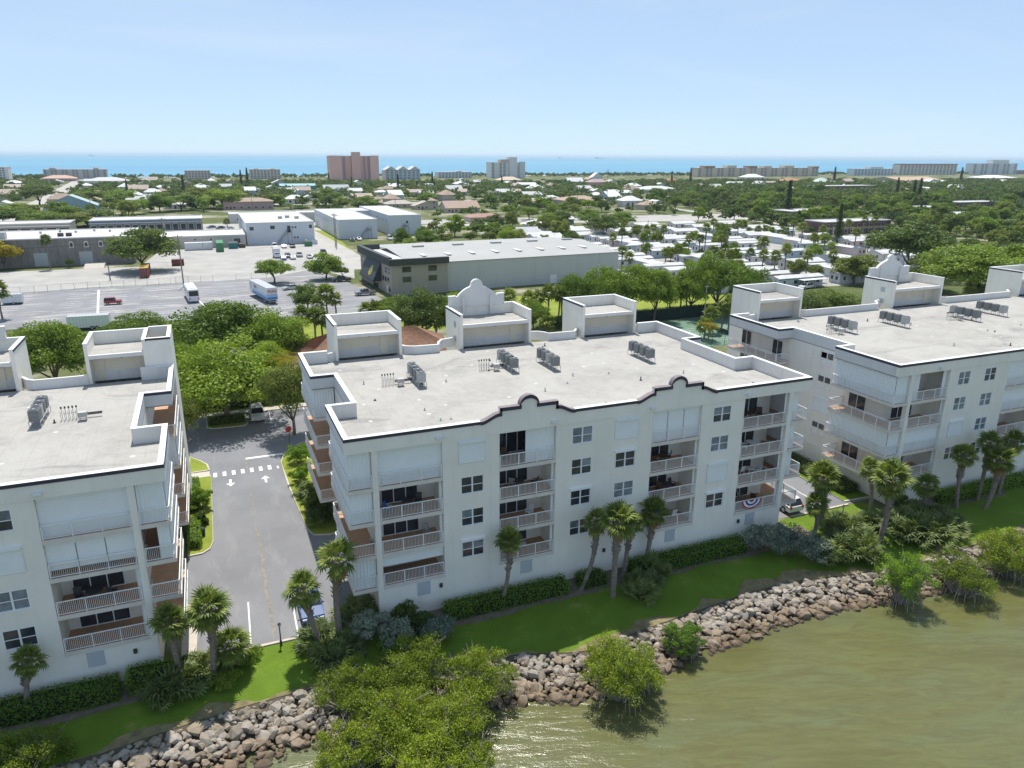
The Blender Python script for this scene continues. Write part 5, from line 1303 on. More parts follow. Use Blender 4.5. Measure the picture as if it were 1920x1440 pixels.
beach_block('long grey beach condominium at far left', 84, 202, 318, 1240, GY, 6, 18, 'mixed', crown=((.1, .2, 3, None), (.8, .88, 3, None)))
beach_block('beige beach block cut by the left photo edge', -30, 19, 314, 1200, WT, 6, 8, 'mixed')
beach_block('small salmon and grey beach block left of the paired pines', 348, 396, 320, 1210, (0.68, 0.58, 0.52), 5, 8, 'grid')
beach_block('cream beach block right of the paired pines', 470, 527, 318, 1210, (0.70, 0.64, 0.58), 6, 9, 'grid', crown=((.15, .28, 2, None), (.7, .82, 2, None)))
beach_block('very long tan beach condominium with small towers', 1307, 1532, 315, 1180, TN, 6, 34, 'mixed', crown=((.05, .13, 4, roofcol(TERRAC)), (.23, .30, 5, None), (.40, .47, 4, roofcol(TERRAC)), (.53, .59, 4, None), (.70, .78, 5, None), (.95, 1.0, 3, roofcol(TERRAC))))
beach_block('pale blue-grey beach block right of the long tan one', 1599, 1673, 317, 1200, (0.62, 0.68, 0.72), 5, 12, 'grid', crown=((.4, .7, 5, None),))
beach_block('cream beach block with red roof edge', 1683, 1790, 309, 1230, (0.74, 0.69, 0.60), 8, 16, 'grid', crown=((0, 1, 2.2, roofcol((0.48, 0.16, 0.15))),))
T = beach_block('pale stepped beach tower near the right edge', 1820, 1902, 307, 1230, (0.68, 0.69, 0.70), 9, 12, 'mixed', crown=((.42, .78, 9, None),))
beach_block('low brownish beach block at the right edge', 1893, 1990, 319, 1240, (0.34, 0.30, 0.30), 4, 10, 'mixed')
# ------------------------------------------------------------------ mobile homes
def make_home(L_, W_, wallc, trimc, dbl=False):
    T = thing('mobile_home', '', 'mobile home'); wm = M('mh_%02x%02x%02x' % tuple(int(q*255) for q in wallc), wallc, .75, .05, .5)
    h = 2.9; MB().box(-L_/2, L_/2, -W_/2, W_/2, 0, h, 'bt').build('wall', wm, T)
    rh = .55 if not dbl else 1.0
    m = MB().mat(M('mh_roof', (0.50, 0.50, 0.49), .75, .18, .3)); m.prismX([(-W_/2-.3, h-.02), (0, h+rh), (W_/2+.3, h-.02), (W_/2+.3, h-.16), (-W_/2-.3, h-.16)], -L_/2-.25, L_/2+.25); m.build('roof', None, T)
    m = MB(); m.box(-L_/2-.02, L_/2+.02, -W_/2-.04, -W_/2-.003, h-.5, h-.2); m.build('trim', M('tr_%02x%02x%02x' % tuple(int(q*255) for q in trimc), trimc, .6, .03), T)
    for k in range(4): win_part(T, 'f', -L_/2+L_*(k+.5)/4, 1.1, 1.4 if k % 2 else .9, 1.1, -W_/2)
    for s in (-.22, .22): win_part(T, 'l', s*W_, 1.1, .9, 1.1, -L_/2)
    pbox('door', WHITE, T, L_*.02, L_*.02+.9, -W_/2-.05, -W_/2-.003, .3, 2.3)
    pbox('awning', M('mh_awning', (0.58, 0.58, 0.58), .6, .05, .5), T, -L_*.1, L_*.45, -W_/2-2.8, -W_/2-.05, 2.35, 2.45)
    for x_ in (-L_*.08, L_*.18, L_*.43): MB().tube((x_, -W_/2-2.7, 0), (x_, -W_/2-2.7, 2.35), .05, None, 5).build('awning_post', WHITE, T)
    return T
MHV = [((0.62, 0.63, 0.64), (0.55, 0.55, 0.55)), ((0.50, 0.55, 0.58), (0.15, 0.38, 0.42)), ((0.60, 0.58, 0.52), (0.60, 0.60, 0.60)), ((0.45, 0.53, 0.60), (0.25, 0.45, 0.60)), ((0.56, 0.48, 0.46), (0.40, 0.20, 0.18))]
protos = [make_home(14+k % 2*3, 4.3 if k != 2 else 6.6, a, b, k == 2) for k, (a, b) in enumerate(MHV)]; pused = [False]*5
rnd = random.Random(21); rows = []
y = 117.0; ri_ = 0
while y < 292:
    row = []
    for cx in (129, 153, 177, 201, 226, 250):
        if rnd.random() < 0.13: continue
        row.append((cx+rnd.uniform(-2, 2)+(y-117)*.02, y+rnd.uniform(-.8, .8), 0 if rnd.random() < .8 else pi/2, rnd.choice((0, 0, 0, 1, 2, 2, 3, 4))))
    rows.append(row); y += 8.8; ri_ += 1
CN = ['white', 'pale blue with teal trim', 'wide cream', 'pale blue', 'pinkish']
for r, row in enumerate(rows):
    row = [q for q in row if -60 < pix((q[0], q[1], 2))[0] < 1990]
    for c, (x_, y_, a, k) in enumerate(row):
        o = copy_tree(protos[k]) if pused[k] else protos[k]; pused[k] = True
        o.location = (x_, y_, .02); o.rotation_euler = (0, 0, a+rnd.uniform(-.04, .04))
        tag(o, f'{CN[k]} mobile home, {ORD[c]} from left in {ORD[r]} row from the condominiums', 'mobile home', 'mobile homes in the park')
# clubhouse with barrel-tile roof behind the central block
T = thing('clubhouse', 'low building with terracotta tile roof behind the central block', 'building', (17.0, 69.5, 0))
tm = M('clay_tile', (0.29, 0.165, 0.105), .85, .3, 1.5)
MB().box(-13, 13, -6.5, 7.5, -.3, 4.6, 'bt').build('wall', CREAM, T)
def tile_slope(a, b, c, d, name='roof_slope'):
    """barrel tile slope: eave a-b, ridge d-c"""
    a, b, c, d = map(Vector, (a, b, c, d)); n = max(2, int((b-a).length/.30)); up = ((b-a).cross(d-a)).normalized(); m = MB(); vs = []; fs = []
    K = n*2
    for i in range(K+1):
        t = i/K; off = up*(.07 if i % 2 else 0); p = a.lerp(b, t)+off; q = d.lerp(c, t)+off; vs += [p, q]
    for i in range(K): fs.append((2*i, 2*i+2, 2*i+3, 2*i+1))
    m.mesh(vs, fs); return m.build(name, tm, T)
E0, E1, F0, F1, RZ = -14, 14, -7.5, 8.5, 8.3
tile_slope((E0, F0, 4.5), (E1, F0, 4.5), (7, .5, RZ), (-7, .5, RZ)); tile_slope((E1, F0, 4.5), (E1, F1, 4.5), (7, .5, RZ), (7, .5, RZ)); tile_slope((E1, F1, 4.5), (E0, F1, 4.5), (-7, .5, RZ), (7, .5, RZ)); tile_slope((E0, F1, 4.5), (E0, F0, 4.5), (-7, .5, RZ), (-7, .5, RZ))
for k in range(6): win_part(T, 'f', -11+k*4.4, 1.0, 2.0, 1.6, -6.5)
# ------------------------------------------------------------------ poles, lamps, signs, fence, ships
POLEM = M('weathered_pole', (0.24, 0.21, 0.185), .9, .2, 2, streak=True); CPOLE = M('concrete_pole', (0.45, 0.45, 0.44), .8, .08, 1)
def upole(u, v, vt, label, arms=1, tr=False, conc=False):
    p = P(u, v); h = height_at(u, vt, p); T = thing('utility_pole', label, 'pole', (p.x, p.y, 0), 0.2, 'utility poles')
    MB().ring(0, 0, -.5, h, .2 if not conc else .24, .13, 8).build('shaft', CPOLE if conc else POLEM, T)
    for k in range(arms):
        z = h-.5-k*1.2; m = MB().box(-1.3, 1.3, -.08, .08, z-.08, z+.08); o = m.build('crossarm', POLEM, T)
        for x_ in (-1.1, -.5, .5, 1.1): MB().ring(x_, 0, z+.08, z+.3, .05, .04, 6).build('insulator', METG, o)
    if tr:
        MB().ring(.45, 0, h-3.2, h-2.1, .3, None, 10).build('transformer', METG, T)
    return Vector((p.x, p.y, h-.5))
pa = upole(345, 538, 440, 'leaning grey utility pole behind the coach bus', 1); pb = upole(312, 478, 408, 'utility pole with transformers left of the low building', 2, True)
pc = upole(207, 526, 497, 'short dark broken pole in the sandy strip', 0); pd = upole(1137, 394, 318, 'tall pole rising against the ocean right of centre', 1)
pe = upole(629, 462, 400, 'left of the paired poles beside the white wing', 1); pf = upole(631.5, 465, 402, 'right of the paired poles beside the white wing', 1)
pg = upole(474, 396, 368, 'far pole in front of the pink house', 1); ph = upole(652, 400, 352, 'far pole below the pink tower', 1); pi_ = upole(742, 405, 372, 'far pole left of the tan bungalow', 1); pj = upole(173, 406, 372, 'far pole right of the blue gable house', 1)
pk = upole(930, 400, 365, 'far pole among trees before the cream villa', 1); pl = upole(1560, 456, 425, 'light pole among the mobile homes at right', 0, False, True); pm_ = upole(1082, 396, 362, 'far pole left of the brown hall', 1); pn = upole(1214, 440, 412, 'lamp pole at the left of the mobile homes', 0, False, True)
def wires(label, a, b, n=3, sag=1.6):
    T = thing('overhead_wires', label, 'wires', (a.x, a.y, 0))
    for k in range(n):
        m = MB(); pts = []
        for i in range(13):
            t = i/12; q = a.lerp(b, t); q.z -= sag*4*t*(1-t)+.0; pts.append(Vector((q.x-a.x+(k-1)*.5, q.y-a.y, q.z-k*.02)))
        m.path(pts, [.022]*13, 4); m.build('wire', METD, T)
wires('sagging wires over the brown warehouse yard', Vector((-110, 205, 11)), pa); wires('wires from leaning pole to the transformer pole', pa, pb); wires('wires running from far left pole to the pink house pole', pj, pg); wires('wires from the pink house pole to the tower pole', pg, ph); wires('wires from tower pole past the tan bungalow', ph, pi_); wires('wires from the tan bungalow to the villa pole', pi_, pk); wires('wires from villa pole to the hall pole', pk, pm_)
def lamp(u, v, vt, label, kind='court'):
    p = P(u, v); h = height_at(u, vt, p); T = thing('lamp_post', label, 'lamp post', (p.x, p.y, 0))
    if kind == 'court':
        MB().ring(0, 0, -.3, h, .14, .09, 8).build('shaft', CPOLE, T); MB().cbox(0, 0, h, .9, .35, .22).build('lamp_head', METG, T)
    else:
        MB().ring(0, 0, -.1, h-.35, .055, .045, 8).build('shaft', METD, T); pbox('base', METD, T, -.09, .09, -.09, .09, -.1, .35)
        m = MB(); m.ring(0, 0, h-.35, h-.08, .08, .13, 8); m.build('lantern', M('lantern_glass', (0.5, 0.5, 0.48), .3), T); MB().ring(0, 0, h-.08, h+.06, .16, .02, 8).build('cap', METD, T)
for q in ((1320, 600, 537, 'right lamp post at the tennis court'), (1250, 596, 510, 'tall lamp post behind the tennis court'), (1123, 556, 518, 'thin lamp post left of the court beyond the right tower')): lamp(*q)
lamp(527.2, 1208.5, 1168, 'short black lantern post on the sunny lawn', 'lantern'); lamp(1577, 982, 946, 'short black lantern post by the right drive end', 'lantern'); lamp(1040, 628, 602, 'white garden lamp behind the central roof', 'lantern')
# stop sign
p = P(547, 838); T = thing('stop_sign', 'red octagonal stop sign on a post at the drive mouth', 'sign', (p.x-.2, p.y-.2, .1), 0.35)
MB().tube((0, 0, -.1), (0, 0, 2.6), .04).build('post', METD, T); pts = [(.46*cos(pi/8+i*pi/4), 2.45+.46*sin(pi/8+i*pi/4)) for i in range(8)]
MB().prismY(pts, .05, .07).build('plate', M('sign_red', (0.42, 0.04, 0.05), .5, .03), T); MB().prismY([(a*1.06, 2.45+(b-2.45)*1.06) for a, b in pts], .071, .08).build('border', WHITE, T)
letters(T, 'STOP', .28, WHITE, (0, .085, 2.36), (pi/2, 0, pi))
# chain-link fences
def fence(label, pts, h=1.9, step=3.0, mat=METG, rail=True):
    T = thing('chain_link_fence', label, 'fence', (pts[0][0], pts[0][1], 0)); o0 = Vector((pts[0][0], pts[0][1], 0))
    for a, b in zip(pts, pts[1:]):
        a = Vector((*a, 0))-o0; b = Vector((*b, 0))-o0; n = max(1, int((b-a).length/step))
        for i in range(n+1):
            q = a.lerp(b, i/n); MB().tube((q.x, q.y, 0), (q.x, q.y, h), .045, None, 5).build('post', mat, T)
        m = MB(); 
        for z in (h-.05, .15): m.tube((a.x, a.y, z), (b.x, b.y, z), .025, None, 4)
        m.build('rail', mat, T); m = MB(); d = (b-a).length; k = int(d/.5)
        for i in range(k):
            for s in (0, 1):
                q0 = a.lerp(b, i/k); q1 = a.lerp(b, min(1, (i+1)/k)); m.tube((q0.x, q0.y, .15 if s else h-.05), (q1.x, q1.y, h-.05 if s else .15), .008, None, 3, False)
        m.build('mesh_wire', mat, T)['kind'] = 'stuff'
fence('chain-link fence along the far edge of the worn car park', [tuple(P(u, v)[:2]) for u, v in ((-40, 557), (90, 547), (165, 541), (320, 533))])
fence('chain-link fence across the pale yard entrance', [tuple(P(u, v)[:2]) for u, v in ((330, 531), (400, 527.5))]); fence('chain-link fence left of the lot tree', [tuple(P(u, v)[:2]) for u, v in ((443, 525), (500, 521))])
DG = M('fence_green', (0.03, 0.06, 0.045), .6, .1)
fence('dark fence with windscreen around the tennis court', [(78, 66), (112, 66), (112, 90.5), (78, 90.5)], 2.8, 3.0, DG)
o = thing('windscreen', 'dark green windscreen cloth behind the tennis court', 'windscreen', (70, 91, 0)); pbox('cloth', M('screen_cloth', (0.018, 0.04, 0.035), .9, .2, .5), o, 0, 45, 0, .05, .1, 2.6)
T = thing('tennis_net', 'tennis net strung across the green court', 'net', (94, 70, 0)); MB().tube((0, -.9, 0), (0, -.9, 1.07), .05).build('post', DG, T); MB().tube((0, 11.9, 0), (0, 11.9, 1.07), .05).build('post', DG, T); pbox('net', METD, T, -.01, .01, -.9, 11.9, .1, .93); pbox('tape', WHITE, T, -.02, .02, -.9, 11.9, .93, 1.0)
# ships on the horizon
def ship(u, v, label, L_):
    y = 14000; p = PY(u, v, y); T = thing('ship', label, 'ship', (p.x, y, -.4)); SM = M('ship_hull', (0.12, 0.16, 0.22), .7)
    MB().prismY([(-L_/2, 8), (-L_/2+6, 0), (L_/2-10, 0), (L_/2, 9)], -12, 12).build('hull', SM, T); MB().box(-L_*.45, -L_*.25, -10, 10, 8, 28).build('bridge', SM, T)
    for k in range(3): MB().tube((L_*(-.1+k*.18), 0, 8), (L_*(-.1+k*.18), 0, 22), 1.5).build('crane', SM, T)
ship(1124, 299, 'cargo ship on the ocean horizon right of centre', 210); ship(172, 291, 'small ship on the ocean horizon at left', 70); ship(1050, 300, 'tiny ship left of the cargo ship', 60)
# balcony things
def chair(loc, rz, mat, label, seat=None):
    T = thing('patio_chair', label, 'chair', loc, rz, 'balcony chairs'); pbox('seat', seat or mat, T, -.26, .26, -.26, .26, .40, .45); MB().prismX([(.22, .45), (.27, .45), (.40, 1.0), (.35, 1.0)], -.26, .26).build('backrest', seat or mat, T)
    for a in (-.24, .24):
        for b in (-.24, .24): MB().tube((a, b, 0), (a, b, .42), .022, None, 5).build('leg', mat, T)
        pbox('armrest', mat, T, a-.035, a+.035, -.24, .26, .62, .66)
def table(loc, mat, label, w_=1.0):
    T = thing('patio_table', label, 'table', loc, 0, 'balcony tables'); MB().ring(0, 0, .70, .74, w_/2, None, 16).build('table_top', mat, T)
    for a in (-.3, .3):
        for b in (-.3, .3): MB().tube((a*w_, b*w_, 0), (a*w_, b*w_, .70), .025, None, 5).build('leg', mat, T)
BLC = M('chair_blue', (0.03, 0.13, 0.38), .6)
chair((3.3, 1.0, FZ[2]+.01), .9, WHITE, 'white balcony chair with blue back, third floor left corner', BLC); chair((5.9, 1.6, FZ[2]+.01), -.5, METD, 'dark chair at right of third floor left corner balcony')
table((5.0, 1.5, FZ[2]+.01), METD, 'dark table on the third floor left corner balcony'); chair((6.6, 1.5, FZ[1]+.01), .2, METG, 'grey chair on second floor left corner balcony')
for k, (b, f, mt, nm) in enumerate(((13.5, 3, BROWN, 'brown'), (15.6, 3, METD, 'black'), (14.4, 2, METG, 'grey'), (16.2, 2, METD, 'black'), (15.9, 1, WHITE, 'white'), (14.0, 0, METD, 'black'), (15.2, 0, WHITE, 'white'), (28.4, 2, BROWN, 'brown'), (30.2, 2, METD, 'black'), (29.0, 1, BROWN, 'brown'), (30.8, 1, METD, 'black'), (29.6, 0, BLC, 'blue'), (30.9, 0, WHITE, 'white'), (38.0, 3, BROWN, 'brown'), (40.6, 3, BROWN, 'second brown'), (38.6, 2, WHITE, 'white'), (40.4, 2, WHITE, 'second white'), (39.0, 1, WHITE, 'white'), (40.6, 1, WHITE, 'second white'), (38.2, 0, METG, 'grey'), (39.4, 0, METG, 'second grey'), (40.5, 0, BROWN, 'brown'))):
    bay = 'second' if b < 20 else ('third' if b < 33 else 'right end'); chair((b, 1.4+.3*(k % 3), FZ[f]+.01), (k*1.3) % 6.28, mt, f'{nm} chair on {ORD[f]} floor balcony of the {bay} bay')
table((14.8, 1.6, FZ[2]+.01), METD, 'dark table on third floor balcony, second bay'); table((29.3, 1.7, FZ[2]+.01), BROWN, 'brown table on third floor balcony, third bay'); table((39.5, 1.5, FZ[2]+.01), WHITE, 'white table on third floor balcony, right end bay'); table((29.9, 1.6, FZ[1]+.01), METD, 'dark table on second floor balcony, third bay', 1.2); table((39.8, 1.6, FZ[1]+.01), WHITE, 'white table on second floor balcony, right end bay'); table((39.4, 1.8, FZ[3]+.01), BROWN, 'brown table on top floor balcony, right end bay')
table((-17.8, 1.5, FZ[1]+.01), METD, 'dark table on the left block second floor balcony', 1.2); chair((-18.8, 1.5, FZ[1]+.01), .3, METD, 'left black chair on left block second floor balcony'); chair((-16.7, 1.4, FZ[1]+.01), 2.4, METD, 'right black chair on left block second floor balcony')
# bunting
T = thing('bunting_fan', 'red white and blue fan bunting hung on right end balcony rail', 'bunting', (39.0, -.03, FZ[0]+1.05))
RDB, BLB = M('bunting_red', (0.45, 0.02, 0.04), .8), M('bunting_blue', (0.03, 0.06, 0.28), .8)
for r0, r1, mt in ((0, .22, RDB), (.22, .42, WHITE), (.42, .60, BLB), (.60, .80, WHITE), (.80, .92, RDB)):
    m = MB(); n = 24; vs = []
    for i in range(n+1):
        a = pi+pi*i/n; f = .03*(1 if i % 2 else -1)
        vs += [(1.28*r0*cos(a), -.05+f*r0, r0*sin(a)), (1.28*r1*cos(a), -.05+f*r1, r1*sin(a))]
    m.mesh(vs, [(2*i, 2*i+1, 2*i+3, 2*i+2) for i in range(n)]); m.build('band', mt, T)
# green utility box by the left drive
T = thing('trash_bin', 'small dark green bin on the left drive island', 'bin', (-11.2, 20.6, .13)); MB().ring(0, 0, 0, .75, .2, .25, 10).build('can', DG, T); MB().ring(0, 0, .75, .9, .27, .1, 10).build('lid', DG, T)
# ------------------------------------------------------------------ vegetation
LF_MID = leaf_mat('leaf_mid_green', (0.090, 0.160, 0.024), (0.210, 0.290, 0.044)); LF_BRIGHT = leaf_mat('leaf_bright', (0.115, 0.200, 0.024), (0.255, 0.340, 0.045))
LF_DARK = leaf_mat('leaf_dark', (0.070, 0.120, 0.028), (0.150, 0.205, 0.048)); LF_OLIVE = leaf_mat('leaf_olive', (0.120, 0.160, 0.032), (0.230, 0.265, 0.070)); LF_YEL = leaf_mat('leaf_yellow', (0.206, 0.187, 0.009), (0.385, 0.308, 0.015))
LF_HEDGE = leaf_mat('leaf_hedge', (0.086, 0.179, 0.020), (0.209, 0.337, 0.035)); LF_SILV = leaf_mat('leaf_silver', (0.135, 0.175, 0.140), (0.27, 0.32, 0.265), .2); LF_MANG = leaf_mat('leaf_mangrove', (0.125, 0.190, 0.018), (0.285, 0.350, 0.036))
LF_PALM = leaf_mat('palm_frond', (0.070, 0.120, 0.022), (0.225, 0.270, 0.060), .25); LF_PALMD = leaf_mat('palm_dead_frond', (0.187, 0.120, 0.041), (0.327, 0.220, 0.082), .2); LF_PINE = leaf_mat('pine_needle', (0.034, 0.057, 0.018), (0.085, 0.116, 0.033), .15); LF_SAW = leaf_mat('palmetto_frond', (0.060, 0.105, 0.028), (0.185, 0.225, 0.080), .25)
BARK = M('bark', (0.17, 0.14, 0.115), .95, .3, 3, .5, 12); PBARK = M('palm_bark', (0.24, 0.20, 0.165), .95, .35, 5, .9, 9); TWIG = M('twig', (0.36, 0.32, 0.27), .9, .25, 4)
def leaf_quads(c, nrm, size, rs, asp=.6):
    n = len(c); r = rs.normal(size=(n, 3)); t = np.cross(nrm, r); t /= np.linalg.norm(t, axis=1, keepdims=True)+1e-9; b = np.cross(nrm, t)
    s = (size*rs.uniform(.6, 1.3, n))[:, None]
    q = np.stack([c-t*s, c+b*s*asp, c+t*s, c-b*s*asp], 1); return q.reshape(-1, 3)
def unit(v): return v/(np.linalg.norm(v, axis=-1, keepdims=True)+1e-9)
def crown_pts(rs, K, per, rx, rz, cz, flat=.35, cr=(.22, .40), jit=.03):
    d = unit(rs.normal(size=(K, 3))); d[:, 2] = np.where(d[:, 2] < -flat, -flat*rs.random(K), d[:, 2])
    R = rs.uniform(.35, 1.0, K)[:, None]; cc = d*R*np.array([rx, rx, rz]); cc[:, 2] += cz
    rad = rs.uniform(*cr, K)*rx
    e = unit(rs.normal(size=(K, per, 3))); e[..., 2] = np.where(e[..., 2] < -.2, -e[..., 2]*.6, e[..., 2])
    rr = rs.uniform(.55, 1.0, (K, per, 1))**.5
    p = cc[:, None]+e*rr*rad[:, None, None]*np.array([1, 1, .8])+rs.normal(size=(K, per, 3))*(jit*rx); nr = unit(e+rs.normal(size=(K, per, 3))*.55)
    return p.reshape(-1, 3), nr.reshape(-1, 3), cc
def crown_mesh(name, seed, K, per, leaf, mat, rx=5.0, rz=3.6, cz=6.2, flat=.35, cr=(.22, .40), jit=.03):
    rs = np.random.default_rng(seed); p, nr, cc = crown_pts(rs, K, per, rx, rz, cz, flat, cr, jit)
    return fast_mesh(name, leaf_quads(p, nr, np.full(len(p), leaf), rs), 4, mat), cc
def trunk_mesh(cc, seed, h0=2.4, r=.26, nb=7):
    rn = random.Random(seed); m = MB(); top = Vector((rn.uniform(-.3, .3), rn.uniform(-.3, .3), h0)); m.path([(0, 0, -.4), (.05, 0, h0*.5), top], [r*1.25, r, r*.85], 7)
    idx = list(range(len(cc))); rn.shuffle(idx)
    for i in idx[:nb]:
        e = Vector(cc[i]); mid = top.lerp(e, .5)+Vector((rn.uniform(-.4, .4), rn.uniform(-.4, .4), rn.uniform(-.2, .5))); m.path([top-Vector((0, 0, .3)), mid, e], [r*.55, r*.32, r*.1], 5)
    m.smooth = True; return m.data('trunk', BARK)
TONES = {'mid': LF_MID, 'bright': LF_BRIGHT, 'dark': LF_DARK, 'olive': LF_OLIVE, 'yellow': LF_YEL}
_trees = {}
def tree_meshes(tone, lod, var):
    k = (tone, lod, var)
    if k not in _trees:
        seed = hash_(tone)+lod*17+var*101
        K, per, leaf = {0: (82, 270, .165), 1: (70, 170, .24), 2: (46, 80, .42)}[lod]
        shape = [dict(rx=5, rz=3.8, cz=5.7, flat=.6), dict(rx=5, rz=4.1, cz=5.4, flat=.75), dict(rx=5, rz=3.3, cz=6.2, flat=.45)][var % 3]
        cm, cc = crown_mesh('crown', seed, K, per, leaf, TONES[tone], **shape); _trees[k] = (cm, trunk_mesh(cc, seed))
    return _trees[k]
def hash_(s): return sum(ord(c)*(i+3) for i, c in enumerate(s))
rnd = random.Random(77)
def tree(x, y, h, w_, tone, label, lod, group=None, name='broadleaf_tree', z=0.0):
    var = rnd.randrange(3); cm, tm_ = tree_meshes(tone, lod, var)
    T = thing(name, label, 'tree', (x, y, z), rnd.random()*6.28, group); T.scale = (w_/11.5, w_/11.5, h/10.0)
    link('crown', cm, T); link('trunk', tm_, T); return T
ADJ = {'mid': 'mid-green', 'bright': 'bright green', 'dark': 'dark green', 'olive': 'olive-green', 'yellow': 'yellow-green'}
def tree_px(u, vb, vt, wpx, tone, label, lod=0):
    p = P(u, vb); h = max(3.0, height_at(u, vt, p)); w_ = wpx*(p-CAM_POS).length/CAM_F
    return tree(p.x, p.y, h*.97, w_, tone, label, lod)
for q in [(427, 789, 634, 215, 'bright', 'large bright green tree on the kerbed island by the silver car'), (424, 700, 560, 180, 'mid', 'big rounded tree behind the island tree'), (528, 706, 578, 145, 'bright', 'light green tree right of the big rounded tree'),
    (552, 815, 676, 125, 'olive', 'olive tree leaning over the road beside the central block'), (105, 742, 596, 145, 'mid', 'tree filling the gap behind the left block roof'), (262, 650, 586, 100, 'mid', 'low tree right behind the left stair tower'),
    (352, 745, 640, 90, 'mid', 'slender tree between left block and island tree'), (350, 830, 735, 75, 'olive', 'small olive tree hugging the left block side'), (470, 745, 660, 90, 'olive', 'olive tree behind the silver car'), (210, 690, 612, 70, 'bright', 'small bright tree at the left block roof edge'),
    (330, 690, 610, 90, 'mid', 'tree behind the left tower toward the car park'), (60, 690, 620, 60, 'olive', 'olive tree at the far left behind the left block'), (575, 700, 640, 70, 'bright', 'bright small tree left of the central block rear corner'), (500, 735, 640, 95, 'bright', 'dark small tree between bright trees behind the drive')]: tree_px(*q)
for q in [(790, 646, 538, 125, 'dark', 'dark dense tree behind the left and domed towers'), (860, 642, 545, 90, 'mid', 'tree just behind the central domed tower'), (730, 630, 556, 70, 'mid', 'small tree beside the warehouse office corner'), (1000, 620, 556, 70, 'mid', 'tree right behind the domed tower'),
    (1085, 606, 512, 85, 'mid', 'first tree from left in the row before the warehouse wall'), (1130, 603, 500, 95, 'mid', 'second tree from left in the row before the mobile homes'), (1178, 603, 494, 105, 'bright', 'third tree in the row, left of the tall court lamp'), (1226, 603, 500, 85, 'mid', 'fourth tree in the row, behind the tall court lamp'),
    (1295, 592, 486, 100, 'bright', 'broad tree left of centre behind the tennis court'), (1345, 590, 476, 120, 'mid', 'broadest tree behind the tennis court'), (1402, 588, 492, 90, 'mid', 'tree behind the right block left tower'), (1500, 612, 546, 105, 'dark', 'dark tree between the right block towers, left one'), (1565, 604, 538, 105, 'dark', 'dark tree between the right block towers, right one'), (1470, 600, 560, 60, 'olive', 'low olive shrub tree by the right block rear wall'),
    (1600, 532, 472, 80, 'olive', 'bushy olive tree above the right block dome'), (1700, 520, 415, 130, 'dark', 'tall dark tree right of the dome, in the mobile homes'), (1818, 566, 455, 165, 'mid', 'spreading oak with bare lower limbs behind the right block'), (1893, 548, 452, 110, 'mid', 'tree right of the spreading oak'), (1745, 545, 470, 80, 'olive', 'tree left of the spreading oak')]: tree_px(*q, 1 if q[1] < 560 else 0)
for q in [(270, 508, 428, 118, 'dark', 'large dark tree shading the maroon container'), (515, 531, 486, 70, 'bright', 'round lot tree behind the moving trailer'), (612, 524, 473, 72, 'bright', 'round lot tree beside the black pickup'), (577, 582, 530, 66, 'dark', 'dark umbrella-shaped lot tree before the silver sedan'), (8, 506, 450, 62, 'yellow', 'yellow-green tree at the left photo edge'), (642, 520, 500, 26, 'olive', 'small shrub tree at the warehouse office corner'), (132, 502, 487, 14, 'dark', 'tiny dark bush before the brown warehouse'),
    (45, 428, 388, 85, 'mid', 'bushy tree left behind the brown warehouse'), (92, 430, 396, 75, 'mid', 'second bushy tree behind the brown warehouse'), (142, 428, 398, 60, 'olive', 'olive tree behind the brown warehouse'), (165, 424, 390, 62, 'dark', 'dark tree before the pale shop row'), (205, 428, 408, 40, 'dark', 'low dark tree by the white van'), (250, 402, 372, 50, 'bright', 'bright tree left of the dark-fronted shop row'), (30, 402, 380, 50, 'mid', 'tree at the far-left street corner'),
    (800, 470, 430, 48, 'mid', 'tree at the left of the scrub beyond the white wings'), (828, 478, 450, 50, 'bright', 'bright shrub tree behind the warehouse roof, left'), (872, 480, 452, 46, 'dark', 'dark shrub tree behind the warehouse roof'), (905, 482, 456, 46, 'mid', 'shrub tree behind the warehouse roof, middle'), (938, 482, 456, 44, 'mid', 'shrub tree behind the warehouse roof, right'), (930, 434, 402, 46, 'dark', 'dark round tree beside the dusty red roof'), (960, 438, 394, 34, 'olive', 'upright olive tree right of the dusty red roof'), (992, 412, 386, 40, 'bright', 'bright tree above the white bungalow'), (1030, 426, 398, 46, 'mid', 'tree left of the teal cottage'), (1052, 422, 394, 46, 'dark', 'dark tree before the teal cottage'), (1019, 466, 438, 26, 'dark', 'clipped round dark tree before the porch bungalow'), (1070, 474, 432, 42, 'dark', 'dark rounded tree right of the porch bungalow'), (1132, 452, 402, 64, 'dark', 'dense dark tree at the left of the mobile homes'), (1105, 430, 392, 56, 'mid', 'spreading tree below the brown hall'), (1165, 426, 396, 58, 'mid', 'broad tree behind the first mobile homes'), (755, 470, 425, 40, 'mid', 'tree right of the white wings'), (770, 480, 445, 50, 'mid', 'bushy tree at the white wings lot edge'), (720, 408, 385, 40, 'mid', 'tree behind the white wings'), (690, 395, 365, 50, 'mid', 'tree below the pink tower pole'), (610, 385, 352, 60, 'mid', 'tree left of the far tower pole'), (420, 392, 352, 70, 'bright', 'broad bright tree left of the pink house'), (385, 390, 350, 70, 'olive', 'olive tree left of that broad bright tree'), (340, 395, 362, 60, 'mid', 'tree above the dark-fronted shop row'), (300, 398, 360, 50, 'bright', 'bright tree behind the dark-fronted shop row'), (75, 385, 345, 60, 'dark', 'dark tree above the blue gable house'), (170, 380, 350, 60, 'mid', 'tree right of the blue gable house'), (230, 385, 355, 55, 'bright', 'bright tree right of the far pole'),
    (565, 395, 384, 36, 'dark', 'dark tree cluster behind the two-storey white block'), (545, 392, 382, 30, 'mid', 'small tree left of that dark cluster')]: tree_px(*q, 1)
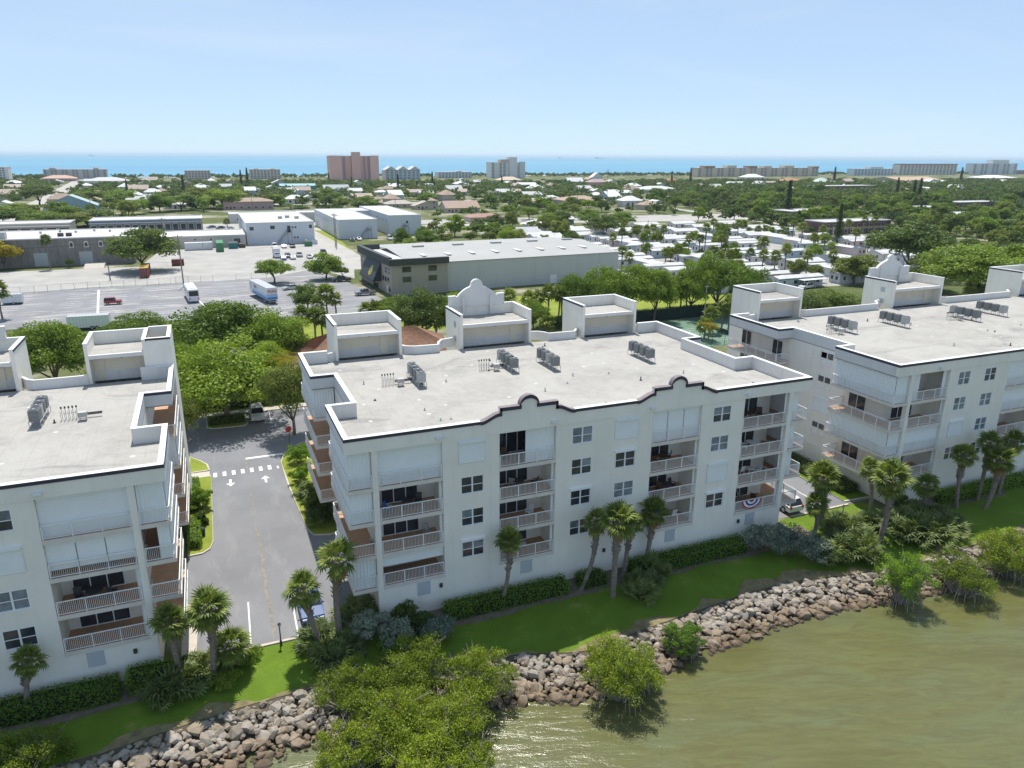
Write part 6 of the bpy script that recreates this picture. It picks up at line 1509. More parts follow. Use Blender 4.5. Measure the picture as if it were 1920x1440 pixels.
# ------------------------------------------------------------------ palms
def frond_mesh(seed, blades=17, dead=False, lite=False):
    rn = random.Random(seed); m = MB(); pl = 1.0
    pts = [(0, 0, 0), (pl*.5, 0, .06), (pl, 0, 0)]
    if not lite: m.path(pts, [.03, .022, .016], 4)
    for i in range(blades):
        a = (-1+2*i/(blades-1))*radians(118); L_ = (1.0-.25*abs(a)/2.06)*rn.uniform(.9, 1.1); fold = .05*(1 if i % 2 else -1)
        d = Vector((cos(a), sin(a), .08+fold)); s = Vector((-sin(a), cos(a), 0)); b = Vector((pl, 0, 0)); q1 = b+d*L_*.55; q2 = b+d*L_*rn.uniform(.92, 1.05)-Vector((0, 0, L_*rn.uniform(.22, .42)))
        wd = .085 if not lite else .13
        m.mesh([b, q1-s*wd, q1+s*wd, q2], [(0, 1, 3, 2)] if lite else [(0, 1, 2), (1, 3, 2)])
    return m.data('frond', LF_PALMD if dead else LF_PALM)
fronds = [frond_mesh(s) for s in (1, 2, 3)]; dfrond = frond_mesh(9, 13, True)
def frond_dirs(n, rn):
    out = []
    for i in range(n):
        t = (i+.5)/n; el = radians(82)-t*radians(125); out.append((i*2.399+rn.uniform(-.2, .2), el+rn.uniform(-.12, .12), rn.uniform(.85, 1.15)))
    return out
def palm_trunk(base, top, r, seed, boots=True):
    rn = random.Random(seed); m = MB(); N = 14; pts = []; rs_ = []; b = Vector(base); t_ = Vector(top); bend = Vector((rn.uniform(-.3, .3), rn.uniform(-.3, .3), 0))
    for i in range(N+1):
        t = i/N; q = b.lerp(t_, t)+bend*sin(pi*t); pts.append(q); k = 1.25-.5*t/.15 if t < .15 else 1.0
        if boots and t > .55: k = 1.0+.85*(t-.55)/.45*(1.15 if i % 2 else .85)
        rs_.append(r*max(k, .9)*(1.06 if i % 2 else .97))
    m.path(pts, rs_, 9)
    if boots:   # criss-cross leaf bases
        for i in range(46):
            t = .55+.45*rn.random(); q = b.lerp(t_, t)+bend*sin(pi*t); a = rn.random()*6.28; o = Vector((cos(a), sin(a), 0)); rr = r*(1.0+.85*(t-.55)/.45)*.95
            m.tube(q+o*rr, q+o*(rr+.16)+Vector((0, 0, .26)), 0.055, .03, 4)
    return m
def palm(u, vb, vt, label, zb=None, n=30, scale=1.0, utop=None, ground=None, dead=3):
    """near sabal palm: base pixel, crown-centre pixel; every frond a part"""
    p = P(u, vb, 0 if ground is None else ground); p = P(u, vb, lawn_z(p.x, p.y)) if ground is None and p.y < .2 else p
    h = height_at(u, vt, p)-p.z; top = PY(utop if utop else u, vt, p.y)
    rn = random.Random(int(u*7+vb)); T = thing('sabal_palm', label, 'palm', tuple(p), 0, 'sabal palms')
    tp = Vector((top.x-p.x, 0, h)); n = int(n*rn.uniform(.75, 1.15)); scale *= rn.uniform(.74, .94); dead = rn.randrange(2, 8); palm_trunk((0, 0, -.3), tp, .25*scale, int(u+vb)).build('trunk', PBARK, T)
    for az, el, k in frond_dirs(n, rn):
        o = link('frond', fronds[rn.randrange(3)], T, tuple(tp)); o.rotation_euler = (rn.uniform(-.35, .35), -el, az); o.scale = (k*scale,)*3
    for i in range(dead):
        o = link('dead_frond', dfrond, T, tuple(tp-Vector((0, 0, .15)))); o.rotation_euler = (0, radians(rn.uniform(45, 75)), rn.random()*6.28); o.scale = (scale*.9,)*3
for q in [(52, 1340, 1238, 'small palm before the left block, leftmost', None, 26, .85, 52), (343, 1282, 1160, 'thick-trunked palm at the left block corner', None, 30, 1.0, 318), (398, 1272, 1143, 'palm standing right of the left block corner', None, 32, 1.1, 390), (428, 1256, 1212, 'short stubby palm beside the drive end', None, 26, .95, 430),
    (606, 1215, 1097, 'leaning palm in front of the blue car', None, 30, .95, 566), (640, 1205, 1050, 'tall palm at the central block left corner', None, 30, 1.05, 634), (937, 1138, 1018, 'palm before the second bay of the central block', None, 28, .9, 955), (1087, 1106, 985, 'leaning palm, leftmost of the middle group', None, 28, .9, 1119),
    (1149, 1118, 978, 'tallest palm of the middle group', None, 34, 1.1, 1160), (1168, 1082, 985, 'palm just right of the tallest middle palm', None, 26, .9, 1182), (1210, 1062, 962, 'rightmost palm of the middle group', None, 30, .95, 1226),
    (1524, 1003, 945, 'lower headed palm beside the white suv', None, 28, .95, 1532), (1536, 990, 893, 'upper headed palm beside the white suv', None, 32, 1.05, 1544), (1630, 962, 874, 'palm before the right block corner, left one', None, 28, .95, 1632), (1648, 1016, 898, 'big palm before the right block corner', None, 36, 1.2, 1672), (1728, 968, 908, 'short thick palm right of the corner pair', None, 28, 1.0, 1738),
    (1794, 952, 848, 'stout palm before the right block windows', None, 30, 1.05, 1808), (1832, 938, 828, 'tall palm in the right-hand trio, left', None, 30, 1.05, 1857), (1846, 952, 862, 'sunlit palm in the right-hand trio, middle', None, 32, 1.1, 1876), (1872, 925, 828, 'rightmost palm of the right-hand trio', None, 28, 1.0, 1902)]: palm(*q)
# lighter palms further away: crown in one piece
def palm_crown(seed, n, blades):
    rn = random.Random(seed); vs = []; fs = []; src = frond_mesh(seed, blades, False, True); co = [v.co.copy() for v in src.vertices]; pf = [tuple(p.vertices) for p in src.polygons]
    from mathutils import Euler as Eu
    for az, el, k in frond_dirs(n, rn):
        mt = Eu((rn.uniform(-.3, .3), -el, az)).to_matrix()*k; i = len(vs); vs += [tuple(mt @ c) for c in co]; fs += [tuple(i+j for j in f) for f in pf]
    me = bpy.data.meshes.new('crown'); me.from_pydata(vs, [], fs); me.materials.append(LF_PALM); me.update(); return me
pcrowns = [palm_crown(s, 34, 9) for s in (5, 6, 7)]
ptr = MB().path([(0, 0, -.3), (.1, 0, 3), (0, .1, 6), (0, 0, 9.7)], [.24, .19, .19, .3], 7).data('trunk', PBARK)
def mpalm(u, vb, vt, label, k=1.0, group='palms beyond the condominiums'):
    p = P(u, vb); h = max(2.5, height_at(u, vt, p)); T = thing('sabal_palm', label, 'palm', (p.x, p.y, 0), rnd.random()*6, group)
    o = link('trunk', ptr, T); o.scale = (1, 1, h/9.7); c = link('crown', pcrowns[rnd.randrange(3)], T, (0, 0, h)); c.scale = (k*1.15,)*3
    return T
MP = {'by the central left tower': [(570, 645, 590), (592, 645, 594), (606, 642, 598), (627, 640, 606)], 'behind the domed tower': [(690, 628, 582), (708, 640, 580), (722, 645, 590), (742, 645, 592), (760, 640, 585), (775, 650, 598), (800, 650, 592), (818, 655, 603), (840, 650, 600)],
    'on the grass right of the domed tower': [(955, 600, 556), (990, 600, 560), (1012, 610, 558), (1027, 612, 550), (1048, 605, 548), (1052, 612, 556), (1075, 600, 552), (1025, 632, 606)], 'beside the tennis court': [(1330, 625, 590), (1352, 620, 580), (1320, 636, 612), (1365, 622, 568), (1275, 590, 525), (1285, 592, 530), (1255, 592, 545)],
    'among the mobile homes': [(1165, 472, 436), (1148, 478, 446), (1205, 478, 446), (1211, 476, 440), (1290, 490, 448), (1309, 488, 448), (1320, 488, 428), (1350, 490, 448), (1335, 500, 470), (1348, 500, 478), (1325, 505, 480), (1405, 495, 475), (1429, 500, 454), (1428, 515, 478), (1450, 522, 480), (1471, 508, 468), (1510, 522, 480), (1500, 470, 425), (1600, 478, 436), (1625, 482, 450), (1558, 475, 462), (1290, 512, 496), (1140, 512, 488), (1560, 500, 478), (1635, 470, 440), (1618, 440, 412), (1637, 440, 412), (1403, 445, 436), (1420, 448, 430), (1445, 445, 432), (1376, 440, 425), (1540, 458, 430)],
    'in the woods at right': [(1750, 450, 410), (1765, 448, 428), (1790, 460, 432), (1808, 470, 440), (1830, 455, 428), (1850, 470, 445), (1880, 468, 438), (1900, 470, 432), (1870, 500, 452), (1915, 500, 470), (1720, 470, 448)],
    'before the brown warehouse': [(95, 505, 450), (34, 500, 466)], 'along the far left streets': [(217, 424, 386), (235, 420, 402), (252, 424, 405), (8, 430, 398), (332, 422, 412), (426, 425, 417), (598, 408, 386), (60, 350, 334), (53, 352, 336)], 'at the car park edge': [(614, 592, 552), (5, 598, 545), (597, 598, 572), (630, 590, 562)], 'before the right block dome': [(1690, 545, 512), (1700, 548, 515), (1830, 575, 545), (1812, 578, 548), (1845, 580, 546)]}
rp = random.Random(12); MP['among the mobile homes'] += [(rp.uniform(1150, 1690), v, v-rp.uniform(24, 38)) for v in [rp.uniform(445, 520) for _ in range(26)]]
for loc, lst in MP.items():
    lst.sort()
    for i, (u, vb, vt) in enumerate(lst): mpalm(u, vb, vt, f'palm {loc}, {ORD[i]} from left', 1.35 if u in (614, 5) else 1.0)
# coconut-like feather palms
def feather_palm(u, vb, vt, label, L_=2.6, mat=LF_YEL, n=14):
    p = P(u, vb); h = height_at(u, vt, p); T = thing('feather_palm', label, 'palm', (p.x, p.y, 0)); MB().path([(0, 0, -.3), (.2, 0, h*.5), (0, 0, h)], [.2, .14, .12], 7).build('trunk', PBARK, T); rn = random.Random(int(u))
    for i in range(n):
        az = i*2.4; el = radians(rn.uniform(15, 75)); m = MB(); pts = []
        for k in range(9):
            t = k/8; r = L_*t*cos(el*(1-t*.6)); z = L_*t*sin(el)-L_*.75*t*t; pts.append(Vector((r, 0, z)))
        m.path(pts, [.03]*9, 3)
        for k in range(1, 9):
            for s in (-1, 1):
                for e in (0, .5):
                    q = pts[k-1].lerp(pts[k], e); m.face([q, q+Vector((.12, s*.25, -.05)), q+Vector((.22, s*.62, -.25)), q+Vector((.06, s*.3, -.1))])
        o = m.build('frond', mat, T, (0, 0, h), az)
feather_palm(541, 760, 672, 'yellow-tipped feather palm beside the central block rear corner', 3.0); feather_palm(1557, 480, 459, 'bright coconut palm among the mobile homes', 2.6, LF_BRIGHT); feather_palm(1327, 640, 608, 'ragged yellow palm by the tennis court', 2.2, LF_YEL)
# Norfolk pines
def pine_mesh(seed):
    rs = np.random.default_rng(seed); P_ = []; N_ = []
    for k in range(26):
        z = 1.5+k*.66; R = 2.4*(1-k/27)**.8+.25
        for a in np.linspace(0, 6.28, 8)[:-1]+rs.random()*3:
            n = 16; t = rs.random(n); c = np.stack([np.cos(a)*R*t, np.sin(a)*R*t, z+.25*t-.2*t*t*R*.4], 1)+rs.normal(size=(n, 3))*.18; P_.append(c); N_.append(unit(rs.normal(size=(n, 3))+np.array([0, 0, .8])))
    p = np.concatenate(P_); q = np.concatenate(N_); return fast_mesh('crown', leaf_quads(p, q, np.full(len(p), .42), rs, .45), 4, LF_PINE)
pinem = [pine_mesh(3), pine_mesh(4)]; pinet = MB().path([(0, 0, -.3), (0, 0, 9), (0, 0, 18.6)], [.3, .2, .04], 6).data('trunk', BARK)
for i, (u, vb, vt, lab) in enumerate([(1475, 408, 338, 'tallest Norfolk pine in the right woods'), (1569, 460, 380, 'dense dark pine among the mobile homes'), (1710, 382, 336, 'left of two pines above the right woods'), (1721, 382, 333, 'right of two pines above the right woods'), (1722, 420, 378, 'dark pine inside the right woods'), (1680, 372, 332, 'pine left of the pair above the right woods'), (1563, 345, 312, 'pine between the long tan condo and the blue-grey one'), (1294, 345, 314, 'pine left of the long tan condo'), (1800, 345, 313, 'pine right of the red-topped condo'),
    (453, 350, 318, 'left of the paired pines before the cream beach block'), (465, 350, 314, 'right of the paired pines before the cream beach block'), (345, 362, 327, 'pine left of the salmon block'), (240, 370, 336, 'dark pine among the far left houses'), (747, 362, 325, 'dark pine before the gabled white block'), (811, 350, 321, 'slim pine left of the low white block'), (617, 345, 323, 'small pine left of the pink tower'), (941, 350, 328, 'pine before the white tower'), (1259, 345, 320, 'small pine at the left of the right woods'), (660, 355, 332, 'small pine before the pink tower base')]):
    p = P(u, vb); h = height_at(u, vt, p); T = thing('norfolk_pine', lab, 'tree', (p.x, p.y, 0), i*.7, 'tall dark pines'); s = h/18.8; T.scale = (s*(.85 if i else 1.0), s*(.85 if i else 1.0), s); link('crown', pinem[i % 2], T); link('trunk', pinet, T)
# ------------------------------------------------------------------ hedges, shrubs, palmettos
def hedge(x0, x1, y0, y1, h, label, mat=LF_HEDGE, z=None, dens=130, leaf=.075):
    rs = np.random.default_rng(int(abs(x0*13+y0*7))+5); cx, cy = (x0+x1)/2, (y0+y1)/2; zz = z if z is not None else lawn_z(cx, cy)
    T = thing('hedge', label, 'hedge', (cx, cy, zz)); L_, D_ = x1-x0, y1-y0
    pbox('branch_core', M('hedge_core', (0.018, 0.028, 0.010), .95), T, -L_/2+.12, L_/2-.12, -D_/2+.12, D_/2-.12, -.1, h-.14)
    P_ = []; N_ = []
    for nrm, area, f in (((0, 0, 1), L_*D_, lambda a, b: (a*L_/2, b*D_/2, h)), ((0, -1, 0), L_*h, lambda a, b: (a*L_/2, -D_/2, (b+1)/2*h)), ((0, 1, 0), L_*h, lambda a, b: (a*L_/2, D_/2, (b+1)/2*h)), ((-1, 0, 0), D_*h, lambda a, b: (-L_/2, a*D_/2, (b+1)/2*h)), ((1, 0, 0), D_*h, lambda a, b: (L_/2, a*D_/2, (b+1)/2*h))):
        n = int(area*dens); q = np.array([f(*rs.uniform(-1, 1, 2)) for _ in range(n)]).reshape(-1, 3); q = q+rs.normal(size=q.shape)*.07+np.sin(q[:, :1]*2.1+q[:, 1:2]*3)*.05*np.array(nrm); P_.append(q); N_.append(unit(np.array(nrm)+rs.normal(size=q.shape)*.7))
    p = np.concatenate(P_); link('foliage', fast_mesh('foliage', leaf_quads(p, np.concatenate(N_), np.full(len(p), leaf), rs), 4, mat), T)
hedge(-30, -16.9, -2.2, -.55, 1.25, 'long clipped hedge along the left block wall'); hedge(-16.3, -13.2, -1.9, -.5, 1.5, 'short hedge block at the left block corner')
hedge(7.2, 18.2, -2.1, -.6, 1.15, 'clipped hedge left of the middle palms'); hedge(19.4, 22.0, -2.0, -.6, 1.0, 'short hedge behind the middle palms'); hedge(24.8, 37.3, -2.2, -.6, 1.25, 'clipped hedge right of the middle palms'); hedge(64, 78, -2.0, -.6, 1.2, 'hedge along the right block wall'); hedge(79, 100, -2.0, -.6, 1.2, 'hedge at far right along the right block wall')
hedge(-12.5, -11.4, 18, 23.5, 1.0, 'hedge strip on the left drive island near end', LF_HEDGE, .13); hedge(-12.4, -11.5, 26.5, 33.5, 1.1, 'hedge strip on the left drive island far end', LF_HEDGE, .13); hedge(55.4, 57.9, 4, 17, .9, 'hedge strip beside the right block garage wall', LF_DARK, .13)
hedge(-10.2, -5.4, 53.6, 55.4, .9, 'dark clipped bushes under the island tree', LF_DARK, .13); hedge(-30, 0, 60, 61.2, 1.4, 'long hedge behind the sidewalk at the road end', LF_OLIVE, .1, 60, .11); hedge(1.0, 30, 60, 61.2, 1.4, 'long hedge behind the road, right part', LF_OLIVE, .1, 60, .11); hedge(62, 116, 91.5, 94.5, 2.2, 'dark clipped hedge behind the tennis court', LF_DARK, 0, 26, .16)
def shrub(x, y, w_, h, mat, label, z=None, K=30, per=150, leaf=.085, name='shrub'):
    zz = z if z is not None else lawn_z(x, y); cm, cc = crown_mesh('foliage', int(abs(x*31+y*17))+3, K, per, leaf, mat, w_/2, h*.42, h*.52, .8, (.18, .36), .05); T = thing(name, label, 'shrub', (x, y, zz), 0, None); link('foliage', cm, T); m = MB()
    for i in range(6): e = Vector(cc[i % len(cc)]); m.path([(0, 0, -.15), tuple(e*.5), tuple(e)], [.05, .035, .012], 4)
    m.build('stem', BARK, T); return T
def at(u, v):
    p = P(u, v); return (p.x, p.y) if p.y > .2 else tuple(P(u, v, lawn_z(p.x, p.y))[:2])
for i, (u, v, w_, h, mt, lab) in enumerate([(690, 1195, 3.0, 2.4, LF_SILV, 'grey-green shrub at the central block left corner'), (745, 1210, 3.2, 2.0, LF_SILV, 'silver-grey shrub, second from the corner'), (790, 1184, 2.6, 1.9, LF_DARK, 'dark green shrub against the central wall'), (822, 1196, 2.8, 1.9, LF_SILV, 'pale blue-green shrub at the end of the corner bed'), (760, 1165, 2.4, 1.6, LF_DARK, 'dark shrub behind the silver ones'), (735, 1228, 1.8, 1.3, LF_HEDGE, 'bright green low shrub in the corner bed'),
    (1432, 1035, 4.4, 3.2, LF_SILV, 'large grey-green shrub mass, left part, by the suv'), (1480, 1042, 4.6, 3.2, LF_SILV, 'large grey-green shrub mass, middle part, by the suv'), (1522, 1052, 4.0, 2.8, LF_SILV, 'large grey-green shrub mass, right part'), (1556, 1060, 2.8, 2.0, LF_DARK, 'dark shrub at the end of the grey mass'),
    (378, 955, 2.6, 2.6, LF_HEDGE, 'round green bush leaning over the left drive kerb'), (380, 985, 1.5, 1.6, M('burgundy_leaf', (0.05, 0.03, 0.03), .7) if False else LF_DARK, 'dark purple-green shrub under the round bush'), (560, 870, 3.2, 2.6, LF_HEDGE, 'dense green bush on the right drive island'), (565, 905, 2.4, 2.0, LF_HEDGE, 'second green bush on the right drive island'), (590, 960, 2.6, 2.2, LF_DARK, 'dark shrub under the rear balconies'), (575, 850, 1.8, 1.2, LF_MID, 'low shrub at the stop sign'),
    (1740, 985, 3.0, 1.8, LF_DARK, 'dark shrub below the short thick palm'), (1690, 955, 2.6, 1.5, LF_DARK, 'dark shrub beside the right block corner'), (350, 1260, 2.2, 1.2, LF_SAW, 'yellowish ground shrub at the left corner bed'), (455, 1240, 2.6, .9, LF_BRIGHT, 'yellow-green ground cover beside the drive end'), (420, 1285, 2.2, .8, LF_BRIGHT, 'yellow-green ground cover below the stubby palm')]):
    x_, y_ = at(u, v); shrub(x_, y_, w_, h, mt, lab)
def palmetto_mesh(seed, n=38):
    rn = random.Random(seed); vs = []; fs = []; src = frond_mesh(seed, 13); co = [v.co.copy() for v in src.vertices]; pf = [tuple(p.vertices) for p in src.polygons]
    from mathutils import Euler as Eu
    for i in range(n):
        mt = Eu((rn.uniform(-.4, .4), -radians(rn.uniform(15, 85)), rn.random()*6.28)).to_matrix()*rn.uniform(.6, .95); o = Vector((rn.gauss(0, .4), rn.gauss(0, .4), rn.uniform(0, .25))); k = len(vs); vs += [tuple(mt @ c+o) for c in co]; fs += [tuple(k+j for j in f) for f in pf]
    me = bpy.data.meshes.new('fronds'); me.from_pydata(vs, [], fs); me.materials.append(LF_SAW); me.update(); return me
pms = [palmetto_mesh(s) for s in (31, 32, 33)]
stump = MB().ring(0, 0, -.2, .35, .14, .08, 7).data('stem', PBARK)
def palmetto(u, v, k, label):
    x_, y_ = at(u, v); T = thing('saw_palmetto', label, 'palm shrub', (x_, y_, lawn_z(x_, y_)), rnd.random()*6, 'saw palmettos in the beds'); T.scale = (k,)*3; link('fronds', pms[rnd.randrange(3)], T); link('stem', stump, T)
PL = {'in the bed beside the blue car': [(600, 1210, 1.1), (618, 1240, 1.2), (650, 1215, 1.0), (640, 1245, 1.0), (672, 1165, 1.2)], 'at the left block corner': [(330, 1300, 1.3), (352, 1282, 1.0), (305, 1310, 1.0), (375, 1262, 1.0)], 'below the middle palms': [(1205, 1120, 1.1), (1190, 1098, .9), (1228, 1080, 1.2), (1216, 1100, .9)],
    'in the big bed by the right drive': [(1560, 1005, 1.2), (1585, 1040, 1.4), (1610, 1030, 1.3), (1600, 1005, 1.2), (1575, 985, 1.1), (1635, 985, 1.0), (1560, 1050, 1.2), (1618, 1050, 1.2)], 'in the bed before the right block': [(1690, 1010, 1.4), (1712, 1000, 1.4), (1735, 1012, 1.4), (1758, 1000, 1.4), (1770, 985, 1.3), (1700, 985, 1.3), (1725, 975, 1.2), (1675, 990, 1.2), (1745, 975, 1.2)], 'on the right drive island': [(600, 935, 1.2), (575, 930, 1.0), (610, 975, 1.2)]}
for loc, lst in PL.items():
    lst.sort()
    for i, (u, v, k) in enumerate(lst): palmetto(u, v, k, f'saw palmetto {loc}, {ORD[i]} from left')
# ------------------------------------------------------------------ mangroves on the shore
def mangrove(u, v, w_, h, label, dens=1.0, mat=LF_MANG, z=ZW):
    p = P(u, v, z); sd = int(u*3+v); rs = np.random.default_rng(sd); rn = random.Random(sd); T = thing('mangrove', label, 'mangrove', (p.x, p.y, z))
    w_ *= 1.08; K = int(64*dens*(w_/5)**1.4)+14; cm, cc = crown_mesh('foliage', sd, K, 170, .068, mat, w_/2, h*.42, h*.56, .95, (.07, .22), .05); link('foliage', cm, T); m = MB()
    for i in range(min(len(cc), 70)):
        e = Vector(cc[i]); b = Vector((e.x*.25+rn.uniform(-.2, .2), e.y*.25+rn.uniform(-.2, .2), -.2)); mid = b.lerp(e, .55)+Vector((rn.uniform(-.2, .2), rn.uniform(-.2, .2), .2)); m.path([b, mid, e], [.05, .035, .012], 4)
        for k in range(5):
            q = e+Vector((rn.gauss(0, .45), rn.gauss(0, .45), rn.uniform(-.1, .55))); m.path([mid.lerp(e, .6), q], [.02, .006], 3)
    for i in range(int(14*w_/4)):      # prop roots
        a = rn.random()*6.28; r0 = w_*.18; r1 = w_*rn.uniform(.25, .42); m.path([(r0*cos(a), r0*sin(a), h*.32), (r1*.85*cos(a), r1*.85*sin(a), h*.2), (r1*cos(a), r1*sin(a), -.4)], [.025, .022, .018], 4)
    m.build('branch', TWIG, T); return T
for q in [(665, 1330, 5.2, 3.6, 'mangrove, upper left of the big shoreline clump', 1.1), (770, 1300, 5.4, 4.2, 'mangrove, top middle of the big shoreline clump', 1.1), (895, 1318, 5.0, 4.0, 'mangrove, right end of the big shoreline clump', 1.1), (740, 1390, 5.6, 3.4, 'mangrove, centre of the big shoreline clump', 1.1), (850, 1385, 5.0, 3.3, 'mangrove, lower right of the big shoreline clump', 1.0), (660, 1440, 4.6, 2.6, 'mangrove, lower left of the big shoreline clump', 1.0), (800, 1450, 5.0, 2.8, 'mangrove, bottom of the big shoreline clump', 1.0), (880, 1450, 3.4, 2.2, 'mangrove, bottom right of the big clump', 1.0),
    (1162, 1305, 5.4, 4.6, 'lone round mangrove right of the pale rocks', 1.2), (1200, 1285, 3.2, 2.8, 'small mangrove joined to the lone round one', 1.1), (1278, 1226, 3.0, 2.7, 'small green mangrove bush between the rocks', 1.2, LF_HEDGE), (1688, 1128, 4.6, 4.6, 'bright green mangrove at the right shore', 1.3, LF_HEDGE), (1802, 1112, 5.6, 3.6, 'sparse olive mangrove at the right shore', .8), (1893, 1078, 6.0, 4.4, 'mangrove at the right photo edge', 1.2), (60, 1470, 5.2, 3.2, 'mangrove at the bottom left corner', 1.1), (-10, 1480, 4.6, 2.8, 'mangrove cut by the bottom left corner', 1.1), (1130, 1265, 2.6, 2.4, 'low mangrove at the lawn edge beside the lone round one', .9)]: mangrove(*q)
# ------------------------------------------------------------------ trees of the town: the 300 that show largest as things, the rest one far wood
bpy.context.view_layer.update()
FOOT = []
for o in list(COL.objects):
    if o.parent is None and o.get('category') in ('building', 'house', 'mobile home'):
        xs_ = []; ys_ = []
        for c in KIDS.get(o.name, []):
            for b in c.bound_box: q = c.matrix_world @ Vector(b); xs_.append(q.x); ys_.append(q.y)
        if xs_: FOOT.append((min(xs_), max(xs_), min(ys_), max(ys_), o['category']))
def inpoly(x, y, poly):
    r = False; j = len(poly)-1
    for i in range(len(poly)):
        a, b = poly[i], poly[j]
        if (a[1] > y) != (b[1] > y) and x < (b[0]-a[0])*(y-a[1])/(b[1]-a[1]+1e-9)+a[0]: r = not r
        j = i
    return r
ROADS = [[(36.5, 190), (50, 190), (47, 300), (43, 420), (30, 420), (33, 300)], [(-200, 336), (420, 326), (420, 347), (-200, 358)], [(-108, 200), (-88, 200), (-114, 700), (-166, 1330), (-188, 1330), (-138, 700)], [(-60, 556), (420, 516), (420, 533), (-60, 573)], [(30, 385), (180, 378), (182, 352), (30, 358)], [(-60, 352), (36, 350), (34, 385), (-60, 388)], [(205, 334), (310, 326), (310, 360), (205, 370)]]
ZONES = [  # ground polygons in photo pixels, trees per hectare, tones
 ([(0, 344), (640, 344), (640, 400), (560, 388), (380, 400), (250, 398), (0, 398)], 95, ('mid', 'dark', 'mid', 'olive', 'bright')),
 ([(640, 344), (1210, 344), (1210, 400), (960, 402), (800, 392), (640, 400)], 90, ('mid', 'dark', 'olive', 'mid', 'bright')),
 ([(1200, 372), (1480, 356), (1920, 352), (1920, 470), (1790, 450), (1660, 440), (1480, 430), (1330, 418), (1210, 408)], 140, ('mid', 'mid', 'dark', 'dark', 'mid', 'olive')),
 ([(1200, 342), (1920, 340), (1920, 360), (1200, 366)], 90, ('dark', 'mid', 'olive')),
 ([(790, 405), (1140, 405), (1190, 440), (1130, 462), (860, 470), (785, 450)], 55, ('mid', 'olive', 'bright')),
 ([(1660, 440), (1920, 455), (1920, 530), (1800, 520), (1690, 490)], 100, ('mid', 'dark', 'olive')),
 ([(0, 400), (250, 400), (240, 425), (0, 432)], 70, ('mid', 'olive', 'dark')), ([(1150, 440), (1500, 430), (1650, 470), (1600, 530), (1250, 530)], 34, ('mid', 'olive')) ]
LAND = [('near the pale blue gable house', 133, 385), ('near the pink house', 467, 385), ('before the pink tower', 665, 355), ('near the tan bungalow', 752, 385), ('by the broad-roofed bungalow', 868, 392), ('near the brown hall', 1100, 380), ('below the white tower', 955, 350), ('near the red-roofed house', 915, 410), ('by the porch bungalow', 985, 445), ('left of the tall pine', 1420, 400), ('right of the tall pine', 1520, 390), ('by the maroon apartments', 1600, 420), ('above the woods pines pair', 1715, 370), ('right woods edge', 1850, 400), ('by the glazed apartments', 1850, 430), ('behind the spreading oak', 1830, 480), ('at the mobile home park edge', 1280, 415), ('left edge of the right woods', 1230, 380), ('inside the right woods', 1370, 385), ('near the bright blue house', 560, 360), ('near the grey-roofed left house', 262, 375), ('at far left street', 40, 370), ('below the far left condo', 150, 350), ('below the salmon block', 370, 350), ('before the long tan condo', 1420, 345), ('before the red-topped condo', 1740, 345), ('behind the shop row', 330, 380), ('near the teal house', 1080, 355), ('below the gabled white block', 755, 355), ('among the mobile homes', 1400, 480), ('behind the brown warehouse', 100, 415)]
def landmark(x, y):
    u, v, _ = pix((x, y, 4)); return min(LAND, key=lambda l: abs(l[1]-u)+3*abs(l[2]-v))[0]
# more small houses glimpsed between the trees
HP = [house('', 0, 0, 13, 9, 3.0, a, b, k, 2.0) for a, b, k in ((WWALL, WHR, 'hip'), (BEIGE, TAN, 'hip'), (WWALL, (0.48, 0.48, 0.47), 'gable'), (BEIGE, (0.40, 0.33, 0.28), 'gable'), ((0.42, 0.50, 0.52), WHR, 'front'))]; hu = [False]*5; HN = ['white-roofed', 'tan-roofed', 'grey-roofed', 'brownish gabled', 'pale blue gabled']
hl = {}; tries = 0; cnt = 0
while cnt < 130 and tries < 3000:
    tries += 1; u, v = rnd.uniform(0, 1900), rnd.uniform(343, 394)
    if 1230 < u < 1900 and v > 362: continue
    p = P(u, v)
    if any(a-9 < p.x < b+9 and c-9 < p.y < d+9 for a, b, c, d, k in FOOT) or any(inpoly(p.x, p.y, r) for r in ROADS): continue
    FOOT.append((p.x-8, p.x+8, p.y-6, p.y+6, 'house')); hl.setdefault((landmark(p.x, p.y), rnd.randrange(5)), []).append((u, p)); cnt += 1
for (l, k), lst in hl.items():
    lst.sort(key=lambda q: q[0])
    for i, (u, p) in enumerate(lst):
        o = copy_tree(HP[k]) if hu[k] else HP[k]; hu[k] = True; o.location = (p.x, p.y, 0); s = rnd.uniform(.9, 1.35); o.scale = (s, s, s*rnd.choice((1, 1, 1.35))); o.rotation_euler = (0, 0, rnd.choice((0, 0, pi/2))+rnd.uniform(-.05, .05))
        tag(o, f'small {HN[k]} house {l}, {ORD[i]} such from left', 'house', 'small town houses')
for k in range(5):
    if not hu[k]:
        for c in list(HP[k].children): bpy.data.objects.remove(c)
        bpy.data.objects.remove(HP[k])

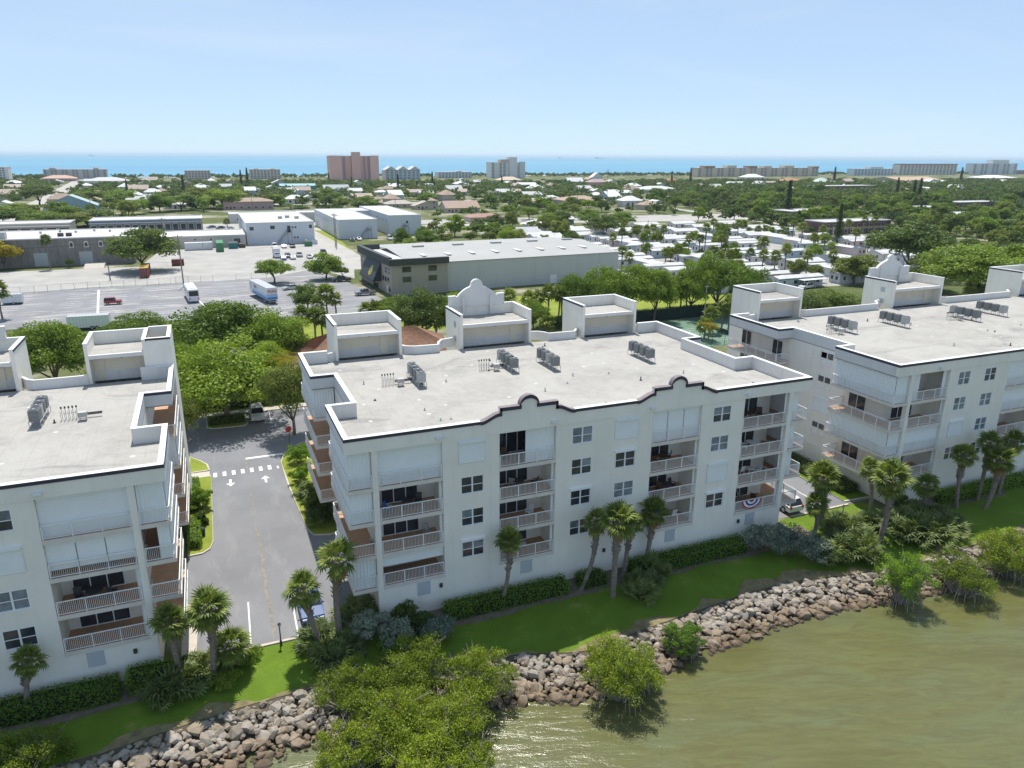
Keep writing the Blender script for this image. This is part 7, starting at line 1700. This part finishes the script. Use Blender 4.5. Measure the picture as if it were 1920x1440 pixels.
FA = np.array([f[:4] for f in FOOT]); FB = np.array([f[:4] for f in FOOT if f[4] != 'mobile home'])
cand = []
for zi, (pp, dens, tones) in enumerate(ZONES):
    wp = [tuple(P(u, v)[:2]) for u, v in pp]; x0, x1 = min(p[0] for p in wp), max(p[0] for p in wp); y0, y1 = min(p[1] for p in wp), max(p[1] for p in wp)
    n = int((x1-x0)*(y1-y0)/1e4*dens); 
    for _ in range(n):
        x, y = rnd.uniform(x0, x1), rnd.uniform(y0, min(y1, 1290))
        if not inpoly(x, y, wp): continue
        w_ = rnd.choice((rnd.uniform(4, 8), rnd.uniform(6, 13)))*(1.12 if zi == 2 else 1); h = w_*rnd.uniform(.62, .90)
        if zi in (0, 1): h = min(h, 8.6)
        if y > 700: h = min(h, 6.5)
        g_ = w_*.3
        if zi == 7: w_ = rnd.uniform(3.5, 7.5); h = w_*rnd.uniform(.8, 1.1); g_ = -.8
        if ((FA[:, 0]-g_ < x) & (x < FA[:, 1]+g_) & (FA[:, 2]-g_ < y) & (y < FA[:, 3]+g_)).any(): continue
        if rnd.random() < (.8 if zi != 4 else .3) and ((FB[:, 0] < x) & (x < FB[:, 1]) & (FB[:, 2]-70 < y) & (y < FB[:, 2])).any(): continue
        if any(inpoly(x, y, r) for r in ROADS): continue
        cand.append((x, y, h, w_, rnd.choice(tones)))
for _ in range(1500):
    x, y = rnd.uniform(-420, 2100), rnd.uniform(1235, 1326); g_ = 3
    if ((FA[:, 0]-g_ < x) & (x < FA[:, 1]+g_) & (FA[:, 2]-40 < y) & (y < FA[:, 3]+g_)).any(): continue
    cand.append((x, y, rnd.uniform(3.5, 7.5), rnd.uniform(6, 11), rnd.choice(('dark', 'mid', 'olive'))))
cand.sort(key=lambda c: c[3]*c[2]/((Vector((c[0], c[1], 0))-CAM_POS).length**2), reverse=True)
big = [c for c in cand[:320] if -10 < pix((c[0], c[1], 4))[0] < 1930][:250]; bigset = set(big); rest = [c for c in cand if c not in bigset]
lm = {}
for c in big: lm.setdefault((landmark(c[0], c[1]), c[4]), []).append(c)
for (l, tone), lst in lm.items():
    lst.sort(key=lambda c: pix((c[0], c[1], 4))[0])
    for i, c in enumerate(lst):
        d = (Vector((c[0], c[1], 0))-CAM_POS).length; tree(c[0], c[1], c[2], c[3], tone, f'{ADJ[tone]} tree {l}, {ORD[i]} from left of its tone', 2 if d > 330 else 1, 'town trees')
# far wood
rs = np.random.default_rng(99); V_ = []; TN_ = []; tv = {'mid': .45, 'dark': .1, 'olive': .7, 'bright': .95, 'yellow': 1}
for x, y, h, w_, tone in rest:
    d = sqrt((x-CAM_POS.x)**2+(y-CAM_POS.y)**2); nl = 150 if d < 500 else (90 if d < 800 else 55)
    K = 9; p, nr, _ = crown_pts(rs, K, nl//K, w_*.46, h*.42, h*.54, .7, (.3, .5)); V_.append(leaf_quads(p+np.array([x, y, 0]), nr, np.full(len(p), .62 if d < 500 else (.85 if d < 800 else 1.1)), rs, .75)); TN_.append(np.full(len(p)*4, tv[tone]+rs.normal()*.08, dtype=np.float32))
t = NT('far_wood_leaf'); at_ = t.n('Attribute', attribute_name='tone'); ri = t.n('NewGeometry').outputs['Random Per Island']
c = t.ramp(at_.outputs['Fac'], [(0.0, (0.075, 0.122, 0.030)), (0.45, (0.145, 0.215, 0.042)), (0.75, (0.185, 0.205, 0.055)), (1.0, (0.195, 0.275, 0.05))]); c = t.mix(t.math('MULTIPLY', ri, .5), c, (0.06, 0.095, 0.025)); t.col(c); t.set(.6, .2)
tr = t.n('BsdfTranslucent'); t.l(c, tr.inputs[0]); mx = t.n('MixShader'); mx.inputs[0].default_value = .42; t.l(t.b.outputs[0], mx.inputs[1]); t.l(tr.outputs[0], mx.inputs[2]); t.l(mx.outputs[0], t.out.inputs[0])
me = fast_mesh('far_wood', np.concatenate(V_), 4, t.m); a_ = me.attributes.new('tone', 'FLOAT', 'POINT'); a_.data.foreach_set('value', np.concatenate(TN_)); o = link('far_wood', me); tag(o, 'distant tree canopy covering the town down to the beach', 'trees', None, 'stuff')
# ------------------------------------------------------------------ sea haze
t = NT('sea_haze'); t.t.nodes.remove(t.b); pv = t.n('VolumePrincipled'); pv.inputs['Color'].default_value = (0.72, 0.88, 1.0, 1); pv.inputs['Density'].default_value = 0.00006; pv.inputs['Anisotropy'].default_value = 0.2
t.l(pv.outputs[0], t.out.inputs['Volume'])
o = MB().box(-41000, 41000, -1200, 43000, -4, 60).build('haze', t.m); tag(o, kind='stuff')
